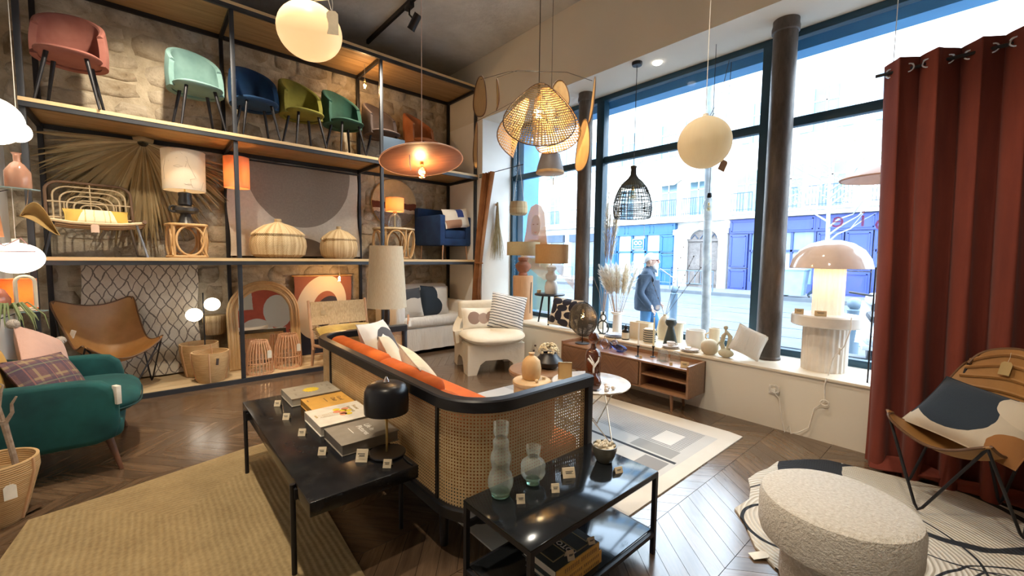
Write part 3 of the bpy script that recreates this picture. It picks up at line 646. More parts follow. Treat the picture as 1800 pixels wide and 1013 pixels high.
def drum(par, r0, z0, r1, z1, m, name='lamp_shade', n=40, t=.004, trim=None, c=(0, 0)):
    o = B().surf(lambda u, v: (c[0] + (r0 + (r1 - r0) * v) * math.cos(2 * PI * u), c[1] + (r0 + (r1 - r0) * v) * math.sin(2 * PI * u), z0 + (z1 - z0) * v), n, 4, t, cu=True).build(name, m, par)
    for r, z in ((r0, z0), (r1, z1)): B().tube([(c[0] + r * math.cos(2 * PI * k / n), c[1] + r * math.sin(2 * PI * k / n), z) for k in range(n)], t * .9, 6, True).build('shade_rim', trim or m, o)
    B().tube([(c[0] - r1, c[1], z1 - .01), (c[0] + r1, c[1], z1 - .01)], .0025, 6).build('shade_spider', BLACK, o)
    return o
def cushion(label, w, h, t, m, loc, rot, name='cushion', cat='cushion', piping=None, group=None, pinch=.06, p=.5):
    o = thing(name, label, cat, loc, 0, group, rot=tuple(math.radians(a) for a in rot))
    c = B().pillow(w, h, t, n=14, pinch=pinch, p=p).build('cover', m, o)
    pts = []
    for u0, v0, u1, v1 in ((-1, -1, 1, -1), (1, -1, 1, 1), (1, 1, -1, 1), (-1, 1, -1, -1)):
        for k in range(8):
            a = u0 + (u1 - u0) * k / 8; b = v0 + (v1 - v0) * k / 8
            pts.append((a * w / 2 * (1 - pinch * (1 - b * b) * abs(a) ** 3), 0, b * h / 2 * (1 - pinch * (1 - a * a) * abs(b) ** 3)))
    B().tube(pts, .004, 5, True).build('seam', piping or m, o); return o
def pat(name, base, shapes, rough=.9, base2=None, wv=220):
    """fabric print: shapes are (kind, args, colour) drawn over base in object x/z"""
    t = NT(name); v = t.coord(); x, y, z = t.sep(v); c = t.mix(t.ramp(t.noise(v, 6), .3, .7), base, base2 or tuple(k * .85 for k in base))
    wob = t.math('MULTIPLY', t.math('SUBTRACT', t.noise(v, 9, 2), .5), .03)
    xx, zz = t.math('ADD', x, wob), t.math('ADD', z, t.math('MULTIPLY', wob, -.7)); p = t.comb(xx, 0, zz)
    for kind, a, colr in shapes:
        if kind == 'e': m = t.ell(p, (a[0], 0, a[1]), (a[2], 1, a[3]))
        elif kind == 'b': m = t.math('MULTIPLY', t.band(xx, a[0], a[1]), t.band(zz, a[2], a[3]))
        elif kind == 'ring': m = t.math('SUBTRACT', t.ell(p, (a[0], 0, a[1]), (a[2], 1, a[3])), t.ell(p, (a[0], 0, a[1]), (a[4], 1, a[5])), clamp=True)
        elif kind == 'half': m = t.math('GREATER_THAN', t.math('ADD', t.math('MULTIPLY', xx, a[0]), t.math('MULTIPLY', zz, a[1])), a[2])
        elif kind == 'stripe': m = t.math('LESS_THAN', t.math('FRACT', t.math('MULTIPLY', t.math('ADD', t.math('MULTIPLY', xx, a[0]), t.math('MULTIPLY', zz, a[1])), a[2])), a[3])
        c = t.mix(m, c, colr)
    t.col(c); t.set(rough=rough, sheen=.15); t.bump(t.noise(v, wv, 2), .3, .003); return t.m
PAPER = mat('tag_paper', (.82, .78, .68), None, 20, .8)
KRAFT = mat('kraft_tag', (.55, .40, .22), None, 20, .8)
def hangtag(par, loc, w=.05, h=.09, rot=(0, 0, 0), m=None):
    o = B().prism([(-w / 2, -h), (w / 2, -h), (w / 2, -.012), (w / 2 - .012, 0), (-w / 2 + .012, 0), (-w / 2, -.012)], -.0012, .0012, lambda x, y, z: (x, z, y)).build('price_tag', m or PAPER, par, loc, rot)
    B().tube([(0, 0, -.01), (.004, 0, .03), (0, 0, .06)], .001, 5).build('tag_string', CORD, o); return o
INK = mat('ink', (.05, .05, .05), None, 5, .8)
def pcard(label, x, y, z, w=.045, h=.035, rz=0, fold=True, m=None, group='small folded price cards', tilt=25):
    o = thing('price_card', label, 'price card', (x, y, z), math.radians(rz), group)
    a = math.radians(tilt); m = m or CARD
    f = B().box((0, -.5 * h * math.sin(a) + 0, .5 * h * math.cos(a)), (w, .0015, h), 0, (-a, 0, 0)).build('front_leaf', m, o)
    if fold: B().box((0, .5 * h * math.sin(a) + .0008, .5 * h * math.cos(a)), (w, .0015, h), 0, (a, 0, 0)).build('back_leaf', m, o)
    for k in range(3): B().box((-.1 * w * (k == 2), -.5 * h * math.sin(a) - .0012 + (k - 1) * .22 * h * math.sin(a), .5 * h * math.cos(a) - (k - 1) * .22 * h * math.cos(a)), (w * (.6 - .12 * k), .0006, h * .07), 0, (-a, 0, 0)).build('print_line', INK, f)
    return o
def bulbmesh(par, c, r=.045, e=25, name='bulb', col=(1, .62, .25), lit=True):
    o = B().lathe([(1e-4, -r), (r * .7, -r * .72), (r, 0), (r * .75, r * .68), (r * .35, r * 1.2), (r * .3, r * 1.5)], c, 16).build(name, glassy('bulb_glass', (1, .93, .8), .08), par)
    B().tube([(c[0] + .35 * r * math.cos(k * 1.3), c[1] + .35 * r * math.sin(k * 1.3), c[2] - .4 * r + .12 * r * k) for k in range(8)], r * .10, 5).build('filament', glow('filament', (1, .55, .18), 90) if lit else BRASS, o)
    B().cyl((c[0], c[1], c[2] + r * 1.4), (c[0], c[1], c[2] + r * 2.3), r * .34, r * .34, 12).build('socket', BRASS, o); return o
# ================================================================ velvet chairs on the top shelf
def velvet_chair(label, m, x, y, rz=0, s=1.0):
    t = thing('velvet_chair', label, 'chair', (x, y, 2.942), math.radians(rz), 'velvet chairs on the upper shelf')
    rx, ry = .24 * s, .25 * s
    def shell(u, v):
        th = (u - .5) * math.radians(216); k = max(0, math.cos(th * .56)) ** 1.15
        top = .54 + .47 * k; z = .47 + (top - .47) * v
        fl = 1.02 + .03 * math.sin(PI * v) - .10 * v * v * k; return (rx * fl * math.sin(th), .03 + ry * fl * math.cos(th) + .06 * v * k, z * s)
    B().surf(shell, 26, 9, .05 * s).build('backrest', m, t, sharp=80)
    rim = [shell(i / 25, 1) for i in range(26)]; B().tube(rim, .026 * s, 8).build('back_rim', m, t)
    B().surf(lambda u, v: ((rx * 1.0) * math.copysign(abs(math.cos(2 * PI * u)) ** .75, math.cos(2 * PI * u)) * (math.sin(PI * v) ** .3), -.01 + (ry * 1.0) * math.copysign(abs(math.sin(2 * PI * u)) ** .75, math.sin(2 * PI * u)) * (math.sin(PI * v) ** .3), s * (.505 - .032 * math.cos(PI * v))), 28, 9, cu=True).build('seat', m, t)
    for sx in (-1, 1):
        for sy in (-1, 1):
            B().tube([(sx * .13 * s, -.02 + sy * .13 * s, .50 * s), (sx * .215 * s, -.02 + sy * .21 * s, 0)], [.019, .010], 10).build('leg', BLACK, t)
for lb, c, hi, x, y, rz, s in (
    ('dusty pink velvet tub chair with black legs on the upper shelf', (.20, .065, .05), (.38, .165, .13), -.47, 6.06, -4, 1.0),
    ('mint green velvet tub chair with black legs on the upper shelf', (.115, .225, .215), (.27, .44, .42), .53, 6.17, 10, 1.0),
    ('navy blue velvet tub chair with black legs on the upper shelf', (.006, .028, .085), (.015, .085, .22), 1.13, 6.24, 6, 1.0),
    ('olive yellow velvet tub chair with black legs on the upper shelf', (.10, .095, .010), (.30, .285, .05), 1.69, 6.26, 12, 1.0),
    ('dark green velvet tub chair with black legs on the upper shelf', (.006, .035, .025), (.03, .12, .085), 2.25, 6.28, 14, 1.0),
    ('grey brown velvet tub chair with black legs behind the blue box', (.055, .038, .032), (.16, .12, .11), 2.86, 6.35, 16, .98),
    ('rust orange velvet tub chair with black legs on the upper shelf', (.30, .09, .025), (.55, .22, .09), 3.55, 6.35, 18, .98)):
    velvet_chair(lb, velvet('velvet_' + lb.split()[0] + lb.split()[1], c, hi), x, y, rz, s)
bx = thing('storage_box', 'slate blue cardboard box standing in front of the grey brown chair', 'box', (2.83, 5.95, 2.945), 0); SLATE = mat('slate_card', (.055, .095, .15), None, 4, .7)
B().box((0, 0, .17), (.36, .10, .34), .004).build('body', SLATE, bx); B().box((-.17, -.052, .17), (.02, .002, .34)).build('spine_edge', mat('slate_dark', (.02, .035, .06), None, 4, .7), bx); B().box((.12, -.0515, .025), (.06, .002, .03)).build('sticker', PAPER, bx)
# ================================================================ middle shelf, z = 1.504
Z2 = 1.5005
RAT = wood('rattan', (.62, .40, .19), (.45, .26, .10), 2, 5, .5, 3); RATD = wood('rattan_dark', (.20, .11, .06), (.12, .07, .04), 2, 5, .5, 3); RATL = wood('rattan_pale', (.66, .53, .34), (.52, .39, .22), 2, 5, .55, 3)
c = thing('rattan_lounge_chair', 'low rattan lounge chair with arched cane back and steel legs beside the face lamp', 'chair', (-.38, 6.225, Z2), math.radians(8)); c.scale = (1, .82, 1)
STEEL = mat('steel_leg', (.30, .31, .33), None, 5, .35, .9)
def bk(x, s): return (x, .24 + .13 * s, .36 + .43 * s)      # leaning back plane
for k in range(6):
    w, top = .33 - .05 * k, 1.0 - .11 * k; r = min(.12, w * .7); p = [bk(-w, 0.05), bk(-w, top - r / .5)]
    p += [bk(-w + r - r * math.cos(a * PI / 12), top - r / .52 + r / .52 * math.sin(a * PI / 12)) for a in range(1, 6)] + [bk(-w + r, top)] + [bk(w - r, top)] + [bk(w - r + r * math.sin(a * PI / 12), top - r / .52 + r / .52 * math.cos(a * PI / 12)) for a in range(1, 6)] + [bk(w, top - r / .5), bk(w, .05)]
    B().tube(p, .014 if k == 0 else .008, 8).build('back_hoop', RATD if k == 0 else RATL, c)
for s_ in (.12, .5): B().tube([bk(-.34, s_), bk(.34, s_)], .009, 8).build('back_rail', RATL, c)
for x in (-.2, 0, .2): B().tube([bk(x, .05), bk(x, .98 if x == 0 else .5)], .006, 6).build('back_spindle', RATL, c)
for s in (-1, 1): B().tube([(s * .36, .34, .34), (s * .37, 0, .33), (s * .36, -.38, .38)], .02, 8).build('seat_rail', RATD, c)
for k in range(16):
    y = .3 - .042 * k; z = .33 + .05 * ((y + .05) / .33) ** 2; B().tube([(-.36, y, z), (-.18, y, z - .025), (0, y, z - .03), (.18, y, z - .025), (.36, y, z)], .015, 6).build('seat_slat', RATL if k % 2 else RATD, c)
for s in (-1, 1): B().tube([(s * .3, -.30, .34), (s * .37, -.36, .01), (s * .37, .34, .01), (s * .3, .2, .34)], .011, 8).build('leg', STEEL if s > 0 else BLACK, c)
hangtag(c, (-.02, -.36, .33), .06, .08, (0, 0, 0), mat('tag_pink', (.72, .52, .40), None, 9, .8))
PY = pat('print_yellow', (.80, .72, .50), [('half', (1, .25, .13), (.52, .34, .06)), ('half', (-1, .35, .13), (.55, .37, .08)), ('ring', (0, 0, .10, .5, .09, .49), (.55, .42, .16)), ('b', (-.03, -.02, -.5, .5), (.62, .5, .25)), ('b', (.05, .058, -.5, .5), (.62, .5, .25))])
cushion('pale yellow lumbar cushion with mustard corners on the rattan lounge chair', .50, .20, .11, PY, (-.36, 6.30, Z2 + .415), (-34, 0, 8))
# palm thatch fan
th = thing('palm_thatch_fan', 'large dried palm leaf fan spread over the stone wall behind the rattan chair', 'wall hanging', (.04, 6.70, 2.84))
TH = NT('palm_straw'); v = TH.coord(); r = TH.rnd(); TH.col(TH.mix(r, TH.mix(TH.ramp(TH.noise(v, 6, 4), .3, .7), (.36, .27, .14), (.50, .40, .23)), (.26, .19, .09))); TH.set(rough=.8); TH.bump(TH.noise(v, 40, 3), .3, .006); TH = TH.m
rt = random.Random(11)
for k in range(240):
    a = math.radians(rt.uniform(183, 350) if k > 40 else rt.uniform(200, 330)); L = rt.uniform(.75, .98) if abs(math.cos(a)) > .6 else rt.uniform(.85, 1.12)
    L *= .95
    d = Vector((math.cos(a), 0, math.sin(a))); q = Vector((-d.z, 0, d.x)); w = rt.uniform(.009, .021); y = -rt.uniform(.0, .085); sag = rt.uniform(.04, .22); cv = rt.uniform(-.12, .12); vs = []; n = 6
    for i in range(n):
        s = i / (n - 1); p = d * (.05 + (L - .05) * s) + Vector((0, y - .035 * math.sin(PI * s), -sag * s * s)) + q * cv * s * s; ww = w * (.35 + 1.0 * math.sin(PI * min(1, .15 + s * .85)) ** .6) * (1 if s < .99 else .25)
        vs += [p - q * ww, p + Vector((0, -.012, 0)), p + q * ww]
    B().add(vs, [f for i in range(n - 1) for f in ((3 * i, 3 * i + 1, 3 * i + 4, 3 * i + 3), (3 * i + 1, 3 * i + 2, 3 * i + 5, 3 * i + 4))], False).build('frond', TH, th)
B().tube([(-.08, -.03, .03), (0, -.05, .05), (.09, -.03, .03)], .035, 8).build('binding', TH, th)
# face lamp on bamboo stool
def bamboo_cube(label, x, y, w=.36, h=.40, rz=0):
    t = thing('bamboo_stool', label, 'stool', (x, y, Z2), math.radians(rz), 'bamboo stools on the middle shelf')
    B().tube([(*p, .015) for p in rrect(w, w, .09)], .015, 8, True).build('bottom_hoop', RAT, t); B().tube([(*p, h - .02) for p in rrect(w, w, .09)], .017, 8, True).build('top_hoop', RAT, t)
    B().prism(rrect(w - .02, w - .02, .08), h - .018, h - .004).build('top', RATL, t)
    for sx in (-1, 1):
        for sy in (-1, 1): B().tube([(sx * (w / 2 - .03), sy * (w / 2 - .03), 0.01), (sx * (w / 2 - .03), sy * (w / 2 - .03), h - .02)], .014, 8).build('post', RAT, t)
    for k in range(4):
        o = B().tube([((w / 2 - .045) * math.cos(a * PI / 12), -w / 2 + .008, h / 2 + (h / 2 - .03) * math.sin(a * PI / 12)) for a in range(24)], .012, 8, True).build('side_hoop', RAT, t); o.rotation_euler = (0, 0, k * PI / 2)
        o = B().tube([((w / 2 - .02), -w / 2 + .012, .03), (w / 2 - .075, -w / 2 + .012, h / 2), (w / 2 - .02, -w / 2 + .012, h - .03)], .009, 6).build('brace', RAT, t); o.rotation_euler = (0, 0, k * PI / 2)
    return t
bamboo_cube('square bamboo stool with round hoops under the face drawing lamp', .385, 6.25, .35, .40, 8)
ST = NT('shade_face'); v = ST.coord(); x, y, z = ST.sep(v); SH = shade_mat('shade_cream', (.74, .71, .65), (.68, .65, .59))
lp = thing('table_lamp', 'table lamp with a white shade drawn with a face outline on a stacked black base', 'lamp', (.385, 6.25, Z2 + .396), 0)
BLKC = mat('black_ceramic', (.022, .02, .02), (.03, .028, .026), 6, .35)
B().lathe([(.085, 0), (.075, .02), (.055, .09), (.05, .115)], n=28).build('foot', BLKC, lp); B().lathe([(.05, .115), (.10, .125), (.125, .15), (.125, .18), (.10, .205), (.05, .21)], n=28).build('disc', BLKC, lp)
B().lathe([(.05, .21), (.066, .22), (.07, .26), (.06, .31), (.066, .33), (.062, .36), (.03, .37)], n=24).build('neck', BLKC, lp); B().cyl((0, 0, .36), (0, 0, .5), .008).build('stem', BRASS, lp)
B().tube([(-.115 + .035 * math.cos(k * PI / 6), -.06, .165 + .035 * math.sin(k * PI / 6)) for k in range(12)], .012, 6, True).build('ring', BLKC, lp)
sd = drum(lp, .20, .385, .205, .83, SH)
LINE = mat('drawn_line', (.40, .37, .33), None, 9, .9)
def onshade(pts, R=.2025, z0=.385, par=sd):   # draw a line on the front of the shade: (angle deg, height)
    return B().tube([((R + .0035) * math.sin(math.radians(a)), -(R + .0035) * math.cos(math.radians(a)), z0 + h) for a, h in pts], .0016, 5).build('drawn_line', LINE, par)
onshade([(-62, .10), (-64, .22), (-55, .33), (-35, .40), (-10, .40), (5, .35), (8, .28), (16, .22), (28, .13), (12, .11), (14, .06), (4, .055)])
onshade([(-30, .245), (-18, .26), (-6, .245), (-18, .232), (-30, .245)]); onshade([(-45, .30), (-20, .335), (5, .30), (0, .24)]); onshade([(-5, .055), (8, .045), (14, .05)]); onshade([(14, .06), (18, .02), (45, .015), (55, .10)]); onshade([(-30, .43), (10, .41), (40, .36), (60, .34)])
bulbmesh(lp, (0, 0, .52), .04); lamp('bulb_light', 'POINT', (.385, 6.25, Z2 + .94), 2.2, (1, .72, .42), .04)
# peach pendant under the upper shelf
PEACH = shade_mat('shade_peach', (.85, .50, .27), (.78, .43, .21))
pp = thing('pendant_lamp', 'small peach drum pendant hanging under the shelf between the palm fan and the big textile', 'pendant lamp', (.90, 6.22, 2.28)); drum(pp, .135, .09, .135, .46, PEACH); B().tube([(0, 0, .48), (0, 0, .634)], .004, 6).build('cord', CORD, pp); bulbmesh(pp, (0, 0, .28), .035); lamp('bulb_light', 'POINT', (.90, 6.22, 2.50), 2.6, (1, .6, .3), .035)
B().cyl((0, 0, .45), (0, 0, .49), .02).build('socket', BRASS, pp)
# big hanging textile
def hanging(name, label, cat, x0, x1, z0, z1, y, m, wav=.012, drape=0, rod=True, rodm=None, group=None):
    o = thing(name, label, cat, ((x0 + x1) / 2, y, z0), 0, group); W, Hh = x1 - x0, z1 - z0
    B().surf(lambda u, v: ((u - .5) * W + .012 * math.sin(9 * v), wav * math.sin(u * 17 + 2 * v) * (1.2 - v) - drape * (1 - v) ** 4, Hh * v + .012 * math.sin(u * 5) * v), 30, 20, .008).build('cloth', m, o, sharp=80)
    if rod: B().cyl((-W / 2 - .02, 0, Hh + .005), (W / 2 + .02, 0, Hh + .005), .012).build('rod', rodm or BLACK, o)
    return o
LIN = NT('textile_arch'); v = LIN.coord(); x, y, z = LIN.sep(v); n = LIN.math('MULTIPLY', LIN.math('SUBTRACT', LIN.noise(v, 5, 2), .5), .03); p = LIN.comb(LIN.math('ADD', x, n), 0, z)
c = LIN.mix(LIN.ramp(LIN.noise(v, 30, 4), .3, .7), (.60, .55, .47), (.53, .48, .40)); c = LIN.mix(LIN.ell(p, (.04, 0, 1.22), (.70, 1, .80)), c, LIN.mix(LIN.ramp(LIN.noise(v, 40, 4), .3, .7), (.285, .235, .19), (.24, .20, .16))); c = LIN.mix(LIN.ell(p, (.02, 0, -.15), (.45, 1, .42)), c, (.15, .11, .08))
LIN.col(c); LIN.set(rough=.95); LIN.bump(LIN.noise(v, 160, 2), .3, .004)
hanging('wall_textile', 'large pale linen hanging with a taupe half circle behind the lidded baskets', 'wall hanging', .86, 2.58, Z2 + .03, 2.82, 6.70, LIN.m, .015, .08)
# lidded baskets
WV = NT('basket_weave'); v = WV.coord(); x, y, z = WV.sep(v); an = WV.math('ARCTAN2', y, x)
st = WV.noise(WV.comb(WV.math('MULTIPLY', an, 3), 0, WV.math('MULTIPLY', z, .5)), 3.0, 3); wv = WV.math('MULTIPLY', WV.math('SINE', WV.math('MULTIPLY', an, 70)), WV.math('SINE', WV.math('MULTIPLY', z, 300)))
WV.col(WV.mix(WV.ramp(st, .35, .65), (.66, .52, .31), (.42, .28, .13))); WV.set(rough=.8); WV.bump(wv, .6, .006); WEAVE = WV.m
def lidded(label, x, y, R, h):
    t = thing('lidded_basket', label, 'basket', (x, y, Z2), .3, 'round lidded baskets')
    B().lathe([(R * .72, 0), (R * .93, h * .10), (R, h * .32), (R * .97, h * .48), (R * .88, h * .60)], n=40, rib=.008, nr=30).build('body', WEAVE, t)
    l = B().lathe([(R * .93, h * .57), (R * .95, h * .61), (R * .82, h * .69), (R * .5, h * .83), (R * .16, h * .90), (R * .12, h * .92)], n=40, rib=.008, nr=30).build('lid', WEAVE, t)
    B().lathe([(R * .11, h * .91), (R * .13, h * .95), (R * .12, h * .995), (.001, h)], n=16).build('lid_knob', WEAVE, l)
    for s in (-1, 1): B().tube([(s * R * .9, -.05, h * .62), (s * R * 1.02, 0, h * .56), (s * R * .9, .05, h * .62)], .012, 6).build('handle', WEAVE, t)
lidded('large round lidded basket in pale woven cane before the big textile', 1.34, 6.21, .335, .52); lidded('smaller round lidded basket with a stalk knob beside the larger lidded basket', 2.13, 6.24, .255, .47)
# round wall art
RA = NT('round_art'); v = RA.coord(); x, y, z = RA.sep(v); n = RA.math('MULTIPLY', RA.math('SUBTRACT', RA.noise(v, 14, 3), .5), .05); zz = RA.math('ADD', z, n)
c = RA.mix(RA.ramp(RA.noise(v, 12, 4), .3, .7), (.62, .47, .27), (.54, .39, .21)); c = RA.mix(RA.math('LESS_THAN', zz, .02), c, (.15, .04, .02)); c = RA.mix(RA.math('LESS_THAN', zz, -.09), c, (.62, .56, .46)); c = RA.mix(RA.math('LESS_THAN', zz, -.15), c, RA.mix(RA.noise(v, 60, 3), (.06, .05, .045), (.4, .36, .32))); RA.col(c); RA.set(rough=.95); RA.bump(RA.noise(v, 70, 4), .8, .02)
ra = thing('round_wall_art', 'round woven wall piece in sand, rust and grey bands behind the navy armchair', 'wall art', (3.24, 6.752, 2.44)); B().prism([(.40 * math.cos(k * PI / 24), .40 * math.sin(k * PI / 24)) for k in range(48)], -.02, .02, lambda a, b_, z_: (a, z_, b_)).build('panel', RA.m, ra); B().tube([(.40 * math.cos(k * PI / 24), 0, .40 * math.sin(k * PI / 24)) for k in range(48)], .012, 6, True).build('hoop', RAT, ra)
# octagonal bamboo stool + small lamp
bs = thing('bamboo_stool', 'round topped bamboo stool with large hoops beside the navy armchair', 'stool', (3.00, 6.28, Z2), 0, 'bamboo stools on the middle shelf')
B().lathe([(.001, .455), (.30, .455), (.325, .465), (.325, .485), (.30, .49), (.001, .49)], n=28).build('top', RATL, bs); B().tube([(.26 * math.cos(k * PI / 12), .26 * math.sin(k * PI / 12), .02) for k in range(24)], .015, 8, True).build('bottom_hoop', RAT, bs)
for k in range(6):
    a = k * PI / 3 + .2; d = Vector((math.cos(a), math.sin(a), 0)); q = Vector((-d.y, d.x, 0))
    B().tube([d * (.285 + .02 * math.sin(j * PI / 10)) + q * .135 * math.cos(j * PI / 10) + Vector((0, 0, .235 + .21 * math.sin(j * PI / 10))) for j in range(20)], .013, 8, True).build('side_hoop', RAT, bs)
    d2 = Vector((math.cos(a + PI / 6), math.sin(a + PI / 6), 0)); B().tube([d2 * .25 + Vector((0, 0, .02)), d2 * .30 + Vector((0, 0, .25)), d2 * .30 + Vector((0, 0, .455))], .013, 8).build('post', RAT, bs)
sl = thing('table_lamp', 'small lamp with amber drum shade and glass base on the round bamboo stool', 'lamp', (3.03, 6.3, Z2 + .49)); GLS = glassy('clear_glass', (.95, .97, .97), .14, .05)
B().lathe([(.08, 0), (.1, .02), (.105, .12), (.095, .18), (.05, .22), (.03, .24)], n=24).build('base', GLS, sl); B().cyl((0, 0, .0), (0, 0, .27), .006).build('stem', BRASS, sl); drum(sl, .14, .27, .14, .48, shade_mat('shade_amber', (.9, .60, .30), (.85, .52, .24))); B().lathe([(.03, .24), (.035, .25), (.03, .27)], n=14).build('collar', RAT, sl); lamp('bulb_light', 'POINT', (3.03, 6.3, Z2 + .87), 3, (1, .65, .33), .04)
# navy armchair
NV = velvet('velvet_navy_arm', (.006, .022, .085), (.015, .07, .20))
na = thing('armchair', 'navy velvet box armchair with slim metal legs on the middle shelf', 'armchair', (3.955, 6.33, Z2), math.radians(6)); OAKL = mat('copper_leg', (.55, .33, .20), None, 9, .35, .6)
B().box((0, .02, .30), (.66, .70, .12), .015).build('seat_frame', NV, na); B().box((.0, -.02, .43), (.44, .62, .15), .03).build('seat_cushion', NV, na)
for s in (-1, 1): B().box((s * .28, .02, .50), (.11, .72, .48), .02).build('armrest', NV, na)
B().box((0, .35, .58), (.66, .12, .62), .025).build('backrest', NV, na)
for s in (-1, 1):
    for y in (-.30, .3): B().cyl((s * .25, y, .24), (s * .27, y - .01, 0), .014, .010).build('leg', OAKL, na)
PB = pat('print_navy_block', (.74, .68, .58), [('b', (-.02, .13, .0, .2), (.01, .03, .16)), ('b', (-.26, .05, -.2, -.035), (.38, .21, .13))])
cushion('cream lumbar cushion with navy and brown blocks on the navy armchair', .56, .33, .13, PB, (4.02, 6.03, Z2 + .70), (-14, -6, 8))
# ================================================================ lower bay of the shelving and the floor in front
ZB = .046
TAN = NT('tan_leather'); v = TAN.coord(); f = TAN.noise(v, 3.5, 4, .6)
TAN.col(TAN.mix(TAN.ramp(f, .3, .7), (.42, .215, .065), (.29, .135, .038))); TAN.set(rough=.48); TAN.bump(TAN.noise(v, 130, 3), .12, .003); TAN = TAN.m
TANE = mat('leather_edge', (.14, .065, .025), None, 9, .6)
def cr(pts, t):     # smooth interpolation through points
    n = len(pts) - 1; i = min(int(t * n), n - 1); f = t * n - i; P = lambda k: Vector(pts[max(0, min(n, k))])
    a, b, c, d = P(i - 1), P(i), P(i + 1), P(i + 2); return .5 * ((2 * b) + (c - a) * f + (2 * a - 5 * b + 4 * c - d) * f * f + (3 * b - a - 3 * c + d) * f ** 3)
def butterfly(label, loc, rz, hw, fz, bz, side, ctr, feet=.34, m=TAN, fh=0.0, quilt=False):
    t = thing('butterfly_chair', label, 'chair', loc, rz, 'leather butterfly chairs')
    def S(u, v):
        a = 2 * u - 1; w = abs(a) ** 1.9; p, q = cr(side, v), cr(ctr, v); e = abs(a) ** 7 * abs(2 * v - 1) ** 7
        x = (1 if a > 0 else -1) * p.x * abs(a) * (1 - .13 * e); y = q.y + (p.y - q.y) * w; z = q.z + (p.z - q.z) * w
        if e: y += (.09 if v < .5 else -.05) * e; z -= .05 * e
        return (x, y, z)
    sl = B().surf(S, 31, 31, .012).build('sling', m, t, sharp=80)
    edge = [S(k / 30, 0) for k in range(31)] + [S(1, k / 30) for k in range(1, 31)] + [S(1 - k / 30, 1) for k in range(1, 31)] + [S(0, 1 - k / 30) for k in range(1, 30)]
    B().tube(edge, .009, 6, True).build('edge_binding', TANE, sl)
    if quilt:
        for k in range(9):
            v0 = .50 + .47 * k / 9; B().tube([Vector(S(.06 + .88 * j / 14, v0 + .03 * math.sin(PI * j / 14))) + Vector((0, -.004, .012)) for j in range(15)], .013, 6).build('quilt_channel', m, sl)
    butterfly.S = S
    cn = [S(0.02, .02), S(.98, .02), S(.98, .97), S(.02, .97)]; ft = [Vector((0, -feet, 0)), Vector((feet, 0, 0)), Vector((0, feet, 0)), Vector((-feet, 0, 0))]
    for k in range(4):
        a, b, f = Vector(cn[k]), Vector(cn[(k + 1) % 4]), ft[k]; dn = Vector((0, 0, .008))
        e0, e1 = (a - f).normalized(), (b - f).normalized(); B().tube([a - dn, f + e0 * .05 + dn, f + (e0 + e1) * .012 + dn, f + e1 * .05 + dn, b - dn], .008, 8).build('frame_rod', BLACK, t)
    return t
SIDE = [(.36, -.36, .62), (.315, -.05, .53), (.33, .18, .75), (.37, .38, 1.04)]; CTR = [(0, -.30, .40), (0, -.12, .34), (0, .10, .38), (0, .26, .64), (0, .33, .92)]
bl = butterfly('tan leather butterfly chair standing in the lower shelf bay before the diamond rug', (-.30, 6.24, ZB - .006), .413, .36, .62, 1.08, SIDE, CTR)
_p = Vector(butterfly.S(.07, .62)); B().box(_p + Vector((.02, -.02, 0)), (.012, .045, .08), 0, (.3, .1, .5)).build('label_patch', PAPER, bl)
# berber rug hung on the wall
t = NT('berber'); v = t.coord(); x, y, z = t.sep(v); n1 = t.math('MULTIPLY', t.math('SUBTRACT', t.noise(v, 6, 2), .5), .10); n2 = t.math('MULTIPLY', t.math('SUBTRACT', t.noise(t.vec('ADD', v, (5, 3, 1)), 6, 2), .5), .10)
def tri(a): return t.math('ABSOLUTE', t.math('SUBTRACT', t.math('FRACT', a), .5))
A = tri(t.math('ADD', t.math('MULTIPLY', t.math('ADD', x, n1), 9.6), t.math('MULTIPLY', z, 5.2))); Bm = tri(t.math('SUBTRACT', t.math('MULTIPLY', t.math('ADD', x, n2), 9.6), t.math('MULTIPLY', z, 5.2)))
ln = t.math('LESS_THAN', t.math('MINIMUM', A, Bm), .06); t.col(t.mix(ln, t.mix(t.ramp(t.noise(v, 8), .3, .7), (.68, .63, .53), (.60, .54, .44)), (.19, .165, .145))); t.set(rough=1); t.bump(t.noise(v, 120, 3), .6, .01)
br = hanging('berber_rug', 'cream wool rug with dark diamond lines hung behind the butterfly chair', 'rug', -.55, .50, ZB + .02, 1.47, 6.70, t.m, .012, .10, rod=False)
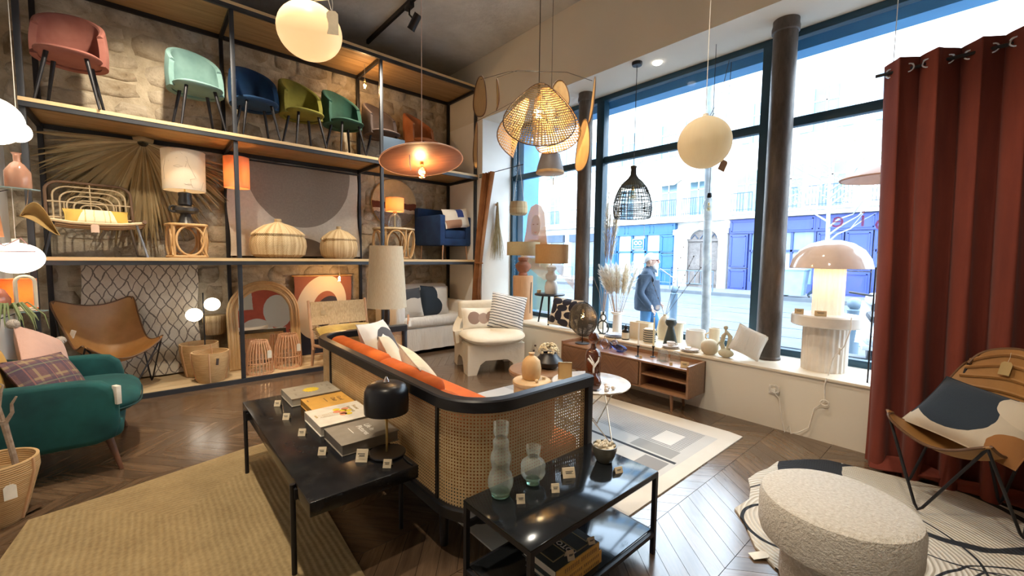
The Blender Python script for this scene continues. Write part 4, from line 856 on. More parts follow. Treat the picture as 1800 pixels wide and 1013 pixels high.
# baskets, bowl lamp
RW = NT('rope_basket'); v = RW.coord(); z = RW.sep(v)[2]; f = RW.noise(RW.scalev(v, (3, 3, 22)), 4, 3); RW.col(RW.mix(RW.ramp(f, .3, .7), (.62, .41, .20), (.50, .31, .13))); RW.set(rough=.7); RW.bump(RW.math('SINE', RW.math('MULTIPLY', z, 520)), .35, .004); RW = RW.m
ROPE = mat('rope_seam', (.66, .40, .22), None, 9, .8)
def pot_basket(label, x, y, z, r0, r1, h, m=RW, seams=(0, 90, 180, 270), rz=0, tagm=True):
    t = thing('rope_basket', label, 'basket', (x, y, z), rz); pr = [(1e-4, 0), (r0 * .95, 0), (r0, .01), ((r0 + r1) * .515, h * .45), (r1 * 1.01, h * .8), (r1, h), (r1 - .014, h), (r1 * .99 - .016, h * .8), (r0 - .012, .02), (1e-4, .02)]
    b = B().lathe(pr, n=40).build('body', m, t)
    for a in seams:
        c, s = math.cos(math.radians(a)), math.sin(math.radians(a)); B().tube([((r + .003) * c, (r + .003) * s, z_) for r, z_ in pr[2:6]] + [((r1 - .018) * c, (r1 - .018) * s, h - .01), ((r1 - .02) * c, (r1 - .02) * s, h * .8)], .008, 6).build('rope_seam', ROPE, t)
    if tagm: B().box((.25 * r1, -r1 * 1.0, h * .72), (.026, .004, .075), 0, (-.08, .15, .25)).build('leather_tag', mat('dark_leather', (.05, .03, .02), None, 9, .6), t)
    return t
pot_basket('honey coloured rope basket with leather tag in front of the arched mirror post', .545, 6.02, ZB, .135, .185, .355, seams=(-100, -10, 80, 170)); pot_basket('honey coloured rope basket half hidden behind another in the lower bay', .47, 6.41, ZB, .15, .20, .40, seams=(-60, 30, 120, 210), tagm=False)
pb = thing('hanging_basket', 'small yellow woven basket hung on the stone wall behind the two globe lamp', 'basket', (.66, 6.655, .50)); B().lathe([(1e-4, 0), (.10, 0), (.12, .04), (.125, .24), (.115, .25), (.11, .06), (1e-4, .03)], n=28).build('body', WEAVE, pb); B().lathe([(.126, .16), (.132, .17), (.132, .24), (.126, .25)], n=28).build('rim', WEAVE, pb)
gl = thing('globe_lamp', 'thin black lamp with two glowing white globes behind the rope baskets', 'lamp', (.53, 6.43, ZB + .0205)); OPAL = glow('opal_glow', (1, .90, .74), 2.6, (.9, .88, .84))
B().lathe([(.001, 0), (.05, 0), (.05, .015), (.012, .022)], n=24).build('base', BLACK, gl); B().cyl((0, 0, .02), (0, 0, 1.0), .007).build('stem', BLACK, gl)
for x, z in ((-.095, .73), (.09, .85)): g = B().ball((x, 0, z), (.088, .088, .082), 24, 14).build('globe', OPAL, gl); B().cyl((0, 0, z), (x * .4, 0, z), .012).build('arm', BRASS, g)
# arched mirror
mi = thing('arched_mirror', 'arched mirror in a thick ribbed rattan frame leaning on the stone wall', 'mirror', (1.20, 6.36, ZB), 0, rot=(math.radians(-8), 0, 0))
def archp(w, h, n=18): return [(-w, 0)] + [(-w * math.cos(PI * k / n), h - w + w * math.sin(PI * k / n)) for k in range(n + 1)] + [(w, 0)]
WR = wood('mirror_rattan', (.62, .43, .22), (.46, .29, .12), 2, 4, .5, 4)
for k, (w, h) in enumerate(((.415, 1.13), (.385, 1.10), (.355, 1.07), (.325, 1.04))): B().tube([(x, 0 - .01 * (k % 2), z + .01) for x, z in archp(w, h)], .019, 8).build('frame_cane', WR, mi)
B().cyl((-.43, 0, .012), (.43, 0, .012), .018).build('frame_foot', WR, mi)
MIR = NT('mirror_glass'); MIR.col((.92, .93, .92)); MIR.set(rough=.01, metal=1); B().prism(archp(.325, 1.04), -.004, .004, lambda x, y, z: (x, z, y + .01)).build('mirror_glass', MIR.m, mi); B().prism(archp(.41, 1.12), .008, .018, lambda x, y, z: (x, z, y + .01)).build('backing', WR, mi)
# slatted rattan lanterns
SLT = wood('lantern_slat', (.68, .40, .24), (.56, .30, .16), 2, 5, .5, 4)
def lantern(label, x, y, r0, r1, h):
    t = thing('slat_lantern', label, 'lantern', (x, y, ZB - .006), .1, 'slatted rattan lanterns')
    for r, z in ((r0, .012), (r0 * .99, .03), (r1, h - .01), (r1, h - .025), (r0 * .96, h * .35)): B().tube([(r * math.cos(k * PI / 16), r * math.sin(k * PI / 16), z) for k in range(32)], .006, 6, True).build('hoop', SLT, t)
    for k in range(24): a = k * PI / 12; c, s = math.cos(a), math.sin(a); B().tube([(r0 * c, r0 * s, .005), (r0 * 1.02 * c, r0 * 1.02 * s, h * .25), ((r0 * .7 + r1 * .36) * c, (r0 * .7 + r1 * .36) * s, h * .65), (r1 * c, r1 * s, h)], .0065, 6).build('slat', SLT, t)
    B().lathe([(.04, 0), (.055, .005), (.055, .22), (.05, .23)], (0, 0, .01), 20).build('glass_cylinder', GLS, t); hangtag(t, (r0 * .55, -r0 * .86, h * .72), .05, .10); return t
lantern('slatted rattan lantern standing beside the steel post of the shelf', 1.05, 6.04, .145, .088, .425); lantern('slatted rattan lantern standing against the arched mirror glass', 1.41, 6.17, .16, .105, .45)
# terracotta abstract hanging
TC = NT('terracotta_print'); v = TC.coord(); x, y, z = TC.sep(v); p = TC.comb(x, 0, TC.math('ADD', z, TC.math('MULTIPLY', x, -.25))); c = TC.mix(TC.noise(v, 40, 3), (.36, .135, .085), (.31, .11, .07))
c = TC.mix(TC.ell(TC.comb(x, 0, z), (.10, 0, .38), (.28, 1, .50)), c, (.05, .045, .06)); c = TC.mix(TC.math('LESS_THAN', z, .36), c, (.025, .03, .055))
rg = TC.math('SUBTRACT', TC.ell(p, (-.03, 0, .72), (.37, 1, .48)), TC.ell(p, (.02, 0, .68), (.19, 1, .27)), clamp=True); c = TC.mix(rg, c, (.72, .64, .50)); TC.col(c); TC.set(rough=.95); TC.bump(TC.noise(v, 150, 2), .3, .004)
hanging('wall_textile', 'terracotta hanging with a cream loop shape behind the woven cane chair', 'wall hanging', 1.63, 2.46, .044, 1.235, 6.71, TC.m, .006, 0, True, RAT)
# woven chair with mustard cushion
wc = thing('woven_chair', 'low teak chair with a woven cane back standing before the terracotta hanging', 'chair', (2.04, 5.70, 0), math.radians(0)); TEAK = wood('teak', (.60, .36, .21), (.46, .25, .13), 2, 4, .5, 6)
CW = NT('cane_cloth'); v = CW.coord(); x, y, z = CW.sep(v); w = CW.math('MULTIPLY', CW.math('SINE', CW.math('MULTIPLY', x, 420)), CW.math('SINE', CW.math('MULTIPLY', z, 420))); CW.col(CW.mix(CW.ramp(CW.noise(CW.scalev(v, (30, 30, 3)), 3, 3), .35, .65), (.64, .46, .25), (.47, .31, .15))); CW.set(rough=.7); CW.bump(w, .6, .004)
for s in (-1, 1):
    B().tube([(s * .38, .20, .28), (s * .385, .30, .60), (s * .39, .37, .93)], [.022, .022, .018], 8).build('back_post', TEAK, wc); B().cyl((s * .38, -.32, .0), (s * .37, -.30, .40), .017, .022).build('leg', TEAK, wc); B().cyl((s * .38, .30, .0), (s * .38, .22, .32), .017, .022).build('leg', TEAK, wc); B().tube([(s * .37, -.34, .40), (s * .37, .26, .33)], .022, 8).build('seat_rail', TEAK, wc)
B().tube([(-.38, -.31, .385), (.38, -.31, .385)], .02, 8).build('front_rail', TEAK, wc); B().tube([(-.38, -.28, .16), (.38, -.28, .16)], .012, 8).build('stretcher', TEAK, wc); B().tube([(-.38, .29, .2), (.38, .29, .2)], .012, 8).build('stretcher', TEAK, wc)
B().surf(lambda u, v: (-.37 + .74 * u, .29 + .075 * v - .015 * math.sin(PI * u), .60 + .31 * v), 10, 6, .018).build('backrest', CW.m, wc); B().surf(lambda u, v: (-.36 + .72 * u, -.31 + .52 * v, .40 - .07 * v - .02 * math.sin(PI * u)), 10, 8, .015).build('seat', CW.m, wc); hangtag(wc, (-.22, .30, .80), .06, .07, (0, 0, 0), KRAFT)
MUS = fabric('mustard_fabric', (.52, .36, .08), (.38, .24, .045), .9, .3, 200, 9, .5); cu = cushion('mustard fringed floor cushion resting on the woven cane chair', .74, .42, .16, MUS, (2.04, 5.68, .50), (-66, 0, 0), pinch=.03); FRG = mat('fringe_brown', (.17, .095, .03), None, 9, .9); b = B()
rf = random.Random(2)
for k in range(150):
    e = rf.random(); x, z, dx, dz = ((-.37 + .74 * e, .20, 0, 1) if k % 3 == 0 else (-.36, -.2 + .4 * e, -1, -.3) if k % 3 == 1 else (.36, -.2 + .4 * e, 1, -.3)); L = rf.uniform(.03, .06); b.tube([(x, 0, z), (x + dx * L, -.015, z + dz * L * .6 - .01)], [.006, .003], 5)
b.build('fringe', FRG, cu, kind='stuff')
# bare bulbs on cords below the shelves
for x, y, z, zt, lb in ((2.14, 6.28, 1.20, 1.474, 'bare glowing bulb on a cord before the terracotta hanging'), (2.56, 6.28, 4.07, 4.374, 'bare glowing bulb on a cord above the velvet chairs')):
    bb = thing('bare_bulb', lb, 'bulb', (x, y, z), 0, 'bare bulbs on cords'); bulbmesh(bb, (0, 0, 0), .04); B().tube([(0, 0, .09), (0, 0, zt - z)], .003, 5).build('cord', CORD, bb); lamp('bulb_light', 'POINT', (x, y, z), 8, (1, .62, .3), .03)
# floor lamp with linen shade
fp = thing('floor_lamp', 'floor lamp with a tall natural linen shade and dark turned stem beside the cane sofa', 'lamp', (2.31, 5.05, 0)); LSH = shade_mat('shade_linen', (.84, .76, .60), (.66, .56, .40), 1, 90, .4); DW = wood('dark_turned', (.03, .022, .02), (.05, .035, .03), 2, 4, .4)
drum(fp, .245, .90, .20, 1.675, LSH, n=48); B().lathe([(.15, 0), (.16, .015), (.15, .04), (.05, .06), (.03, .1), (.035, .2), (.028, .22), (.04, .26), (.028, .30), (.03, .45), (.042, .50), (.03, .55), (.045, .60), (.04, .66), (.025, .68)], n=24).build('base', DW, fp); B().lathe([(.028, .68), (.036, .72), (.036, .84), (.03, .90), (.012, .92), (.012, 1.1)], n=20).build('stem', DW, fp)
B().tube([(.2, -.12, .92), (.23, -.12, .80)], .001, 4).build('tag_string', CORD, fp); hangtag(fp, (.235, -.12, .80), .035, .13, (0, 0, .3), mat('tag_orange', (.72, .36, .18), None, 9, .8)); hangtag(fp, (.25, -.13, .72), .04, .08, (0, 0, .2))
# white slip-covered sofa
WSL = NT('white_linen'); v = WSL.coord(); f = WSL.noise(WSL.scalev(v, (7, 7, 1.2)), 3.2, 4, .6); WSL.col(WSL.mix(WSL.noise(v, 4), (.80, .78, .74), (.72, .70, .66))); WSL.set(rough=.95, sheen=.1); WSL.bump(f, .6, .03); WSL = WSL.m
ws = thing('white_sofa', 'white slip-covered sofa standing in the bay under the navy armchair', 'sofa', (3.56, 6.30, 0))
SW = 1.40
def skirt(u, v):
    a = u * 4; W, D = SW / 2, .40; rp = .012 * math.sin(u * 150) * (1 - v)
    if a < 1: return (-W + 2 * W * a, -D - rp - .02 * (1 - v), .06 + .34 * v)
    if a < 2: return (W + rp, -D + 2 * D * (a - 1), .06 + .34 * v)
    if a < 3: return (W - 2 * W * (a - 2), D, .06 + .34 * v)
    return (-W - rp, D - 2 * D * (a - 3), .06 + .34 * v)
B().surf(skirt, 161, 6, .012, cu=True).build('skirt', WSL, ws, sharp=80); B().box((0, 0, .36), (SW - .02, .78, .12), .04).build('seat_base', WSL, ws); B().box((0, -.06, .50), (SW - .22, .74, .18), .07, None, 4).build('seat_cushion', WSL, ws)
for s in (-1, 1): B().box((s * (SW / 2 - .07), 0, .56), (.17, .80, .46), .06, None, 3).build('armrest', WSL, ws)
B().box((0, .33, .66), (SW - .1, .16, .74), .06, None, 3).build('backrest', WSL, ws); B().box((-.02, .21, .83), (SW - .26, .20, .50), .08, (-.16, 0, 0), 4).build('back_cushion', WSL, ws)
for s in (-1, 1):
    for y in (-.3, .3): B().cyl((s * .6, y, 0), (s * .6, y, .07), .025).build('foot', BLACK, ws)
P1 = pat('print_blob_navy', (.62, .58, .52), [('e', (-.13, .06, .15, .30), (.012, .022, .035)), ('e', (-.07, -.10, .17, .16), (.012, .022, .035)), ('b', (-.26, -.10, -.26, .26), (.012, .022, .035)), ('e', (.25, -.06, .05, .07), (.42, .28, .2))])
cushion('beige cushion with a navy wavy blob on the white sofa', .56, .50, .15, P1, (3.60, 6.05, .82), (-12, 3, 4))
P2 = pat('print_slate_corner', (.66, .62, .56), [('half', (-.2, 1, .02), (.05, .055, .065)), ('e', (.05, -.05, .17, .12), (.55, .51, .45))])
cushion('beige cushion with a slate grey upper half on the white sofa', .44, .46, .14, P2, (3.11, 6.01, .81), (-12, -4, -6))
# white canvas armchair
wa = thing('white_armchair', 'low cream canvas armchair with arched plinth legs before the white sofa', 'armchair', (3.62, 4.62, 0), math.radians(-21)); CAN = NT('cream_canvas'); v = CAN.coord(); CAN.col(CAN.mix(CAN.noise(v, 5), (.74, .67, .54), (.66, .59, .46))); CAN.set(rough=.95); CAN.bump(CAN.noise(v, 22, 4), .35, .012); CAN = CAN.m
def archleg(w, h, foot, top): return [(-w, 0), (-w + foot, 0), (-w + foot + .05, h * .45), (-w + foot + .12, h * .62), (w - foot - .12, h * .62), (w - foot - .05, h * .45), (w - foot, 0), (w, 0), (w, top), (-w, top)]
W_, D_ = .40, .40
for s in (-1, 1):
    B().prism(archleg(W_ - .005, .30, .12, .40), -.05, .05, lambda x, y, z: (x, s * (D_ - .05) + z, y)).build('plinth_side', CAN, wa)
    B().prism(archleg(D_ - .1, .30, .10, .40), -.045, .045, lambda x, y, z: (s * (W_ - .045) + z, x, y)).build('plinth_side', CAN, wa)
B().surf(lambda u, v: ((W_ + .035 + .02 * v) * math.cos(math.radians(-8 + 196 * u)), -.02 + (D_ + .03) * math.sin(math.radians(-8 + 196 * u)), .38 + (.16 + .33 * math.sin(math.radians(-8 + 196 * u)) ** 2 * (1 if 1 else 0)) * v), 30, 6, .10).build('backrest', CAN, wa)
B().box((0, 0, .38), (.78, .78, .08), .03).build('seat_deck', CAN, wa)
B().surf(lambda u, v: (.44 * math.copysign(abs(math.cos(2 * PI * u)) ** .55, math.cos(2 * PI * u)) * math.sin(PI * v) ** .4, -.10 + .42 * math.copysign(abs(math.sin(2 * PI * u)) ** .55, math.sin(2 * PI * u)) * math.sin(PI * v) ** .4, .475 - .075 * math.cos(PI * v) + .02 * math.cos(4 * PI * u)), 36, 11, cu=True).build('seat_cushion', CAN, wa)
B().box((0, .30, .74), (.72, .15, .36), .06, (-.12, 0, 0), 4).build('back_cushion', CAN, wa)
P3 = pat('print_dots', (.80, .74, .62), [('e', (-.12, 0, .085, .09), (.27, .18, .14)), ('e', (.01, -.01, .075, .075), (.34, .24, .19)), ('e', (.14, 0, .09, .09), (.25, .165, .13))])
cushion('cream lumbar cushion with three brown dots on the cream armchair', .56, .32, .14, P3, (3.53, 4.66, .69), (-20, 0, -22))
P4 = pat('print_lines', (.72, .72, .70), [('stripe', (.10, 1, 26, .30), (.05, .06, .08))])
cushion('white cushion with thin black lines leaning on the arm of the cream armchair', .50, .50, .15, P4, (3.82, 4.44, .79), (-20, 9, -40))
# ================================================================ rugs
def polyrug(poly, z0, z1, name, m, par, c):
    return B().prism([(x - c[0], y - c[1]) for x, y in poly], z0, z1).build(name, m, par)
JU = NT('jute'); v = JU.coord(); x, y, z = JU.sep(v); n = JU.math('MULTIPLY', JU.math('SUBTRACT', JU.noise(v, 3, 2), .5), .03)
d = JU.math('ADD', JU.math('MINIMUM', JU.math('SUBTRACT', .70, JU.math('ABSOLUTE', x)), JU.math('SUBTRACT', 1.15, JU.math('ABSOLUTE', y))), n)
st = JU.math('SINE', JU.math('MULTIPLY', d, 2 * PI / .030)); br = JU.math('SINE', JU.math('MULTIPLY', JU.math('ADD', x, y), 330))
f = JU.math('ADD', JU.math('MULTIPLY', st, .07), JU.math('ADD', JU.math('MULTIPLY', JU.noise(v, 5, 4), .5), JU.math('MULTIPLY', JU.noise(v, 55, 3), .5)))
JU.col(JU.mix(JU.ramp(f, .2, .85), (.21, .145, .065), (.47, .355, .18))); JU.set(rough=.95); JU.bump(JU.math('ADD', st, JU.math('MULTIPLY', br, .15)), .3, .004)
ju = thing('jute_rug', 'large braided jute rug lying under the black coffee table', 'rug', (.10, 2.6, 0)); rj = random.Random(4)
P = [(-.56, 3.55), (-.2, 3.62), (.1, 3.70), (.5, 3.80), (.80, 3.84), (.80, 3.2), (.77, 2.5), (.74, 1.9), (.72, 1.40), (-.1, 1.36), (-.62, 1.40), (-.63, 2.2), (-.62, 3.0)]
polyrug(P, .0005, .012, 'braid_field', JU.m, ju, (.10, 2.6)); B().box((-.69, 1.05, .018), (.16, .045, .004), 0, (0, 0, .75)).build('leather_corner_tab', mat('tab_leather', (.10, .055, .028), None, 9, .5), ju)
R2 = NT('area_rug'); v = R2.coord(); x, y, z = R2.sep(v); c = R2.mix(R2.noise(v, 6, 3), (.60, .56, .49), (.68, .64, .57))
inr = R2.math('MULTIPLY', R2.band(x, -1.1, 1.06), R2.band(y, -1.20, 1.15)); c = R2.mix(inr, c, R2.mix(R2.noise(v, 5, 3), (.56, .55, .52), (.47, .47, .46)))
def rb(a, b, p, q): return R2.math('MULTIPLY', R2.band(x, a, b), R2.band(y, p, q))
ls = R2.math('LESS_THAN', R2.math('FRACT', R2.math('MULTIPLY', x, 38)), .38); c = R2.mix(R2.math('MULTIPLY', rb(.56, 1.04, -1.10, 1.1), ls), c, (.14, .14, .15))
c = R2.mix(rb(.40, .56, -1.12, -.75), c, (.30, .30, .29)); c = R2.mix(rb(.34, .375, -1.18, .6), c, (.035, .04, .05)); c = R2.mix(rb(-.25, .32, -1.15, -.95), c, (.24, .24, .24)); c = R2.mix(rb(.62, .88, -1.0, -.82), c, (.66, .64, .60)); c = R2.mix(rb(-.9, .1, .2, .8), c, (.33, .34, .36))
R2.col(c); R2.set(rough=.95); R2.bump(R2.noise(v, 140, 3), .4, .004)
r2 = thing('area_rug', 'flat woven rug with fine dark lines and grey blocks under the coffee tables', 'rug', (2.6, 2.65, 0)); polyrug([(1.32, 1.34), (2.3, 1.335), (3.88, 1.33), (3.90, 1.45), (3.83, 2.7), (3.80, 3.72), (2.4, 3.74), (1.32, 3.72)], .0005, .010, 'field', R2.m, r2, (2.6, 2.65))
WR_ = NT('wavy_rug'); v = WR_.coord(); x, y, z = WR_.sep(v); n = WR_.math('MULTIPLY', WR_.math('SUBTRACT', WR_.noise(v, 2.2, 2), .5), .12); p = WR_.comb(WR_.math('ADD', x, n), WR_.math('ADD', y, n), 0)
rip = WR_.math('SINE', WR_.math('MULTIPLY', WR_.vec('LENGTH', WR_.vec('SUBTRACT', p, (-.3, .3, 0))), 260)); c = WR_.mix(WR_.ramp(WR_.math('ADD', rip, WR_.noise(v, 30, 3)), -.5, 1.6), (.56, .52, .44), (.72, .68, .60))
def rng(cx, cy, rx, ry, w): return WR_.math('SUBTRACT', WR_.ell(p, (cx, cy, 0), (rx, ry, 1)), WR_.ell(p, (cx, cy, 0), (rx - w, ry - w, 1)), clamp=True)
for a in ((-.42, .50, .24, .20, .022), (-.02, .62, .14, .10, .018), (-.25, .24, .62, .56, .014), (.55, .0, .44, .52, .05), (.52, -.02, .62, .74, .014), (-.35, -.55, .5, .42, .014), (-.3, -.5, .36, .3, .012)): c = WR_.mix(rng(*a), c, (.018, .022, .03))
c = WR_.mix(WR_.ell(p, (.52, .58, 0), (.40, .18, 1)), c, (.022, .026, .034)); WR_.col(c); WR_.set(rough=.95); WR_.bump(rip, .6, .006)
wr2 = thing('wavy_rug', 'cream wavy edged rug with dark curved lines under the round boucle stool', 'rug', (3.15, .20, 0))
polyrug([(2.25, .45), (2.33, .62), (2.42, .74), (2.60, .86), (2.70, .95), (2.88, .93), (3.02, .97), (3.15, 1.03), (3.30, 1.02), (3.42, .99), (3.6, .98), (3.8, .86), (3.93, .74), (3.97, .55), (4.02, .30), (4.08, .0), (4.0, -.4), (3.7, -.75), (3.2, -.9), (2.7, -.85), (2.35, -.6), (2.2, -.2), (2.18, .2)], .0005, .012, 'field', WR_.m, wr2, (3.15, .20)); hangtag(wr2, (-.76, .47, .02), .05, .09, (1.45, 0, .9))
# ================================================================ cane sofa
def sweep(path, sec):
    """sweep a closed (n,z) section along a plan path with outward normals"""
    def fn_factory():
        pts = [Vector((x, y, 0)) for x, y in path]; N = []
        for i in range(len(pts)):
            d = (pts[min(i + 1, len(pts) - 1)] - pts[max(i - 1, 0)]).normalized(); N.append(Vector((-d.y, d.x, 0)))
        return pts, N
    pts, N = fn_factory(); vs = []; k = len(sec)
    for p, n in zip(pts, N):
        for a, z in sec: q = p + n * a; vs.append((q.x, q.y, z))
    fs = [(i * k + j, i * k + (j + 1) % k, (i + 1) * k + (j + 1) % k, (i + 1) * k + j) for i in range(len(pts) - 1) for j in range(k)]
    fs += [tuple(range(k))[::-1], tuple((len(pts) - 1) * k + j for j in range(k))]; return B().add(vs, fs)
CX, CY = 1.55, 2.74
def upath(x0, x1, y0, y1, r):
    p = [(x1, y1), (x0 + r + .3, y1)]
    p += [(x0 + r - r * math.sin(a * PI / 20), y1 - r + r * math.cos(a * PI / 20)) for a in range(11)]
    p += [(x0, y1 - r - .3), (x0, (y0 + y1) / 2), (x0, y0 + r + .3)]
    p += [(x0 + r - r * math.cos(a * PI / 20), y0 + r - r * math.sin(a * PI / 20)) for a in range(11)]
    p += [(x0 + r + .3, y0), (x1, y0)]; return [(x - CX, y - CY) for x, y in p]
UP = upath(1.115, 2.0, 1.555, 3.93, .27)
cs = thing('cane_sofa', 'black framed sofa with woven cane back and arms and orange upholstery', 'sofa', (CX, CY, 0)); BW = mat('black_lacquer', (.010, .011, .014), (.014, .015, .02), 5, .35)
sec = lambda t, a, b: [(-t, a), (t, a), (t, b - .008), (t - .008, b), (-t + .008, b), (-t, b - .008)]
sweep(UP, sec(.034, .79, .852)).build('top_rail', BW, cs, sharp=30); sweep(UP, sec(.028, .225, .285)).build('bottom_rail', BW, cs, sharp=30)
t = NT('cane_webbing'); uv = t.coord('UV'); S_ = 1 / .0175; q = t.scalev(uv, (S_, S_, 0)); fx, fy, _ = t.sep(t.vec('FRACTION', q)); d = t.vec('LENGTH', t.comb(t.math('SUBTRACT', fx, .5), t.math('SUBTRACT', fy, .5), 0))
d45 = t.math('MAXIMUM', t.math('ABSOLUTE', t.math('SUBTRACT', fx, .5)), t.math('ABSOLUTE', t.math('SUBTRACT', fy, .5))); hole = t.math('GREATER_THAN', t.math('MAXIMUM', t.math('MULTIPLY', d, .93), t.math('MULTIPLY', d45, 1.0)), .215)
t.col(t.mix(t.ramp(t.noise(uv, 14, 3), .3, .7), (.78, .56, .29), (.66, .44, .20))); t.set(rough=.5, alpha=hole); t.bump(t.math('MULTIPLY', t.math('SINE', t.math('MULTIPLY', fx, 25)), t.math('SINE', t.math('MULTIPLY', fy, 25))), .4, .003); CANE = t.m
acc = [0]
for a, b in zip(UP, UP[1:]): acc.append(acc[-1] + math.dist(a, b))
b = B()
for i in range(len(UP) - 1):
    (x0, y0), (x1, y1) = UP[i], UP[i + 1]; b.add([(x0, y0, .28), (x1, y1, .28), (x1, y1, .795), (x0, y0, .795)], [(0, 1, 2, 3)], True, [[(acc[i], 0), (acc[i + 1], 0), (acc[i + 1], .515), (acc[i], .515)]])
b.build('cane_panel', CANE, cs, sharp=80)
for i in (1, 12, 13, 15, 27 - 1): pass
for (x, y) in ((1.115, 3.50), (1.115, 1.84)): B().box((x - CX, y - CY, .54), (.022, .022, .53)).build('stile', BW, cs)
for y in (1.555, 3.93): B().box((2.0 - .02 - CX, y - CY, .53), (.045, .06, .62), .005).build('front_post', BW, cs)
B().box((.02, 0, .255), (.86, 2.30, .05), .01).build('seat_base', BW, cs)
for x, y in ((1.16, 1.85), (1.16, 3.62), (1.96, 1.58), (1.96, 3.90)): B().cyl((x - CX, y - CY, .0105 if x > 1.9 else 0), (x - CX, y - CY, .26), .022, .03, 14).build('leg', BW, cs)
ORV = NT('orange_velvet'); v = ORV.coord(); ORV.col(ORV.mix(ORV.ramp(ORV.noise(v, 5, 4), .3, .7), (.64, .135, .014), (.46, .085, .008))); ORV.set(rough=.85, sheen=.0); ORV.bump(ORV.noise(v, 9, 4), .4, .02); ORV = ORV.m
B().box((.06, 0, .37), (.80, 2.24, .18), .06, None, 4).build('seat_cushion', ORV, cs)
for y, L, zz, h in ((3.28, .98, .63, .44), (2.44, .72, .625, .42), (1.86, .48, .60, .36)): B().box((-.275, y - CY, zz), (.15, L, h), .06, (0, -.10, 0), 4).build('back_cushion', ORV, cs)
B().box((-.02, -1.06, .63), (.52, .14, .34), .06, (.08, 0, 0), 4).build('arm_cushion', ORV, cs)
A1 = pat('print_white_slate', (.80, .76, .68), [('e', (.02, .0, .22, .18), (.055, .058, .065)), ('b', (.02, .30, -.14, .13), (.055, .058, .065)), ('e', (-.02, -.26, .20, .14), (.70, .62, .50))])
cushion('white cushion with a slate grey patch in the far corner of the cane sofa', .58, .52, .17, A1, (1.58, 3.56, .72), (-26, 4, 44))
A2 = pat('print_cream_sand', (.74, .64, .46), [('half', (1, .5, .16), (.80, .76, .68))]); cushion('cream and sand cushion leaning on the orange back of the cane sofa', .50, .46, .15, A2, (1.50, 3.16, .70), (-26, 8, 62))
A3 = pat('print_sand', (.70, .60, .43), [('stripe', (1, -.4, 6, .12), (.60, .50, .34))]); cushion('sand coloured cushion with frayed seam slouched in the middle of the cane sofa', .66, .44, .15, A3, (1.47, 2.60, .68), (-34, -4, 76), piping=mat('frayed', (.55, .5, .42), None, 30, .9))
# ================================================================ black coffee table with books
bt = thing('coffee_table', 'black lacquered coffee table with thin side legs standing on the jute rug', 'table', (.765, 2.72, 0)); GB = NT('gloss_black'); v = GB.coord(); GB.col(GB.mix(GB.ramp(GB.noise(v, 7, 6, .7), .5, .75), (.010, .011, .014), (.03, .03, .03))); GB.set(rough=GB.ramp(GB.noise(v, 4, 5), .35, .7, .12, .3)); GB = GB.m
B().box((0, 0, .435), (.53, 1.66, .07), .006).build('top', GB, bt)
for sx in (-1, 1):
    for y in (-.60, .64): g = B().cyl((sx * .278, y, .012 if sx < 0 else .0005), (sx * .278, y, .462), .0125, .0125, 12).build('leg', BLACK, bt); B().box((sx * .26, y, .42), (.03, .06, .05)).build('bracket', BLACK, g)
def book(label, x0, x1, y0, y1, z, h, cov, page, group='books on the black coffee table', name='book', spine=None):
    o = thing(name, label, 'book', ((x0 + x1) / 2, (y0 + y1) / 2, z), 0, group); w, d = x1 - x0, y1 - y0
    B().box((0, 0, h - .0025), (w, d, .005), .0015).build('cover', cov, o); B().box((0, 0, .0025), (w, d, .005), .0015).build('back_cover', cov, o); B().box((0, 0, h / 2), (w - .012, d - .012, h - .01)).build('pages', page, o)
    B().box((0, (d / 2 - .002) * (1 if spine is None else spine), h / 2), (w, .004, h - .004)).build('spine', cov, o); return o
def bm(n, c, c2=None): return mat('book_' + n, c, c2, 14, .7)
PG = bm('pages', (.78, .72, .60)); INKB = bm('ink_brown', (.28, .16, .06)); YEL = bm('yellow', (.85, .62, .05)); GRY = bm('greige', (.43, .385, .30)); ORG = bm('orange', (.76, .42, .085)); WHI = bm('white', (.82, .77, .66)); TAUP = bm('taupe', (.30, .265, .215)); TAUP2 = bm('taupe_pages', (.25, .22, .18)); WTX = bm('white_ink', (.85, .82, .75)); PNK = bm('coral', (.80, .30, .16)); TANI = bm('tan_ink', (.50, .38, .20))
ZT = .4705
k1 = book('greige art book with a yellow sunburst on its cover', .745, 1.085, 3.20, 3.50, ZT, .058, GRY, PG)
B().prism([((.062 if i % 2 else .048) * math.cos(i * PI / 16), (.062 if i % 2 else .048) * math.sin(i * PI / 16)) for i in range(32)], .0582, .059, lambda x, y, z: (x + .0, y + .0, z)).build('sunburst', YEL, k1)
for x, y, w in ((.10, .07, .04), (.13, .04, .03), (.12, -.05, .05), (-.1, .06, .03), (-.12, -.06, .04)): B().box((x, y, .0583), (.012, w, .0006)).build('print_line', bm('greige_dark', (.33, .29, .22)), k1)
k2 = book('plain orange book between the sunburst book and the balloon book', .80, 1.085, 2.90, 3.185, ZT, .05, ORG, ORG)
text('title', 'Good\nChair', .042, INKB, k2, (.07, .05, .0504), (0, 0, -PI / 2)); B().box((-.01, .02, .0503), (.006, .09, .0006)).build('print_line', INKB, k2); B().box((-.115, .07, .0503), (.006, .035, .0006)).build('print_line', INKB, k2)
k3 = book('white book printed with orange and coral balloon flowers', .745, 1.085, 2.555, 2.88, ZT, .062, WHI, PG)
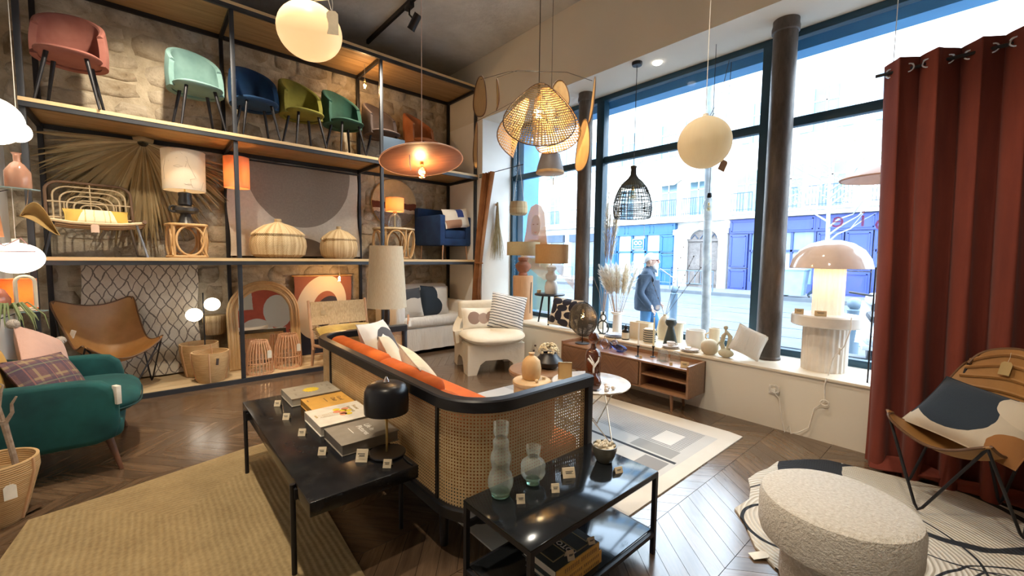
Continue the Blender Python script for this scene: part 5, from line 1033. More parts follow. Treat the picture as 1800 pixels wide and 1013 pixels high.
for x, y, m in ((.0, .07, YEL), (.05, .055, PNK), (.03, .03, YEL), (-.01, .03, PNK), (.055, .005, YEL), (.015, -.01, PNK), (.04, -.045, YEL), (.01, -.035, PNK)):
    B().lathe([(.0001, .0628), (.023, .0628), (.023, .0622)], (x, y, 0), 16).build('balloon_print', m, k3); B().box((-.07 + x * .5, y * .55, .0622), (.12, .0022, .0006), 0, (0, 0, y * 2.5)).build('stem_print', TANI, k3)
text('title', 'Flower\nbouquets', .034, TANI, k3, (.105, .09, .0624), (0, 0, -PI / 2)); B().box((-.14, .02, .0622), (.012, .05, .0006)).build('print_line', TANI, k3)
k4 = book('taupe grey book with white title lettering beside the black lamp', .755, 1.085, 2.225, 2.52, ZT, .062, TAUP, TAUP2)
text('title', 'Life in\nPictures', .046, WTX, k4, (.035, .06, .0624), (0, 0, -PI / 2), bold=.0006); B().box((-.055, .02, .0622), (.004, .09, .0006)).build('print_line', WTX, k4)
tl = thing('table_lamp', 'black dome table lamp with a brass stem on the black coffee table', 'lamp', (.955, 2.105, ZT), 0); SATB = mat('satin_black', (.012, .013, .017), None, 6, .32)
B().lathe([(.001, 0), (.098, 0), (.10, .004), (.10, .012), (.096, .016), (.001, .016)], n=40).build('base', SATB, tl); B().cyl((0, 0, .016), (0, 0, .38), .0065).build('stem', BRASS, tl)
B().lathe([(.112, .24), (.116, .24), (.118, .30), (.114, .355), (.10, .383), (.075, .396), (.012, .402), (.012, .396), (.07, .388), (.095, .375), (.107, .35), (.112, .30), (.112, .24)], n=48, cap=False).build('dome_shade', SATB, tl); B().lathe([(.012, .40), (.016, .404), (.013, .415), (.004, .432), (.0001, .433)], n=18).build('knob', mat('chrome', (.75, .68, .62), None, 9, .2, .9), tl)
B().tube([(.08, -.04, .006), (.05, -.10, .004), (.045, -.16, .004), (.05, -.2, .002)], .0035, 6).build('cable', BCORD, tl)
for i, (x, y, rz, lb) in enumerate(((.68, 3.30, -38, 'small folded price card beside the sunburst book'), (.675, 2.66, -38, 'small folded price card beside the balloon flower book'), (.69, 2.33, -38, 'small folded price card beside the taupe book corner'), (.665, 2.99, -38, 'small folded price card beside the plain orange book'), (.90, 1.975, -42, 'small folded price card before the black lamp base'))): pcard(lb, x, y, ZT, .042, .042, rz)
pcard('large pale price card before the taupe book', .83, 2.125, ZT, .062, .065, -42)
# ================================================================ steel side table
mt = thing('side_table', 'two tier dark steel side table standing against the cane sofa arm', 'table', (1.51, 1.295, 0)); MS = NT('dark_steel_sheet'); v = MS.coord(); MS.col((.045, .052, .060)); MS.set(rough=.10, metal=.75); MS = MS.m
for x in (-.45, .45):
    for y in (-.215, .205): B().box((x, y, .2205), (.022, .022, .441)).build('leg', BLACK, mt)
for z, n in ((.445, 'top_sheet'), (.128, 'lower_shelf')): B().box((0, -.005, z), (.92 if z > .3 else .88, .44 if z > .3 else .40, .008), .002).build(n, MS, mt)
for z in (.43, .112):
    for y in (-.215, .205): B().box((0, y, z), (.88, .02, .022)).build('rail', BLACK, mt)
    for x in (-.45, .45): B().box((x, -.005, z), (.02, .42, .022)).build('rail', BLACK, mt)
ZM = .4493
GGR = glassy('green_glass', (.92, .98, .95), .16, .17); GBOT = mat('green_glass_base', (.42, .68, .50), (.5, .74, .58), 5, .05, 0, trans=.95)
v1 = thing('glass_vase', 'tall bubble shaped clear glass vase with green base on the steel table', 'vase', (1.20, 1.43, ZM)); v1p = [(.028, .004), (.043, .008), (.046, .022), (.058, .05), (.060, .075), (.052, .105), (.040, .125), (.044, .15), (.049, .175), (.045, .20), (.034, .222), (.036, .24), (.038, .26), (.030, .272), (.027, .278), (.036, .30), (.034, .325), (.037, .345)]
B().surf(lambda u, v: (lambda r, z: (r * math.cos(2 * PI * u), r * math.sin(2 * PI * u), z))(*[(v1p[int(v * (len(v1p) - 1))][k]) for k in (0, 1)]), 28, len(v1p), cu=True).build('body', GGR, v1); B().lathe([(.001, 0), (.038, 0), (.043, .004), (.045, .018), (.040, .024), (.001, .022)], n=24).build('base', GBOT, v1)
v2 = thing('glass_vase', 'squat bubble shaped clear glass vase with green base on the steel table', 'vase', (1.39, 1.41, ZM)); v2p = [(.03, .004), (.034, .02), (.05, .032), (.062, .055), (.058, .075), (.062, .09), (.055, .11), (.035, .125), (.026, .135), (.034, .155), (.038, .185)]
B().surf(lambda u, v: (lambda r, z: (r * math.cos(2 * PI * u), r * math.sin(2 * PI * u), z))(*[(v2p[int(v * (len(v2p) - 1))][k]) for k in (0, 1)]), 28, len(v2p), cu=True).build('body', GGR, v2); B().lathe([(.001, 0), (.032, 0), (.034, .004), (.034, .022), (.028, .026), (.001, .024)], n=24).build('base', GBOT, v2)
bo = thing('candle_bowl', 'round dark bowl filled with cream petal candle wax on the steel table', 'bowl', (1.845, 1.32, ZM)); B().lathe([(.001, 0), (.038, 0), (.043, .004), (.055, .03), (.065, .065), (.066, .09), (.061, .09), (.06, .065), (.001, .05)], n=32).build('bowl', mat('olive_glaze', (.09, .085, .065), (.15, .14, .11), 8, .25), bo); WAX = mat('wax_petals', (.72, .66, .52), (.5, .43, .32), 30, .7); B().lathe([(.001, .084), (.06, .082), (.06, .07)], n=24).build('filling', WAX, bo); rw = random.Random(8)
for k in range(34): a, r = rw.uniform(0, 6.28), .056 * math.sqrt(rw.random()); B().ball((r * math.cos(a), r * math.sin(a), .09 + .006 * rw.random()), (.009, .007, .008), 8, 6).build('petal', WAX, bo)
for x, y, w, h, rz, lb in ((1.235, 1.33, .038, .04, -35, 'small price card before the tall bubble vase'), (1.42, 1.29, .038, .04, -35, 'small price card before the squat bubble vase'), (1.57, 1.34, .065, .05, -30, 'large kraft price card between the bubble vases and the candle bowl'), (1.80, 1.20, .045, .03, -20, 'small kraft price card before the candle bowl')): pcard(lb, x, y, ZM, w, h, rz, group='price cards on the steel table')
ZL = .1325
def stackbook(label, z, dx, dark, h=.035):
    o = book(label, 1.245 + dx, 1.535 + dx, 1.115, 1.325, z, h, dark, PG, 'books on the lower steel shelf', spine=-1); B().box((0, -.1055, h / 2), (.29, .006, h), .001).build('orange_spine', ORG, o)
    for k in range(17): B().box((-.09 + .0125 * k + (.01 if k > 7 else 0), -.1088, h / 2), (.005, .001, h * .42)).build('spine_letter', INKB, o)
    return o
DK = bm('petrol', (.035, .05, .055), (.05, .065, .07)); stackbook('thin dark book with orange spine at the bottom of the shelf stack', ZL, .02, DK, .03); stackbook('thin dark book with orange spine in the middle of the shelf stack', ZL + .0305, .02, DK, .03); d3 = stackbook('thick dark book with white lettering and gold frame on top of the shelf stack', ZL + .061, 0, DK, .045)
text('title', 'FOTOMAN', .040, WTX, d3, (.012, -.085, .0455), (0, 0, PI / 2), bold=.0006)
GLD = bm('gold_line', (.48, .38, .22))
for x0, x1, y0, y1 in ((.015, .105, -.085, .055), (-.115, -.025, -.06, .075)):
    for a in ((x0, x1, y0, y0 + .006), (x0, x1, y1 - .006, y1), (x0, x0 + .006, y0, y1), (x1 - .006, x1, y0, y1)): B().b2((a[0], a[2], .0451), (a[1], a[3], .0456)).build('gold_frame', GLD, d3)
pcard('folded price card standing on the dark lettered book', 1.35, 1.132, ZL + .1065, .035, .04, -20, group='price cards on the steel table'); pcard('small price card standing on the dark book by its orange spine', 1.50, 1.135, ZL + .1065, .035, .03, -20, group='price cards on the steel table')
# ================================================================ boucle stool, right butterfly chair, curtain
BOU = NT('boucle'); v = BOU.coord(); BOU.col(BOU.mix(BOU.ramp(BOU.noise(v, 70, 3), .3, .7), (.82, .78, .70), (.62, .57, .48))); BOU.set(rough=1, sheen=.3); BOU.bump(BOU.noise(v, 75, 3, .7), 1, .012); BOU = BOU.m
so = thing('boucle_stool', 'round cream boucle stool with a narrower drum base on the wavy rug', 'stool', (2.375, .40, .0125)); B().lathe([(.001, 0), (.205, 0), (.21, .02), (.205, .235), (.001, .235)], n=40).build('base', BOU, so); B().lathe([(.001, .225), (.27, .225), (.298, .235), (.307, .27), (.307, .395), (.297, .428), (.27, .443), (.001, .445)], n=56).build('cushion_top', BOU, so)
hangtag(so, (.235, -.2, .30), .04, .10, (0, 0, .9), KRAFT)
SIDE2 = [(.30, -.30, .585), (.25, -.06, .47), (.27, .14, .66), (.22, .30, .93)]; CTR2 = [(0, -.27, .43), (0, -.10, .37), (0, .08, .40), (0, .24, .68), (0, .34, 1.01)]
brr = butterfly('tan quilted leather butterfly chair before the red curtain', (3.75, .03, .012), math.radians(-124), .3, .6, 1., SIDE2, CTR2, .30, TAN, quilt=True); hangtag(brr, (-.02, .285, .93), .055, .085, (-.3, 0, 0), mat('tag_ochre', (.5, .36, .16), None, 9, .8))
C1 = pat('print_slate_tan', (.60, .53, .42), [('half', (-.55, 1, .02), (.022, .034, .05)), ('e', (-.08, -.01, .20, .15), (.022, .034, .05)), ('e', (.22, .13, .16, .13), (.60, .53, .42)), ('e', (.26, -.14, .12, .10), (.33, .15, .05))], 1.0)
cushion('felt cushion in slate blue and sand with a brown spot on the quilted butterfly chair', .58, .42, .16, C1, (3.765, -.01, .61), (-46, 6, -122))
RED = NT('red_velvet'); v = RED.coord(); RED.col(RED.mix(RED.ramp(RED.noise(RED.scalev(v, (3, 3, .4)), 3, 4), .3, .7), (.205, .038, .020), (.13, .022, .013))); RED.set(rough=.9, sheen=.06); RED.bump(RED.noise(v, 160, 2), .12, .003); RED = RED.m
cu = thing('red_curtain', 'floor length red brown velvet eyelet curtain beside the window', 'curtain', (4.17, .05, 0))
def cw(u, v):   # u along, v up
    y = .52 - 1.25 * u; k = 2 * PI * 6.5 * u + 1.9; A = .055 + .025 * (1 - v); spread = .06 * (1 - v) ** 6
    return (A * math.sin(k) + .02 * math.sin(3 * u * 6 + v * 2) - spread, y + .012 * math.sin(k * 2 + 3 * v) + .05 * (v - .3) * (1 - u) , .012 + 3.0 * v)
B().surf(cw, 150, 26, .006).build('cloth', RED, cu, sharp=80); STL = mat('eyelet_steel', (.8, .8, .8), None, 9, .2, 1)
for k in range(7):
    u = (k * PI + PI - 1.9 + 2 * PI * 0) / (2 * PI * 6.5); 
    if u < 1: x, y, z = cw(u, .975); B().tube([(x + .002, y + .028 * math.cos(a * PI / 8), z + .028 * math.sin(a * PI / 8)) for a in range(16)], .008, 6, True).build('eyelet', STL, cu)
B().cyl((0, .6, 2.935), (0, -.80, 2.935), .012, .012, 14).build('rod', BLACK, cu); B().tube([(0, .45, 2.935), (.16, .45, 2.935)], .01, 6).build('rod_bracket', BLACK, cu)
rp = random.Random(6)
B().surf(lambda u, v: (-.05 - .07 * u + .03 * math.sin(9 * v + 4 * u), .45 - 1.0 * v, .012 + .07 * (1 - u) + .03 * abs(math.sin(7 * v + 3 * u))), 8, 24, .006).build('puddled_hem', RED, cu, sharp=80)
# ================================================================ teal sofa
TEAL = velvet('velvet_teal', (.0015, .04, .042), (.014, .145, .135)); 
ts = thing('teal_sofa', 'teal velvet sofa with low rounded arms and tapered wooden legs', 'sofa', (-.50, 4.52, 0)); WALN = wood('walnut_leg', (.16, .07, .035), (.09, .04, .022), 2, 5, .4)
def puffy(outl, t, fn):
    cx = sum(p[0] for p in outl) / len(outl); cz = sum(p[1] for p in outl) / len(outl); n = len(outl); vs = []
    for s, y in ((.0, -.5), (.85, -.5), (.965, -.44), (1, -.3), (1, .3), (.965, .44), (.85, .5), (.0, .5)): vs += [fn(cx + (x - cx) * s, cz + (z - cz) * s, y * t) for x, z in outl]
    return B().add(vs, [(i * n + j, i * n + (j + 1) % n, (i + 1) * n + (j + 1) % n, (i + 1) * n + j) for i in range(7) for j in range(n)])
arm = [(-.45, .24), (.20, .23), (.30, .26), (.325, .34), (.325, .50), (.30, .60), (.24, .655), (.14, .675), (-.1, .68), (-.3, .69), (-.45, .72)]
for s in (-1, 1): puffy(arm, .13, lambda x, z, y: (x, s * .50 + y, z)).build('armrest', TEAL, ts, sharp=80)
back = [(-.50, .26), (-.40, .26), (-.36, .45), (-.385, .70), (-.44, .90), (-.48, .93), (-.53, .91), (-.54, .6)]
puffy(back, 1.04, lambda x, z, y: (x, y, z)).build('backrest', TEAL, ts, sharp=80)
B().box((-.06, 0, .30), (.80, .94, .15), .05, None, 4).build('seat_base', TEAL, ts); B().surf(lambda u, v: (.02 + .42 * math.copysign(abs(math.cos(2 * PI * u)) ** .5, math.cos(2 * PI * u)) * math.sin(PI * v) ** .35, .455 * math.copysign(abs(math.sin(2 * PI * u)) ** .5, math.sin(2 * PI * u)) * math.sin(PI * v) ** .35, .445 - .095 * math.cos(PI * v)), 40, 11, cu=True).build('seat_cushion', TEAL, ts); B().tube([(.02 + .425 * math.copysign(abs(math.cos(a * PI / 20)) ** .5, math.cos(a * PI / 20)), .46 * math.copysign(abs(math.sin(a * PI / 20)) ** .5, math.sin(a * PI / 20)), .42) for a in range(40)], .006, 6, True).build('piping', mat('teal_dark', (.004, .04, .042), None, 8, .8), ts)
for sx, sy in ((1, -1), (1, 1), (-1, -1), (-1, 1)): B().cyl((sx * .25, sy * .42, .26), (sx * .32 + (.0 if sx > 0 else -.05), sy * .50, 0), .026, .013, 14).build('leg', WALN, ts)
B().box((.318, -.55, .56), (.03, .055, .13), .004, (0, 0, .5)).build('price_tag', PAPER, ts)
PK = fabric('pale_pink', (.66, .42, .34), (.58, .36, .29), .95, .2, 120, 8, .5); pk = cushion('pale pink cushion with corner pompons on the teal sofa', .42, .40, .14, PK, (-.60, 4.66, .775), (-28, 28, 58)); POM = mat('pompon', (.74, .66, .58), (.5, .45, .4), 60, 1, 0, 120, 1, .02)
for sx in (-1, 1):
    for sz in (-1, 1): B().ball((sx * .207, 0, sz * .197), .036, 14, 10).build('pompon', POM, pk)
t = NT('plaid'); v = t.coord(); x, y, z = t.sep(v); c = t.mix(t.noise(v, 60, 2), (.13, .065, .07), (.18, .10, .10))
for ax, per, ph, w, col in ((x, 7, 0, .12, (.32, .24, .13)), (z, 7, .2, .12, (.32, .24, .13)), (x, 7, .5, .30, (.07, .05, .08)), (z, 7, .6, .30, (.08, .055, .085)), (x, 7, .3, .06, (.30, .13, .11)), (z, 7, .45, .06, (.19, .21, .13))):
    c = t.mix(t.math('MULTIPLY', t.math('LESS_THAN', t.math('FRACT', t.math('ADD', t.math('MULTIPLY', ax, per), ph)), w), .65), c, col)
t.col(c); t.set(rough=.95); t.bump(t.noise(v, 200, 2), .4, .004); cushion('purple and brown plaid cushion on the teal sofa before the pink cushion', .48, .34, .15, t.m, (-.55, 4.36, .665), (-34, 4, 60))
cushion('mustard yellow cushion in the near corner of the teal sofa', .42, .42, .15, fabric('mustard_plain', (.60, .33, .03), (.48, .25, .02)), (-.80, 4.29, .74), (-12, 10, 84))
# rope pot with bare branch
pp2 = pot_basket('honey rope planter basket holding a bare branch beside the jute rug', -.70, 3.66, 0, .12, .185, .36, seams=(-25, 155), tagm=False); hangtag(pp2, (.09, -.16, .26), .05, .08, (-.1, 0, .4)); B().lathe([(.001, .27), (.165, .27), (.165, .26)], n=24).build('soil', mat('soil_straw', (.30, .2, .09), None, 40, .95), pp2)
bc = thing('bare_branch', 'pale bare forked branch standing in the rope planter basket', 'branch', (-.66, 3.68, .20)); BRK = mat('branch_bark', (.42, .33, .25), (.25, .18, .13), 40, .9, 0, 60, .6)
B().tube([(.06, 0, 0), (.04, 0, .18), (.02, .01, .32), (.015, 0, .38)], [.016, .014, .015, .016], 8).build('trunk', BRK, bc)
for p in ([(.015, 0, .37), (.0, .01, .46), (.01, .02, .54), (.02, .02, .58), (-.0, .02, .60)], [(.01, 0, .36), (-.03, 0, .44), (-.035, .01, .50), (-.045, .01, .54)], [(.02, 0, .36), (.05, 0, .42), (.05, .0, .47), (.07, .0, .51)]): B().tube(p, [.011, .009, .007, .005, .003][:len(p)], 8).build('twig', BRK, bc)
# ================================================================ pendants
def cordup(par, z1, m=CORD, z0=0, x=0, y=0, r=.003): return B().tube([(x, y, z0), (x, y, z1)], r, 6).build('cord', m, par)
def rose(par, z, m=WHITE): return B().lathe([(.001, z - .03), (.05, z - .028), (.055, z)], n=20).build('ceiling_rose', m, par)
OPW = glow('opal_warm', (1, .66, .30), .55, (.85, .66, .40)); yp_ = thing('globe_pendant', 'glowing warm oval glass pendant with a paper tag above the jute rug', 'pendant lamp', (.70, 2.43, 2.72))
B().ball((0, 0, 0), (.158, .158, .138), 36, 20).build('globe', OPW, yp_); B().cyl((0, 0, .13), (0, 0, .17), .022, .016).build('cap', BRASS, yp_); cordup(yp_, 2.13, CORD, .16); rose(yp_, 2.13); hangtag(yp_, (.06, -.165, .06), .055, .11, (.1, 0, -.5), mat('tag_cream', (.80, .70, .52), None, 20, .8)); B().tube([(0, -.01, .15), (.05, -.14, .12), (.06, -.165, .05)], .0012, 5).build('tag_string', CORD, yp_)
wd = thing('disc_pendant', 'flat walnut disc pendant with a bare bulb below', 'pendant lamp', (1.83, 3.28, 2.36)); WLD = wood('walnut_disc', (.30, .12, .065), (.17, .062, .035), 0, 3, .45, 10)
ds = B().lathe([(.001, 0), (.30, .0), (.352, .012), (.352, .018), (.30, .012), (.001, .012)], n=56).build('disc', WLD, wd); ds.rotation_euler = (math.radians(-9), math.radians(-7), math.radians(-41))
B().tube([(.352 * math.cos(k * PI / 28), .352 * math.sin(k * PI / 28), .015) for k in range(56)], .006, 6, True).build('rim', mat('pale_edge', (.55, .33, .25), None, 9, .5), ds); bulbmesh(wd, (0, 0, -.09), .05); cordup(wd, 2.49, mat('cord_pink', (.75, .55, .48), None, 9, .6), .02); rose(wd, 2.49); lamp('bulb_light', 'POINT', (1.83, 3.28, 2.255), 10, (1, .66, .34), .045)
B().tube([(-.2, -.16, -.0), (-.2, -.165, -.06), (-.19, -.165, -.12)], .004, 5).build('tag_string', CORD, wd)
# cane leaf mobile pendant
cm = thing('cane_leaf_pendant', 'pendant of large rounded cane panels with small cane leaves on thin wires', 'pendant lamp', (2.60, 2.64, 2.40)); t = NT('cane_mesh'); uv = t.coord('UV'); q = t.scalev(uv, (46, 46, 0)); fx, fy, _ = t.sep(t.vec('FRACTION', q)); dd = t.vec('LENGTH', t.comb(t.math('SUBTRACT', fx, .5), t.math('SUBTRACT', fy, .5), 0)); t.col((.66, .45, .20)); t.set(rough=.6, alpha=t.math('GREATER_THAN', dd, .33)); CANEL = t.m
FC = Vector((math.sin(yaw), math.cos(yaw), 0)); RC = Vector((math.cos(yaw), -math.sin(yaw), 0))
def leaf(par, c, w, h, face, tilt=0, bend=.12, tri=.5, name='cane_leaf', roll_=0, m=CANEL):
    """rounded leaf outline filled with cane; face = horizontal normal"""
    n = Vector(face).normalized(); s = Vector((n.y, -n.x, 0)); up = (Vector((0, 0, 1)) * math.cos(tilt) + n * math.sin(tilt)).normalized(); c = Vector(c)
    if roll_: s, up = s * math.cos(roll_) + up * math.sin(roll_), up * math.cos(roll_) - s * math.sin(roll_)
    nn = s.cross(up)
    def P_(a, b):   # a,b in -1..1
        k = 1 - tri * (b + 1) / 2; return c + s * (a * w / 2 * k) + up * (b * h / 2) - nn * bend * (a * a * k * k)
    def disc(u, v):
        th = 2 * PI * u; r = v; return P_(math.copysign(abs(math.cos(th)) ** .8, math.cos(th)) * r, math.copysign(abs(math.sin(th)) ** .9, math.sin(th)) * r)
    b = B(); N, Mv = 40, 8; vs = [disc(0, 0)] + [disc(i / N, (j + 1) / Mv) for j in range(Mv) for i in range(N)]; uvv = [(0, 0)] + [(w / 2 * math.cos(2 * PI * i / N) * (j + 1) / Mv, h / 2 * math.sin(2 * PI * i / N) * (j + 1) / Mv) for j in range(Mv) for i in range(N)]
    fs = [(0, 1 + i, 1 + (i + 1) % N) for i in range(N)] + [(1 + j * N + i, 1 + j * N + (i + 1) % N, 1 + (j + 1) * N + (i + 1) % N, 1 + (j + 1) * N + i)[::-1] for j in range(Mv - 1) for i in range(N)]
    b.add(vs, fs, True, [[uvv[k] for k in f] for f in fs]); o = b.build(name, m, par, sharp=180)
    B().tube([disc(i / N, 1) for i in range(N)], .005, 6, True).build('leaf_rim', mat('rim_brown', (.14, .075, .04), None, 9, .6), o); return o
leaf(cm, -FC * .14 + Vector((0, 0, .34)), .78, .60, -FC, -.32, .16, .72, 'cane_panel', .06); leaf(cm, FC * .16 + RC * .10 + Vector((0, 0, .38)), .66, .56, FC + RC * .8, -.3, .16, .6, 'cane_panel'); leaf(cm, -RC * .16 + FC * .05 + Vector((0, 0, .28)), .6, .5, -RC + FC * .3, -.3, .16, .6, 'cane_panel')
SOL = wood('cane_solid', (.55, .38, .17), (.45, .29, .12), 2, 6, .6, 4)
for c, w, h, fdir, ti in ((-RC * .52 + FC * .25 + Vector((0, 0, .62)), .17, .36, -FC * 1 - RC * .5, 0), (-RC * .56 + FC * .32 + Vector((0, 0, .20)), .13, .42, -FC * .5 - RC, 0), (-RC * .37 + FC * .2 + Vector((0, 0, .62)), .12, .27, RC + FC * .22, 0), (RC * .50 + FC * .25 + Vector((0, 0, .60)), .10, .42, RC + FC * .1, .12), (RC * .40 + FC * .12 + Vector((0, 0, .16)), .22, .46, FC * .6 + RC, .1), (RC * .22 + FC * .4 + Vector((0, 0, .70)), .22, .3, -FC, -.2)): leaf(cm, c, w, h, fdir, ti, .02, .45, 'cane_leaf', 0, SOL)
WIRE = mat('wire_dark', (.08, .07, .06), None, 9, .5, .6)
for e in (-RC * .52 + FC * .25, RC * .50 + FC * .25, -RC * .37 + FC * .2): B().tube([Vector((0, 0, .74)), e * .5 + Vector((0, 0, .79)), e + Vector((0, 0, .77))], .0025, 5).build('wire_arm', WIRE, cm)
B().tube([-RC * .56 + FC * .32 + Vector((0, 0, .42)), Vector((0, 0, .6))], .002, 5).build('wire_arm', WIRE, cm); bulbmesh(cm, (0, 0, .40), .06, 40); B().cyl((0, 0, .5), (0, 0, .64), .012).build('holder', BLACK, cm); cordup(cm, 2.45, BCORD, .6, r=.004); rose(cm, 2.45, BLACK); lamp('bulb_light', 'POINT', (2.60, 2.64, 2.80), 12, (1, .72, .4), .06)
# grey shade pendant
gp = thing('pendant_lamp', 'grey bell shaped pendant with a kraft tag below the cane leaf pendant', 'pendant lamp', (3.84, 3.68, 2.60)); B().lathe([(.165, 0), (.172, .02), (.155, .10), (.125, .2), (.115, .235), (.03, .245), (.03, .238), (.11, .228), (.15, .10), (.165, 0)], n=32, cap=False).build('shade', mat('shade_grey', (.22, .20, .20), None, 9, .5), gp); B().lathe([(.166, -.005), (.176, 0), (.176, .025), (.168, .03)], n=32).build('band', RAT, gp); bulbmesh(gp, (0, 0, .10), .04); cordup(gp, 2.25, BCORD, .24); rose(gp, 2.25, BLACK); hangtag(gp, (.03, -.03, -.05), .04, .09, (0, 0, .5), KRAFT)
# black wicker pendant
wk = thing('wicker_pendant', 'black openwork wicker bell pendant before the window', 'pendant lamp', (4.43, 2.87, 2.04)); wk.scale = (1.087, 1.087, 1.087); WK = mat('wicker_black', (.02, .02, .019), (.05, .05, .04), 14, .7); WKG = mat('wicker_olive', (.12, .115, .07), None, 14, .7); pr = [(.185, 0), (.20, .03), (.205, .10), (.20, .17), (.18, .25), (.145, .33), (.10, .39), (.055, .43), (.03, .47), (.025, .53), (.03, .56)]
for k in range(36):
    a = 2 * PI * k / 36; B().tube([(r * math.cos(a), r * math.sin(a), z) for r, z in pr[(0 if k % 2 else 0):]], .0032, 5).build('rib', WK, wk)
for i, (r, z) in enumerate([(.186, .0), (.19, .01), (.202, .06), (.205, .085), (.206, .10), (.2055, .115), (.204, .13), (.198, .18), (.19, .215), (.178, .25), (.16, .30)]): B().tube([((r + .003 * (-1) ** k) * math.cos(k * PI / 18), (r + .003 * (-1) ** k) * math.sin(k * PI / 18), z) for k in range(36)], .004, 5, True).build('weave_ring', WK, wk)
B().lathe([(.135, .345), (.10, .39), (.055, .43), (.032, .47), (.026, .53), (.034, .565), (.02, .57)], n=28).build('crown', WKG, wk); bulbmesh(wk, (0, 0, .24), .045, lit=False); cordup(wk, 1.65, BCORD, .56, r=.004); B().lathe([(.001, 1.63), (.05, 1.63), (.055, 1.645), (.055, 1.664)], n=20).build('ceiling_rose', BLACK, wk); B().tube([(.2, -.03, .02), (.205, -.03, -.10)], .001, 4).build('tag_string', CORD, wk); hangtag(wk, (.205, -.03, -.08), .03, .10, (0, 0, .5), KRAFT)
# cream balloon globe
bg_ = thing('globe_pendant', 'large cream balloon globe pendant hanging before the window', 'pendant lamp', (3.46, 1.59, 2.50)); B().ball((0, 0, 0), (.205, .205, .205), 40, 24).build('globe', shade_mat('cream_globe', (.90, .80, .60), (.88, .77, .57), 1, 10, .55), bg_); cordup(bg_, 2.35, CORD, .2); B().cyl((0, 0, .2), (0, 0, .23), .03, .02).build('cap', CORD, bg_); rose(bg_, 2.35)
for a, b in ((.1, .5), (.6, .62)): B().tube([(.05, 0, .2), (.12 + a * .3, -.05, .4), (.15 + b * .4, -.02, .75)], .0025, 5).build('guy_wire', WIRE, bg_)
hangtag(bg_, (.17, -.1, -.13), .06, .09, (0, .4, -.6), mat('tag_brown', (.42, .22, .10), None, 9, .7))
gs = thing('glass_pendant', 'small clear glass drop pendant with a black socket before the street door', 'pendant lamp', (4.68, 2.07, 1.99)); B().lathe([(.055, 0), (.068, .02), (.078, .09), (.07, .16), (.045, .22), (.02, .245)], n=28).build('shade', GLS, gs); B().lathe([(.02, .24), (.026, .25), (.02, .29), (.006, .30)], n=16).build('socket', BLACK, gs); bulbmesh(gs, (0, 0, .12), .028, lit=False); cordup(gs, 1.862, BCORD, .3)
pd = thing('disc_pendant', 'peach coloured disc pendant half hidden behind the red curtain', 'pendant lamp', (4.66, .62, 2.24)); B().lathe([(.30, 0), (.305, .01), (.16, .09), (.03, .12), (.02, .12), (.15, .08), (.29, .0)], n=48, cap=False).build('shade', mat('peach_metal', (.74, .46, .34), None, 6, .5), pd); cordup(pd, 1.612, CORD, .12); bulbmesh(pd, (0, 0, .03), .035, lit=False)
# ================================================================ window sill, z = .56
ZS = .5605
RAFF = shade_mat('raffia', (.66, .54, .34), (.52, .41, .24), 1, 120, .5); RAFO = shade_mat('raffia_tan', (.66, .42, .20), (.54, .33, .15), 1, 120, .5)
pe = thing('wood_pedestal', 'turned pale wood stump pedestal on the sill', 'pedestal', (4.61, 4.98, ZS)); STU = wood('stump', (.62, .36, .19), (.46, .24, .11), 2, 3, .6, 6); B().lathe([(.001, 0), (.165, 0), (.168, .02), (.16, .35), (.165, .68), (.158, .70), (.001, .70)], n=36).build('stump', STU, pe); B().box((.02, -.161, .35), (.012, .012, .5), 0, (0, .05, 0)).build('crack', mat('crack_dark', (.08, .04, .02), None, 9, .9), pe)
l1 = thing('table_lamp', 'terracotta lamp with a pale raffia shade on the wood stump pedestal', 'lamp', (4.61, 4.98, ZS + .70)); TER = mat('terracotta', (.40, .17, .10), (.34, .14, .08), 8, .7); B().lathe([(.07, 0), (.075, .02), (.06, .05), (.10, .09), (.13, .14), (.125, .18), (.08, .22), (.06, .23), (.08, .245), (.085, .29), (.03, .30)], n=32).build('base', TER, l1); B().cyl((0, 0, .29), (0, 0, .4), .007).build('stem', BRASS, l1); drum(l1, .265, .33, .265, .535, RAFF, n=48); hangtag(l1, (.18, -.2, .25), .025, .1, (0, 0, .6), KRAFT)
bs2 = thing('small_stool', 'small black three legged stool on the sill before the second column', 'stool', (4.60, 4.37, ZS)); B().lathe([(.001, .425), (.22, .425), (.23, .435), (.23, .445), (.22, .452), (.001, .452)], n=32).build('top', BLACK, bs2)
for a in (100, 220, 340): B().cyl((.12 * math.cos(math.radians(a)), .12 * math.sin(math.radians(a)), .425), (.20 * math.cos(math.radians(a)), .20 * math.sin(math.radians(a)), 0), .017, .012).build('leg', BLACK, bs2)
l2 = thing('table_lamp', 'white turned lamp with a tan raffia shade on the small black stool', 'lamp', (4.60, 4.34, ZS + .4525)); WCE = mat('white_ceramic', (.82, .80, .76), None, 5, .4); B().lathe([(.09, 0), (.095, .02), (.10, .10), (.085, .17), (.06, .20), (.085, .23), (.09, .28), (.06, .31), (.05, .34), (.075, .37), (.07, .40), (.03, .43)], n=32).build('base', WCE, l2); B().cyl((0, 0, .42), (0, 0, .54), .007).build('stem', BRASS, l2); drum(l2, .245, .46, .245, .735, RAFO, n=48); tag(B().box((4.5, 4.50, ZS + .4785), (.045, .045, .05), .004).build('tea_light_box', KRAFT), 'tiny kraft box on the small black stool', 'box')
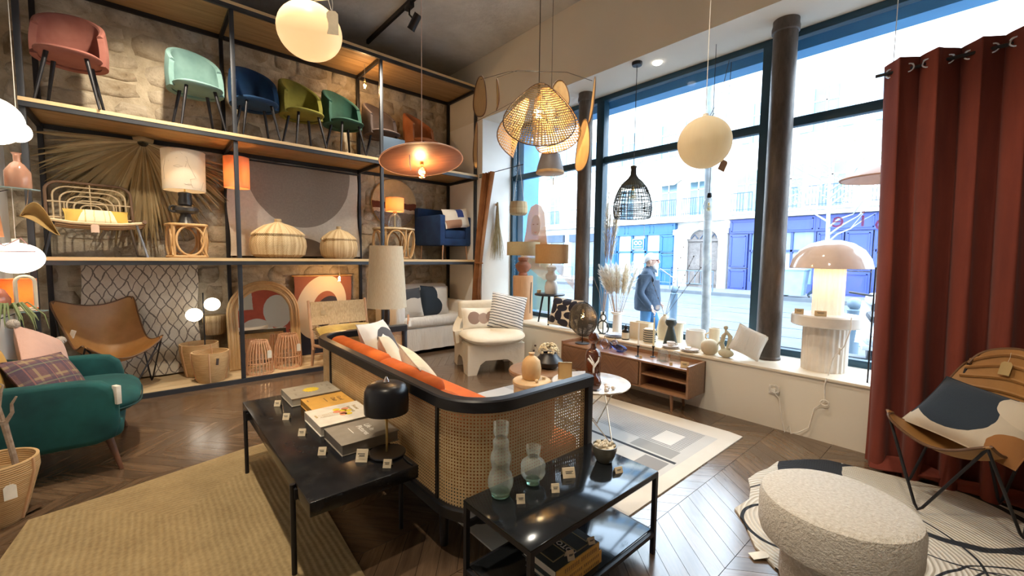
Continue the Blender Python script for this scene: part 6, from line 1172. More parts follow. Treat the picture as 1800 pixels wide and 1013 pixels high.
BWP = pat('print_black_drops', (.78, .70, .56), [('e', (-.15, .14, .10, .05), (.015, .015, .03)), ('e', (.02, .15, .07, .06), (.015, .015, .03)), ('e', (-.02, .05, .09, .05), (.015, .015, .03)), ('e', (-.17, .03, .06, .08), (.015, .015, .03)), ('e', (.14, .10, .06, .09), (.015, .015, .03)), ('e', (.13, -.04, .10, .05), (.015, .015, .03)), ('e', (-.06, -.06, .06, .08), (.015, .015, .03)), ('e', (-.18, -.13, .08, .05), (.015, .015, .03)), ('e', (.03, -.15, .09, .05), (.015, .015, .03)), ('e', (.18, -.16, .05, .08), (.015, .015, .03))])
cushion('cream cushion printed with black drop shapes leaning on the iron column', .50, .42, .15, BWP, (4.50, 3.965, ZS + .213), (-16, 4, -82)); cushion('small white linen cushion on the sill leaning on the iron column', .29, .28, .12, WSL, (4.50, 1.535, ZS + .175), (-20, 24, -62))
hb = thing('hanging_basket', 'small tan woven pot hanging in the window corner', 'basket', (4.79, 5.31, 2.27)); B().lathe([(.001, 0), (.12, 0), (.15, .03), (.155, .10), (.15, .11), (.155, .13), (.14, .22), (.13, .22), (.14, .12), (.001, .05)], n=30).build('body', WEAVE, hb)
for s in (-1, 1): B().tube([(0, s * .14, .2), (0, 0, .9), (0, 0, 1.581)], .003, 5).build('hanger', CORD, hb)
# dried pampas by the column and in the fluted vase
PAM = shade_mat('pampas', (.86, .78, .62), (.76, .66, .48), 0, 60, .6); PAMW = shade_mat('pampas_white', (.93, .91, .86), (.86, .82, .74), 0, 60, .65); STM = mat('dry_stem', (.50, .33, .20), None, 20, .9); rpz = random.Random(21)
def plume(par, base, tip, r, m, n=70, L=.09, q0=.007):
    n *= 2
    a, b = Vector(base), Vector(tip); d = b - a; s = B().tube([a, a + d * .5 + Vector((rpz.uniform(-.01, .01), rpz.uniform(-.01, .01), 0)), b], [.0028, .0022, .001], 5).build('stem', STM, par); bb = B()
    for k in range(n):
        f = .55 + .47 * k / n; p = a + d * f; w = r * math.sin(PI * min(1, (f - .5) * 1.9)) + .006; o = Vector((rpz.gauss(0, 1), rpz.gauss(0, 1), rpz.uniform(-.2, .6))).normalized() * w + d.normalized() * L * .5; q = o.orthogonal().normalized() * q0; bb.add([p - q, p + q, p + o], [(0, 1, 2)], False)
    bb.build('plume', m, s, kind='stuff')
fv = thing('pampas_vase', 'fluted white vase with a wide sheaf of white dried grasses on the sill', 'vase', (4.70, 3.22, ZS)); B().lathe([(.001, 0), (.062, 0), (.06, .02), (.055, .25), (.085, .27), (.085, .285), (.05, .285), (.05, .06), (.001, .05)], n=48, rib=.02, nr=16).build('vase', WCE, fv)
for k in range(26): a = rpz.uniform(0, 6.28); s = rpz.uniform(.12, .36); plume(fv, (0, 0, .1), (s * .45 * math.cos(a), s * math.sin(a), .80 + .14 * (1 - s * 1.8) + rpz.uniform(-.05, .05)), .065, PAMW if k % 5 else PAM, 80, .11)
pa = thing('pampas_grass', 'tall cream pampas plumes in a slim vase behind the dark column', 'dried grass', (4.86, 3.57, ZS)); B().lathe([(.001, 0), (.05, 0), (.055, .1), (.03, .2), (.035, .24), (.025, .24), (.001, .06)], n=24).build('vase', WCE, pa)
for k in range(6): plume(pa, (0, 0, .1), (rpz.uniform(-.06, .06), -.08 + rpz.uniform(-.13, .13), 1.75 + rpz.uniform(-.25, .25)), .06, PAM, 150, .2)
for k in range(4): B().tube([(0, 0, .1), (0, -.05 + .04 * k, .5), (-.03, -.12 + .1 * k, .75)], [.003, .002, .001], 5).build('twig', STM, pa)
# ---- small wares on the sill (x toward the glass)
CRM = mat('cream_stoneware', (.74, .65, .50), (.68, .59, .44), 9, .7); BLKG = mat('charcoal_glaze', (.035, .045, .042), None, 8, .4); SAND = mat('sand_stoneware', (.62, .52, .37), None, 9, .75)
rv = thing('ring_vase', 'black double ring sculpture vase on the sill beside the fluted vase', 'vase', (4.50, 3.30, ZS))
B().tube([(0, .085 * math.cos(a * PI / 14), .09 + .085 * math.sin(a * PI / 14)) for a in range(28)], .010, 8, True).build('large_ring', BLKG, rv); B().tube([(0, .042 * math.cos(a * PI / 12), .218 + .042 * math.sin(a * PI / 12)) for a in range(24)], .009, 8, True).build('small_ring', BLKG, rv); B().cyl((0, 0, .26), (0, 0, .30), .012, .016).build('neck', BLKG, rv); B().cyl((0, 0, .01), (0, 0, .175), .007).build('bar', BLKG, rv); B().box((0, 0, .006), (.05, .09, .012), .004).build('foot', BLKG, rv)
def simple(name, label, cat, x, y, z, prof, m, n=32, group=None, pname='body', **kw):
    o = thing(name, label, cat, (x, y, z), 0, group); B().lathe(prof, n=n, **kw).build(pname, m, o); return o
o = simple('plate_stack', 'pair of blue and white dishes on the sill beside the ring vase', 'dishes', 4.44, 3.08, ZS, [(.001, 0), (.06, 0), (.10, .015), (.125, .022), (.12, .024), (.001, .012)], mat('blue_white_ceramic', (.75, .74, .74), (.25, .30, .50), 30, .3)); B().lathe([(.001, .024), (.05, .024), (.09, .036), (.11, .044), (.001, .034)], n=30).build('upper_dish', MATS['blue_white_ceramic'], o)
o = simple('soap_bottle', 'black bottle with a cream label on the sill', 'bottle', 4.42, 2.90, ZS, [(.001, 0), (.045, 0), (.047, .01), (.047, .10), (.04, .12), (.018, .13), (.018, .145), (.001, .145)], mat('bottle_black', (.02, .02, .022), None, 8, .25)); B().surf(lambda u, v: (.0478 * math.cos(PI + (u - .5) * 3.4), .0478 * math.sin(PI + (u - .5) * 3.4), .015 + .075 * v), 14, 2).build('label', CRM, o); B().lathe([(.02, .145), (.022, .15), (.02, .17), (.006, .172), (.006, .185)], n=16).build('cap', BLACK, o)
o = thing('planter_box', 'cream rectangular stoneware planter on the sill', 'planter', (4.62, 2.80, ZS)); B().box((0, 0, .012), (.15, .26, .024), .004).build('floor_slab', CRM, o)
for a in ((-.07, 0, .012, .26), (.07, 0, .012, .26)): B().box((a[0], a[1], .11), (a[2], a[3], .2), .004).build('side', CRM, o)
for y in (-.124, .124): B().box((0, y, .11), (.13, .012, .2), .004).build('side', CRM, o)
o = simple('tall_vase', 'sand coloured ovoid vase with thin dark stalks on the sill', 'vase', 4.84, 2.62, ZS, [(.001, 0), (.07, 0), (.085, .05), (.09, .13), (.075, .22), (.04, .28), (.022, .29), (.02, .31), (.001, .31)], SAND)
for dy, dz in ((-.33, .75), (-.2, .86), (-.42, .62), (.2, .45)):
    B().tube([(0, 0, .28), (0, dy * .5, .28 + dz * .5), (0, dy, .28 + dz)], .0025, 5).build('stalk', mat('stalk_dark', (.10, .07, .06), None, 9, .8), o)
    for f in (.5, .7, .85, 1.0): B().ball((0, dy * f, .28 + dz * f), .008, 8, 6).build('bud', mat('stalk_dark', (.10, .07, .06)), o)
o = thing('striped_vase', 'small white vase with black hoops on the sill behind the candlesticks', 'vase', (4.46, 2.60, ZS)); B().lathe([(.001, 0), (.062, 0), (.066, .01), (.066, .165), (.055, .175), (.001, .175)], n=32).build('body', CRM, o)
for k in range(6): B().tube([(.067 * math.cos(a * PI / 14), .067 * math.sin(a * PI / 14), .025 + .026 * k) for a in range(28)], .006, 6, True).build('hoop', BLKG, o)
for s in (-1, 1): B().tube([(0, s * .062, .16), (0, s * .095, .15), (0, s * .066, .12)], .007, 6).build('handle', CRM, o)
simple('bottle_vase', 'charcoal bottle vase with a ball top on the sill', 'vase', 4.56, 2.39, ZS, [(.001, 0), (.078, 0), (.08, .01), (.055, .12), (.036, .20), (.034, .215), (.055, .235), (.065, .265), (.055, .295), (.03, .31), (.001, .312)], BLKG)
simple('ribbed_vase', 'pale ribbed cylinder vase behind the charcoal bottle vase', 'vase', 4.80, 2.42, ZS, [(.001, 0), (.055, 0), (.055, .22), (.085, .225), (.085, .24), (.001, .24)], CRM, 48, rib=.03, nr=14)
o = simple('cachepot', 'plain white rounded plant pot on the sill', 'pot', 4.63, 2.13, ZS, [(.001, 0), (.075, 0), (.085, .008), (.103, .06), (.106, .13), (.10, .205), (.094, .205), (.098, .13), (.09, .06), (.001, .03)], WCE); B().box((-.105, .02, .035), (.003, .03, .025)).build('sticker', PAPER, o)
o = simple('mug_vase', 'tall beige mug shaped vase with a small ear handle on the sill', 'vase', 4.62, 1.92, ZS, [(.001, 0), (.05, 0), (.052, .10), (.056, .25), (.05, .25), (.046, .1), (.001, .03)], CRM); B().tube([(-.02, .05, .20), (-.03, .082, .18), (-.03, .08, .14), (-.02, .05, .12)], .009, 8).build('handle', CRM, o)
simple('ball_vase', 'round beige ball vase before the tall mug vase', 'vase', 4.43, 1.885, ZS, [(.001, 0), (.045, 0), (.075, .03), (.088, .075), (.08, .12), (.05, .15), (.025, .158), (.001, .158)], SAND)
o = thing('figure_vase', 'pale green abstract looped figure vase beside the ball vase', 'vase', (4.42, 1.715, ZS)); FIG = mat('celadon', (.62, .58, .43), None, 7, .6); B().ball((0, 0, .045), (.06, .075, .045), 18, 10).build('foot', FIG, o); B().tube([(0, .02, .06), (0, .045, .14), (0, .03, .22), (0, .0, .26), (0, -.035, .22), (0, -.03, .14), (0, -.01, .06)], .022, 10).build('loop', FIG, o); B().cyl((0, .01, .26), (0, .012, .29), .012).build('neck', FIG, o); B().ball((0, .012, .305), .022, 12, 8).build('head', FIG, o); B().tube([(0, .03, .16), (-.02, .06, .15), (-.02, .08, .12)], .009, 6).build('arm', FIG, o)
for i, (x, y) in enumerate(((4.40, 2.30), (4.40, 2.08))):
    o = thing('plate_stack', ('white plates with a cup on the sill before the plant pot', 'white plates with a folded napkin at the sill edge')[i], 'dishes', (x, y, ZS)); PLT = mat('plate_pale', (.78, .72, .68), (.62, .55, .52), 20, .35)
    for k in range(2): B().lathe([(.001, .012 * k), (.06, .012 * k), (.095 - .01 * k, .014 + .012 * k), (.10 - .01 * k, .017 + .012 * k), (.001, .008 + .012 * k)], n=30).build('plate', PLT, o)
    if i == 0: B().lathe([(.001, .026), (.025, .026), (.042, .05), (.045, .07), (.04, .07), (.001, .035)], n=24).build('cup', PLT, o); B().tube([(0, -.042, .065), (0, -.07, .06), (0, -.062, .04), (0, -.04, .04)], .006, 6).build('cup_handle', PLT, o)
    else: B().box((0, .02, .036), (.10, .05, .016), .006, (0, 0, .3)).build('napkin', WSL, o)
# ================================================================ walnut media console
WAL = NT('walnut'); v = WAL.coord(); x, y, z = WAL.sep(v); zg = WAL.math('MULTIPLY', WAL.math('ABSOLUTE', WAL.math('SUBTRACT', WAL.math('FRACT', WAL.math('MULTIPLY', y, 3.2)), .5)), 1.0); f = WAL.noise(WAL.comb(WAL.math('MULTIPLY', x, 20), WAL.math('MULTIPLY', y, 2), WAL.math('ADD', WAL.math('MULTIPLY', z, 30), WAL.math('MULTIPLY', zg, 9))), 2.4, 5, .6, .3); WAL.col(WAL.mix(WAL.ramp(f, .3, .7), (.245, .12, .058), (.13, .058, .027))); WAL.set(rough=.38); WAL = WAL.m; WALT = wood('walnut_plain', (.30, .155, .078), (.18, .085, .04), 1, 2.2, .3, 14)
mc = thing('media_console', 'walnut media console with a chevron door and open shelves below the sill', 'console', (4.12, 2.69, 0)); y0, y1 = -.83, .83
B().b2((-.18, y0 + .02, .455), (.18, y1 - .02, .475), .003).build('top', WALT, mc); B().b2((-.18, y0 + .02, .18), (.18, y1 - .02, .20), .003).build('bottom', WALT, mc)
for y in (y0, y1 - .025): B().b2((-.185, y, .18), (.185, y + .025, .51), .006).build('end_panel', WALT, mc)
B().b2((.165, y0, .18), (.185, y1, .51)).build('back_panel', WALT, mc); B().b2((-.17, -.30, .20), (.16, -.28, .455)).build('divider', WALT, mc); B().b2((-.16, y0 + .025, .32), (.16, -.30, .335), .002).build('shelf', WALT, mc)
for a, b_ in ((-.275, .26), (.265, .80)): B().b2((-.185, a, .205), (-.168, b_, .452), .002).build('door', WAL, mc)
for sx in (-.11, .12):
    for y in (-.62, .62): B().cyl((sx, y, .18), (sx * 1.12, y * 1.03, 0), .02, .012, 14).build('leg', WALT, mc)
ZC = .4755
ml = thing('mesh_lamp', 'black wire mesh disc lamp with a glowing bulb on the walnut console', 'lamp', (4.13, 3.34, ZC)); t = NT('wire_mesh'); uv = t.coord('UV'); q = t.scalev(uv, (70, 46, 0)); fx, fy, _ = t.sep(t.vec('FRACTION', q)); t.col((.008, .008, .008)); t.set(rough=.5, alpha=t.math('MAXIMUM', t.math('LESS_THAN', fx, .5), t.math('LESS_THAN', fy, .5))); MESH = t.m
B().surf(lambda u, v: (.10 * math.cos(2 * PI * u) * math.sin(PI * v), .215 * math.sin(2 * PI * u) * math.sin(PI * v), .31 - .215 * math.cos(PI * v)), 40, 24, cu=True).build('mesh_shade', MESH, ml); B().tube([(0, .216 * math.cos(a * PI / 20), .31 + .216 * math.sin(a * PI / 20)) for a in range(40)], .006, 6, True).build('hoop', BLACK, ml); B().lathe([(.001, 0), (.09, 0), (.09, .008), (.001, .010)], n=30).build('base', BLACK, ml); B().cyl((0, 0, .008), (0, 0, .26), .006).build('stem', BLACK, ml); bulbmesh(ml, (0, 0, .34), .04); lamp('bulb_light', 'POINT', (4.13, 3.34, ZC + .34), 6, (1, .62, .3), .035)
IRI = glassy('iridescent_glass', (.90, .87, .97), .22); BLG = glassy('blue_glass', (.45, .55, .92), .22)
for x, y, r, lb in ((4.10, 2.98, .062, 'clear iridescent glass ball lantern on the walnut console'), (4.20, 2.90, .055, 'smaller clear glass ball behind the blue glass fish')): o = thing('glass_ball', lb, 'glass ball', (x, y, ZC), 0, 'glass balls'); B().lathe([(r * .45, .001), (r * .86, r * .5), (r, r), (r * .86, r * 1.5), (r * .3, r * 1.95), (.006, r * 2)], n=28).build('ball', IRI, o); B().cyl((0, 0, r * 1.95), (0, 0, r * 2.5), .004).build('hook', BRASS, o)
o = thing('glass_fish', 'blue and clear glass fish ornament on the walnut console', 'ornament', (4.10, 2.76, ZC), 1.5); B().ball((0, 0, .045), (.10, .035, .04), 22, 12).build('body', BLG, o); B().surf(lambda u, v: (.09 + .06 * u, 0, .05 + (v - .5) * (.02 + .07 * u)), 5, 5, .008).build('tail', BLG, o); B().lathe([(.001, 0), (.04, 0), (.04, .006)], n=18).build('foot', BLG, o)
for x, y, h, cc, lb in ((4.06, 2.50, .26, (.86, .82, .74), 'black candlestick with a white taper candle on the walnut console'), (4.17, 2.38, .32, (.85, .74, .45), 'black candlestick with a tall pale yellow taper candle on the walnut console')):
    o = thing('candlestick', lb, 'candlestick', (x, y, ZC), 0, 'candlesticks on the console'); B().lathe([(.001, 0), (.03, 0), (.03, .005), (.008, .012), (.006, .04), (.011, .05), (.006, .06), (.008, .10), (.015, .115), (.015, .125), (.001, .125)], n=20).build('holder', BLACK, o); B().cyl((0, 0, .12), (0, 0, .12 + h), .010, .007, 14).build('candle', mat('wax_%d' % int(h * 100), cc, None, 9, .5), o)
o = simple('glass_carafe', 'clear glass tumbler upturned on the walnut console', 'glass', 4.09, 2.22, ZC, [(.06, .001), (.06, .02), (.052, .10), (.045, .115), (.001, .117)], GLS); B().lathe([(.04, .002), (.035, .05), (.02, .08), (.001, .085)], n=20).build('inner_dome', GLS, o)
o = simple('glass_carafe', 'small clear glass dome behind the upturned tumbler', 'glass', 4.20, 2.14, ZC, [(.05, .001), (.055, .03), (.045, .08), (.02, .10), (.001, .102)], GLS)
for x, y, w, h, rz, lb in ((4.02, 2.44, .03, .03, -60, 'tiny kraft card before the candlesticks on the console'), (4.00, 2.08, .03, .03, -60, 'tiny kraft card at the console edge by the tumbler'), (4.03, 1.95, .075, .06, -70, 'brown price card at the open end of the console')): pcard(lb, x, y, ZC, w, h, rz, m=KRAFT, group='price cards on the console')
# ================================================================ coffee table cluster
gt = thing('round_table', 'round white topped side table with crossing brass wire legs before the console', 'table', (2.87, 2.22, .0105)); B().lathe([(.001, .462), (.325, .462), (.335, .466), (.335, .473), (.325, .477), (.001, .477)], n=56).build('top', mat('marble_white', (.78, .77, .75), (.66, .66, .66), 4, .08), gt); BRW = mat('brass_wire', (.62, .50, .36), None, 9, .3, .9); B().tube([(.333 * math.cos(k * PI / 24), .333 * math.sin(k * PI / 24), .469) for k in range(48)], .007, 6, True).build('rim', BRW, gt)
for k in range(3):
    a = 2 * PI * k / 3 + .4
    for d in (-1.9, 1.9): B().tube([(.27 * math.cos(a), .27 * math.sin(a), .005), (.24 * math.cos(a + d), .24 * math.sin(a + d), .462)], .005, 6).build('leg', BRW, gt)
AMB = NT('amber_glass'); AMB.col((.13, .035, .014)); AMB.set(rough=.05, trans=.55, coat=.6); AMB = AMB.m; ZG = .4885
o = simple('amber_bottle', 'tall dark amber glass bottle with a ball stopper on the round white table', 'bottle', 2.86, 2.19, ZG, [(.001, 0), (.062, 0), (.066, .01), (.066, .24), (.055, .275), (.026, .295), (.024, .31), (.001, .31)], AMB); B().lathe([(.022, .305), (.02, .33), (.03, .34), (.048, .375), (.045, .40), (.025, .43), (.001, .434)], n=28).build('stopper', AMB, o)
o = simple('amber_ball_vase', 'small round amber vase with a white coral twig on the round white table', 'vase', 2.70, 2.06, ZG, [(.001, 0), (.03, 0), (.055, .02), (.066, .06), (.055, .10), (.03, .12), (.026, .14), (.001, .14)], AMB)
for p in ([(0, 0, .12), (0, 0, .22), (-.02, .03, .28)], [(0, 0, .18), (.02, -.03, .24), (.02, -.035, .27)], [(0, 0, .20), (-.01, .05, .25)]): B().tube(p, [.009, .007, .004][:len(p)], 6).build('coral_twig', PAMW, o)
for x, y, s in ((2.78, 1.98, .03), (2.83, 2.02, .026), (2.74, 1.96, .022), (2.82, 1.95, .024)): tag(B().ball((x, y, ZG + s * .7), (s, s * .8, s * .75), 6, 4).build('crystal', mat('crystal', (.66, .58, .50), None, 30, .2)), 'small pale crystal lump on the round white table', 'crystal', 'crystals on the round table')
o = thing('card_frame', 'upright brass card frame on the round white table', 'frame', (2.74, 2.40, ZG), math.radians(-45)); B().box((0, 0, .075), (.11, .006, .14), 0, (-.12, 0, 0)).build('card', mat('card_ochre', (.50, .33, .13), None, 9, .6), o)
for a in ((0, .005, .12, .006), (0, .147, .12, .006)): B().box((0, (.0 if a[1] < .1 else .009) - .004, a[1]), (a[2], .010, a[3])).build('frame_bar', BRASS, o)
for s in (-1, 1): B().box((s * .058, 0, .075), (.006, .010, .145), 0, (-.12, 0, 0)).build('frame_bar', BRASS, o)
tag(B().lathe([(.001, 0), (.02, 0), (.02, .012), (.001, .014)], (2.84, 2.36, ZG), 16).build('tea_light', mat('tea_wax', (.85, .76, .55), None, 9, .4)), 'small tea light beside the brass card frame', 'candle')
wt = thing('round_table', 'low round solid wood coffee table before the cream armchair', 'table', (3.06, 3.02, .0105)); OKT = wood('oak_slab', (.36, .20, .10), (.22, .11, .05), 0, 2, .5, 9); B().lathe([(.001, .33), (.28, .33), (.325, .345), (.33, .375), (.32, .39), (.001, .39)], n=48).build('top', OKT, wt)
for a in (60, 180, 300): B().cyl((.17 * math.cos(math.radians(a)), .17 * math.sin(math.radians(a)), .335), (.24 * math.cos(math.radians(a)), .24 * math.sin(math.radians(a)), 0), .03, .02).build('leg', OKT, wt)
o = simple('flower_pot', 'wide matte black pot filled with dried cream hydrangea on the low wood table', 'pot', 3.14, 2.98, .4010, [(.001, 0), (.07, 0), (.10, .02), (.15, .075), (.145, .085), (.10, .13), (.085, .16), (.075, .16), (.09, .12), (.001, .06)], mat('pot_black', (.028, .03, .035), None, 8, .35)); rh = random.Random(12); HYD = mat('hydrangea', (.80, .70, .48), (.66, .54, .33), 30, .9)
for k in range(90): a, u = rh.uniform(0, 6.28), rh.random(); r = .10 * math.sqrt(1 - u * u * .8); c = (r * math.cos(a), r * math.sin(a), .17 + .085 * u); B().ball(c, (.015, .013, .011), 6, 4).build('blossom', HYD, o)
for dx, dz in ((-.12, .24), (-.14, .19)): B().tube([(0, 0, .15), (dx * .7, .05, .16), (dx, .08, dz)], .002, 4).build('twig', STM, o); B().ball((dx, .08, dz), (.012, .012, .012), 8, 6).build('seed_head', MATS['stalk_dark'], o)
dt = thing('drum_table', 'small pale wood drum table behind the cane sofa', 'table', (2.60, 2.67, .0105)); PLW = wood('pale_drum', (.68, .50, .29), (.58, .40, .21), 2, 3, .6, 4); B().lathe([(.001, 0), (.16, 0), (.165, .01), (.165, .40), (.001, .40)], n=40).build('drum', PLW, dt); B().lathe([(.001, .40), (.172, .40), (.175, .41), (.175, .43), (.168, .437), (.001, .438)], n=40).build('top', PLW, dt)
WBV = wood('paulownia', (.66, .45, .22), (.45, .26, .10), 2, 2.2, .6, 3); o = simple('wood_bottle_vase', 'carved pale wood bottle vase on the drum table', 'vase', 2.61, 2.69, .4495, [(.001, 0), (.07, 0), (.083, .02), (.09, .10), (.078, .17), (.045, .205), (.024, .215), (.024, .235), (.03, .24), (.001, .24)], WBV); tag(B().ball((2.56, 2.57, .4655), .017, 8, 6).build('wood_block', PLW), 'tiny wood block on the drum table rim', 'block'); pcard('tiny kraft card on the drum table', 2.68, 2.60, .4495, .03, .025, -45, m=KRAFT, group='price cards on the console')
# ================================================================ white mushroom lamp and pedestal
pd2 = thing('fluted_pedestal', 'white fluted pedestal side table with a thick round top on the sill', 'table', (4.66, .95, ZS)); PWH = mat('pedestal_white', (.80, .74, .66), None, 6, .35)
B().lathe([(.001, 0), (.17, 0), (.17, .41), (.001, .41)], n=144, rib=.028, nr=24).build('column', PWH, pd2); B().lathe([(.001, .405), (.255, .405), (.27, .415), (.27, .495), (.258, .508), (.001, .51)], n=56).build('top', PWH, pd2)
mu = thing('mushroom_lamp', 'white mushroom dome lamp with a glowing ribbed column on the fluted pedestal', 'lamp', (4.67, .95, ZS + .511)); RG = shade_mat('ribbed_opal', (.90, .83, .76), (.88, .81, .74), 1, 10, .55)
B().lathe([(.115, 0), (.115, .14), (.115, .28), (.115, .43)], n=128, rib=.05, nr=16, cap=False).build('ribbed_column', RG, mu); B().lathe([(.305, .415), (.31, .42), (.29, .50), (.24, .58), (.16, .64), (.07, .668), (.001, .672)], n=64).build('dome', mat('dome_gloss', (.80, .66, .60), None, 5, .08), mu); B().lathe([(.12, .425), (.30, .418), (.305, .415)], n=64).build('dome_underside', mat('dome_in', (.9, .8, .7), None, 5, .5), mu)
bulbmesh(mu, (0, 0, .32), .03); lamp('bulb_light', 'POINT', (4.67, .95, ZS + .511 + .32), 1.3, (1, .7, .42), .03)
pc = thing('power_cord', 'white lamp cord with a switch hanging from the pedestal to a wall socket', 'cord', (4.31, .85, .30)); B().tube([(.10, -.12, .785), (.06, -.13, .70), (.02, -.10, .55), (.07, -.02, .42), (.05, 0, .275)], .005, 6).build('upper_cord', CORD, pc); B().box((.04, -.07, .50), (.018, .018, .06), .004).build('switch', CORD, pc)
B().tube([(.0, 0, .262), (-.008, .01, .20), (-.008, .0, .06), (-.008, .07, -.02), (-.008, .10, -.20), (-.03, .17, -.26), (-.05, .22, -.28), (-.02, .24, -.22), (-.04, .27, -.285), (-.02, .30, -.2), (-.008, .34, .0), (-.004, .38, .04)], .0055, 6).build('lower_cord', CORD, pc)
B().tube([(-.012, .0 + .03 * math.cos(k * .9), .05 + .025 * math.sin(k * .9)) for k in range(8)], .0055, 6).build('knot', CORD, pc); B().tube([(-.015, .38 + .03 * math.cos(k * .9) * (1 + .05 * k), .08 + .04 * math.sin(k * .9)) for k in range(14)], .0055, 6).build('cord_coil', CORD, pc)
so_ = thing('wall_socket', 'white wall socket in the low wall below the sill', 'socket', (4.326, 1.24, .36)); B().box((0, 0, 0), (.010, .085, .085), .003).build('plate', WHITE, so_); B().cyl((-.004, 0, 0), (-.03, 0, 0), .022, .02).build('plug', CORD, so_)
for x, y, w, lb in ((4.48, 1.12, .07, 'brown price card on the pedestal top at the window side'), (4.44, .95, .085, 'brown price card on the pedestal top before the lamp column')): pcard(lb, x, y, ZS + .5105, w, .05, -75, m=KRAFT, group='price cards on the pedestal')
bf = thing('metal_stand', 'thin black metal frame standing on the sill beside the red curtain', 'stand', (4.42, .60, ZS - .004)); B().tube([(0, 0, .95), (0, 0, .005), (0, -.12, .005), (0, -.12, .95)], .006, 6).build('frame', BLACK, bf)
# red letters on the glass and the faded portrait print
RLT = mat('red_vinyl', (.55, .06, .05), None, 5, .5, alpha=.55)
for ch, y, z in (('e', .985, 1.88), ('i', .80, 1.88), ('o', .66, 1.84)):
    o = text('vinyl_letter', ch, .22, RLT, None, (5.0230, y, z), (PI / 2, 0, PI / 2), 'CENTER', .0006); tag(o, 'red vinyl letter %s on the window glass seen from behind' % ch, 'letter', 'red letters on the window')
dc = thing('window_print', 'faded translucent print of a long haired person in a mint dress on the window', 'decal', (5.0162, 5.0, .64))
def decalm(n, c, a): 
    t = NT('decal_' + n); t.col(c); t.set(rough=.7, alpha=a); return t.m
def dec(n, pts, m, off): B().prism([(y - 5.0, z - .64) for y, z in pts], off, off + .0012, lambda y, z, d: (d, y, z)).build(n, m, dc)
el = lambda cy, cz, ry, rz_, n=22: [(cy + ry * math.cos(2 * PI * k / n), cz + rz_ * math.sin(2 * PI * k / n)) for k in range(n)]
dec('dress', [(5.42, .66), (4.72, .66), (4.78, 1.35), (4.86, 1.55), (5.30, 1.55), (5.40, 1.35)], decalm('mint', (.42, .66, .58), .6), .006)
dec('blouse', [(5.52, 1.35), (4.72, 1.35), (4.78, 1.75), (4.95, 1.86), (5.30, 1.86), (5.48, 1.7)], decalm('sand', (.85, .68, .42), .5), .003)
dec('hair', [(5.12, 2.46), (5.0, 2.42), (4.92, 2.30), (4.88, 2.0), (4.84, 1.75), (4.90, 1.60), (5.02, 1.66), (5.12, 1.80), (5.24, 1.62), (5.40, 1.55), (5.44, 1.72), (5.36, 2.0), (5.32, 2.28), (5.24, 2.42)], decalm('hair', (.78, .46, .20), .62), .0); dec('face', el(5.12, 2.10, .115, .175), decalm('face', (.90, .72, .58), .45), -.003); dec('eye_line', [(5.19, 2.11), (5.15, 2.11), (5.15, 2.125), (5.19, 2.125)], decalm('lines', (.35, .2, .12), .6), -.006); dec('eye_line', [(5.09, 2.11), (5.05, 2.11), (5.05, 2.125), (5.09, 2.125)], MATS.get('decal_lines') or decalm('lines2', (.35, .2, .12), .6), -.006); dec('smile', [(5.17, 2.0), (5.12, 1.985), (5.07, 2.0), (5.12, 1.965)], decalm('lips', (.7, .3, .25), .6), -.006)
dec('arm', [(4.80, 1.72), (4.25, 1.22), (4.25, 1.06), (4.72, 1.42)], decalm('arm', (.90, .72, .58), .4), -.001); dec('arm', [(5.5, 1.5), (4.9, 1.18), (4.7, 1.2), (4.72, 1.3), (5.4, 1.62)], decalm('arm2', (.90, .72, .58), .4), -.004)
# tied curtain and straw broom on the pier
tc = thing('brown_curtain', 'rust brown curtain gathered and tied beside the window pier', 'curtain', (4.24, 5.62, .5)); BRC = velvet('rust_curtain', (.20, .07, .02), (.42, .19, .07))
def tcf(u, v):
    h = 2.42 * v; w = .10 + .05 * abs(v - .38) * 2.0 if v > .15 else .14; yc = .12 - .40 * max(0, v - .2) ** 1.3 if v > .2 else .12; return (.035 * math.sin(u * 26 + v), yc + (u - .5) * w * 1.5 + .02 * math.sin(20 * u + 3 * v), h)
B().surf(tcf, 40, 22, .006).build('cloth', BRC, tc, sharp=80); B().tube([(.035 * math.cos(a * PI / 8), .07 + .10 * math.sin(a * PI / 8), .95) for a in range(16)], .012, 6, True).build('tie_band', BRC, tc); B().cyl((.03, -.12, 2.41), (.03, -.98, 2.43), .006).build('rod', BLACK, tc); B().box((.065, .04, 2.40), (.075, .14, .06), .004).build('bracket', STL, tc); B().tube([(.03, -.02, 2.41), (.03, -.15, 2.41)], .008, 6).build('rod_end', BLACK, tc)
brm = thing('straw_broom', 'bundle of dried straw hanging beside the tied curtain', 'dried grass', (4.62, 5.685, 2.5)); bb = B(); STW = mat('broom_straw', (.42, .34, .19), (.30, .24, .12), 20, .9)
for k in range(140): a, s = rpz.uniform(0, 6.28), rpz.random() ** .5; L = rpz.uniform(.75, 1.02); bb.tube([(.012 * s * math.cos(a), .012 * s * math.sin(a) - .02, 0), (.05 * s * math.cos(a), .03 * s * math.sin(a) - .02, -.4), (.16 * s * math.cos(a), .05 * s * math.sin(a) - .02, -L)], [.0022, .002, .001], 4)
bb.build('straw', STW, brm, kind='stuff'); B().lathe([(.022, -.06), (.026, -.04), (.022, -.02)], n=14).build('binding', ROPE, brm)
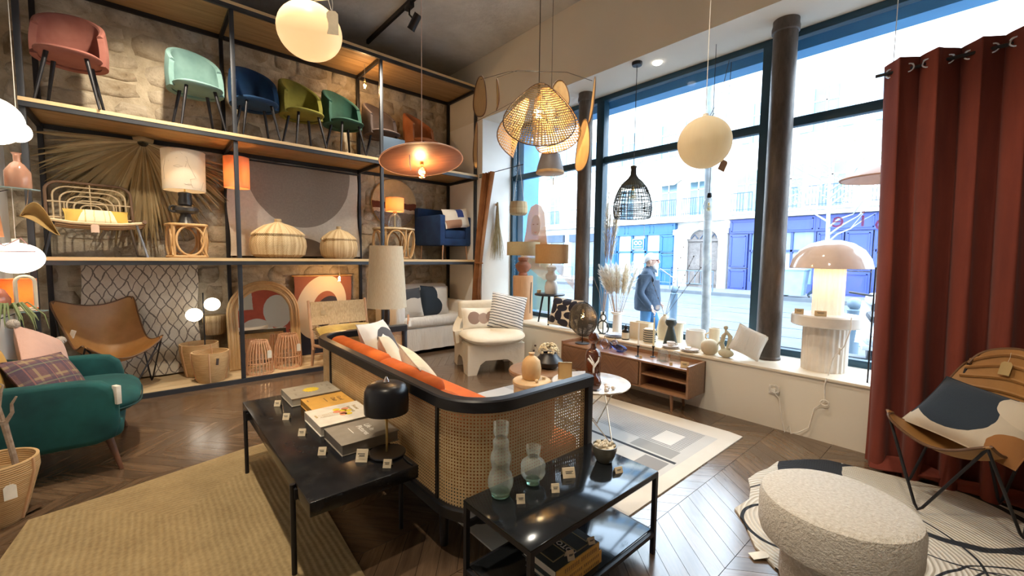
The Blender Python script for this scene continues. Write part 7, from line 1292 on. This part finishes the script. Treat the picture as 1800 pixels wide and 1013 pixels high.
# ================================================================ left wall display
SHG = mat('glass_shelf', (.30, .42, .42), None, 5, .08, 0); WG = WHITE
for z, lb in ((1.09, 'small green glass wall shelf beside the teal sofa'), (2.03, 'small green glass wall shelf with peach bottles')):
    g = thing('glass_shelf', lb, 'shelf', (-1.05, 4.92, z), 0, 'glass shelves on the left wall'); B().prism([(0, -.2), (.42, -.05), (.46, 0), (.42, .05), (0, .2)], -.008, .0, lambda x, y, z_: (x, y, z_)).build('glass_plate', SHG, g); B().tube([(.01, 0, -.14), (.01, 0, -.012), (.30, 0, -.014), (.01, 0, -.13)], .008, 6).build('bracket', BLACK, g)
def glb(label, x, y, z, r, top=4.85, sq=1.0, e=None):
    o = thing('globe_pendant', label, 'pendant lamp', (x, y, z), 0, 'white globes on the left'); B().ball((0, 0, 0), (r, r, r * sq), 32, 18).build('globe', OPAL, o); cordup(o, top - z, CORD, r * sq * .9); B().cyl((0, 0, r * sq * .95), (0, 0, r * sq + .03), .02).build('cap', WHITE, o); return o
g = glb('oval glowing white globe with a pink wire frame above the lower glass shelf', -.73, 4.88, 1.50, .15, 2.023, .78); B().tube([(-.2, -.16, .05), (.12, -.16, .05), (.05, -.16, .15), (-.03, -.16, .09), (-.12, -.16, .15), (-.2, -.16, .10)], .004, 6).build('wire_frame', mat('wire_pink', (.62, .28, .28), None, 9, .5), g)
glb('large glowing white globe high beside the shelving post', -.80, 4.85, 2.50, .17); glb('small glowing white globe under the upper shelf end', -.72, 5.16, 2.50, .082)
PGL = NT('peach_glass'); PGL.col((.78, .45, .32)); PGL.set(rough=.1, trans=.5); PGL = PGL.m
for x, y, s, lb in ((-.70, 4.92, .95, 'peach glass bottle with a fluted neck on the upper glass shelf'), (-.88, 4.89, 1.0, 'taller peach glass bottle on the upper glass shelf')): simple('glass_bottle', lb, 'bottle', x, y, 2.031, [(.001, 0), (.07 * s, 0), (.075 * s, .01), (.075 * s, .13 * s), (.04 * s, .19 * s), (.02 * s, .21 * s), (.02 * s, .26 * s), (.03 * s, .28 * s), (.001, .28 * s)], PGL)
o = thing('pendant_lamp', 'peach pleated shade hanging between the glass shelves', 'pendant lamp', (-.88, 4.84, 1.66)); drum(o, .10, 0, .08, .26, PEACH); cordup(o, .363, CORD, .25)
o = thing('arch_vase', 'pale arched loop vase on the lower glass shelf', 'vase', (-.70, 4.90, 1.091)); o.scale = (1, 1, .9); B().tube([(-.05, 0, .03), (-.05, 0, .25)] + [(-.05 * math.cos(a * PI / 8), 0, .25 + .05 * math.sin(a * PI / 8)) for a in range(1, 8)] + [(.05, 0, .25), (.05, 0, .03)] + [(.05 * math.cos(a * PI / 8), 0, .05 - .035 * math.sin(a * PI / 8)) for a in range(1, 8)], .013, 8, True).build('loop', CRM, o); B().box((0, 0, .006), (.09, .05, .012), .004).build('foot', CRM, o)
o = thing('table_lamp', 'small orange shaded lamp glowing behind the arched loop vase', 'lamp', (-.80, 5.35, 1.05)); drum(o, .10, .02, .10, .27, shade_mat('shade_orange', (.85, .40, .14), (.75, .32, .1))); B().cyl((0, 0, -.55), (0, 0, .15), .012).build('stem', BLACK, o); B().lathe([(.001, -1.05), (.12, -1.05), (.12, -1.03), (.012, -1.0), (.012, -.5)], n=24).build('base', BLACK, o); lamp('bulb_light', 'POINT', (-.80, 5.35, 1.19), 4, (1, .6, .3), .04)
simple('round_vase', 'round coral glass vase on the lower glass shelf', 'vase', -.86, 4.88, 1.091, [(.001, 0), (.05, 0), (.085, .05), (.09, .10), (.06, .17), (.03, .19), (.001, .19)], mat('coral_glass', (.55, .20, .13), None, 6, .15))
o = thing('air_plant', 'trailing air plant with long grassy leaves on the lower glass shelf', 'plant', (-.78, 4.78, 1.091)); GRN = mat('airplant_leaf', (.17, .24, .09), (.28, .32, .15), 9, .7)
for k in range(22):
    a = rpz.uniform(2.9, 6.9); L = rpz.uniform(.10, .22); dr_ = rpz.uniform(.03, .16); B().tube([(0, 0, .02), (L * .5 * math.cos(a), -.03 + L * .3 * math.sin(a), .08), (L * .9 * math.cos(a), -.06 + L * .5 * math.sin(a), -.02), (L * math.cos(a), -.07 + L * .5 * math.sin(a), -dr_)], [.008, .007, .005, .001], 5).build('leaf', GRN, o)
B().lathe([(.001, 0), (.04, 0), (.045, .03), (.03, .05), (.001, .05)], n=16).build('holder', CRM, o); B().tube([(.05, -.05, 0), (.06, -.09, -.06), (.06, -.09, -.12), (.07, -.08, -.18)], .007, 6).build('rope', CORD, o); B().tube([(-.03, -.03, .01), (-.07, -.10, -.05), (-.07, -.12, -.18)], .008, 6).build('rope', CORD, o)
o = thing('dried_leaf', 'curled dried golden leaf hanging below the upper glass shelf', 'dried leaf', (-.60, 4.9, 1.80)); B().surf(lambda u, v: (-.10 + .20 * u, .05 * math.sin(PI * v) - .02, .02 + .10 * math.sin(PI * u) * (v - .5) * 1.6 + .05 * math.sin(4 * u) - .10 * u * u), 14, 8, .004).build('blade', mat('dry_gold', (.52, .34, .12), None, 14, .8), o); B().tube([(-.09, 0, .03), (-.06, 0, .12), (-.05, 0, .223)], .003, 5).build('stalk', STM, o)
# art on the wall behind the viewer (seen in the arched mirror)
ap = thing('wall_panel', 'large coral and cream abstract panel on the wall behind the viewer', 'wall art', (2.9, -2.4965, .9)); AP = pat('panel_coral', (.62, .12, .07), [('e', (-.3, .6, .5, .5), (.78, .72, .62)), ('e', (.35, 1.3, .42, .55), (.80, .76, .68)), ('b', (-.9, -.35, 1.4, 2.2), (.72, .66, .55)), ('e', (.1, .15, .4, .3), (.03, .03, .05))])
B().b2((-.95, 0, 0), (.95, .04, 2.2), .004).build('canvas', AP, ap)
for x in (-.96, .96): B().box((x, .02, 1.1), (.03, .05, 2.24)).build('frame_bar', RAT, ap)
for z in (-.01, 2.21): B().box((0, .02, z), (1.95, .05, .03)).build('frame_bar', RAT, ap)
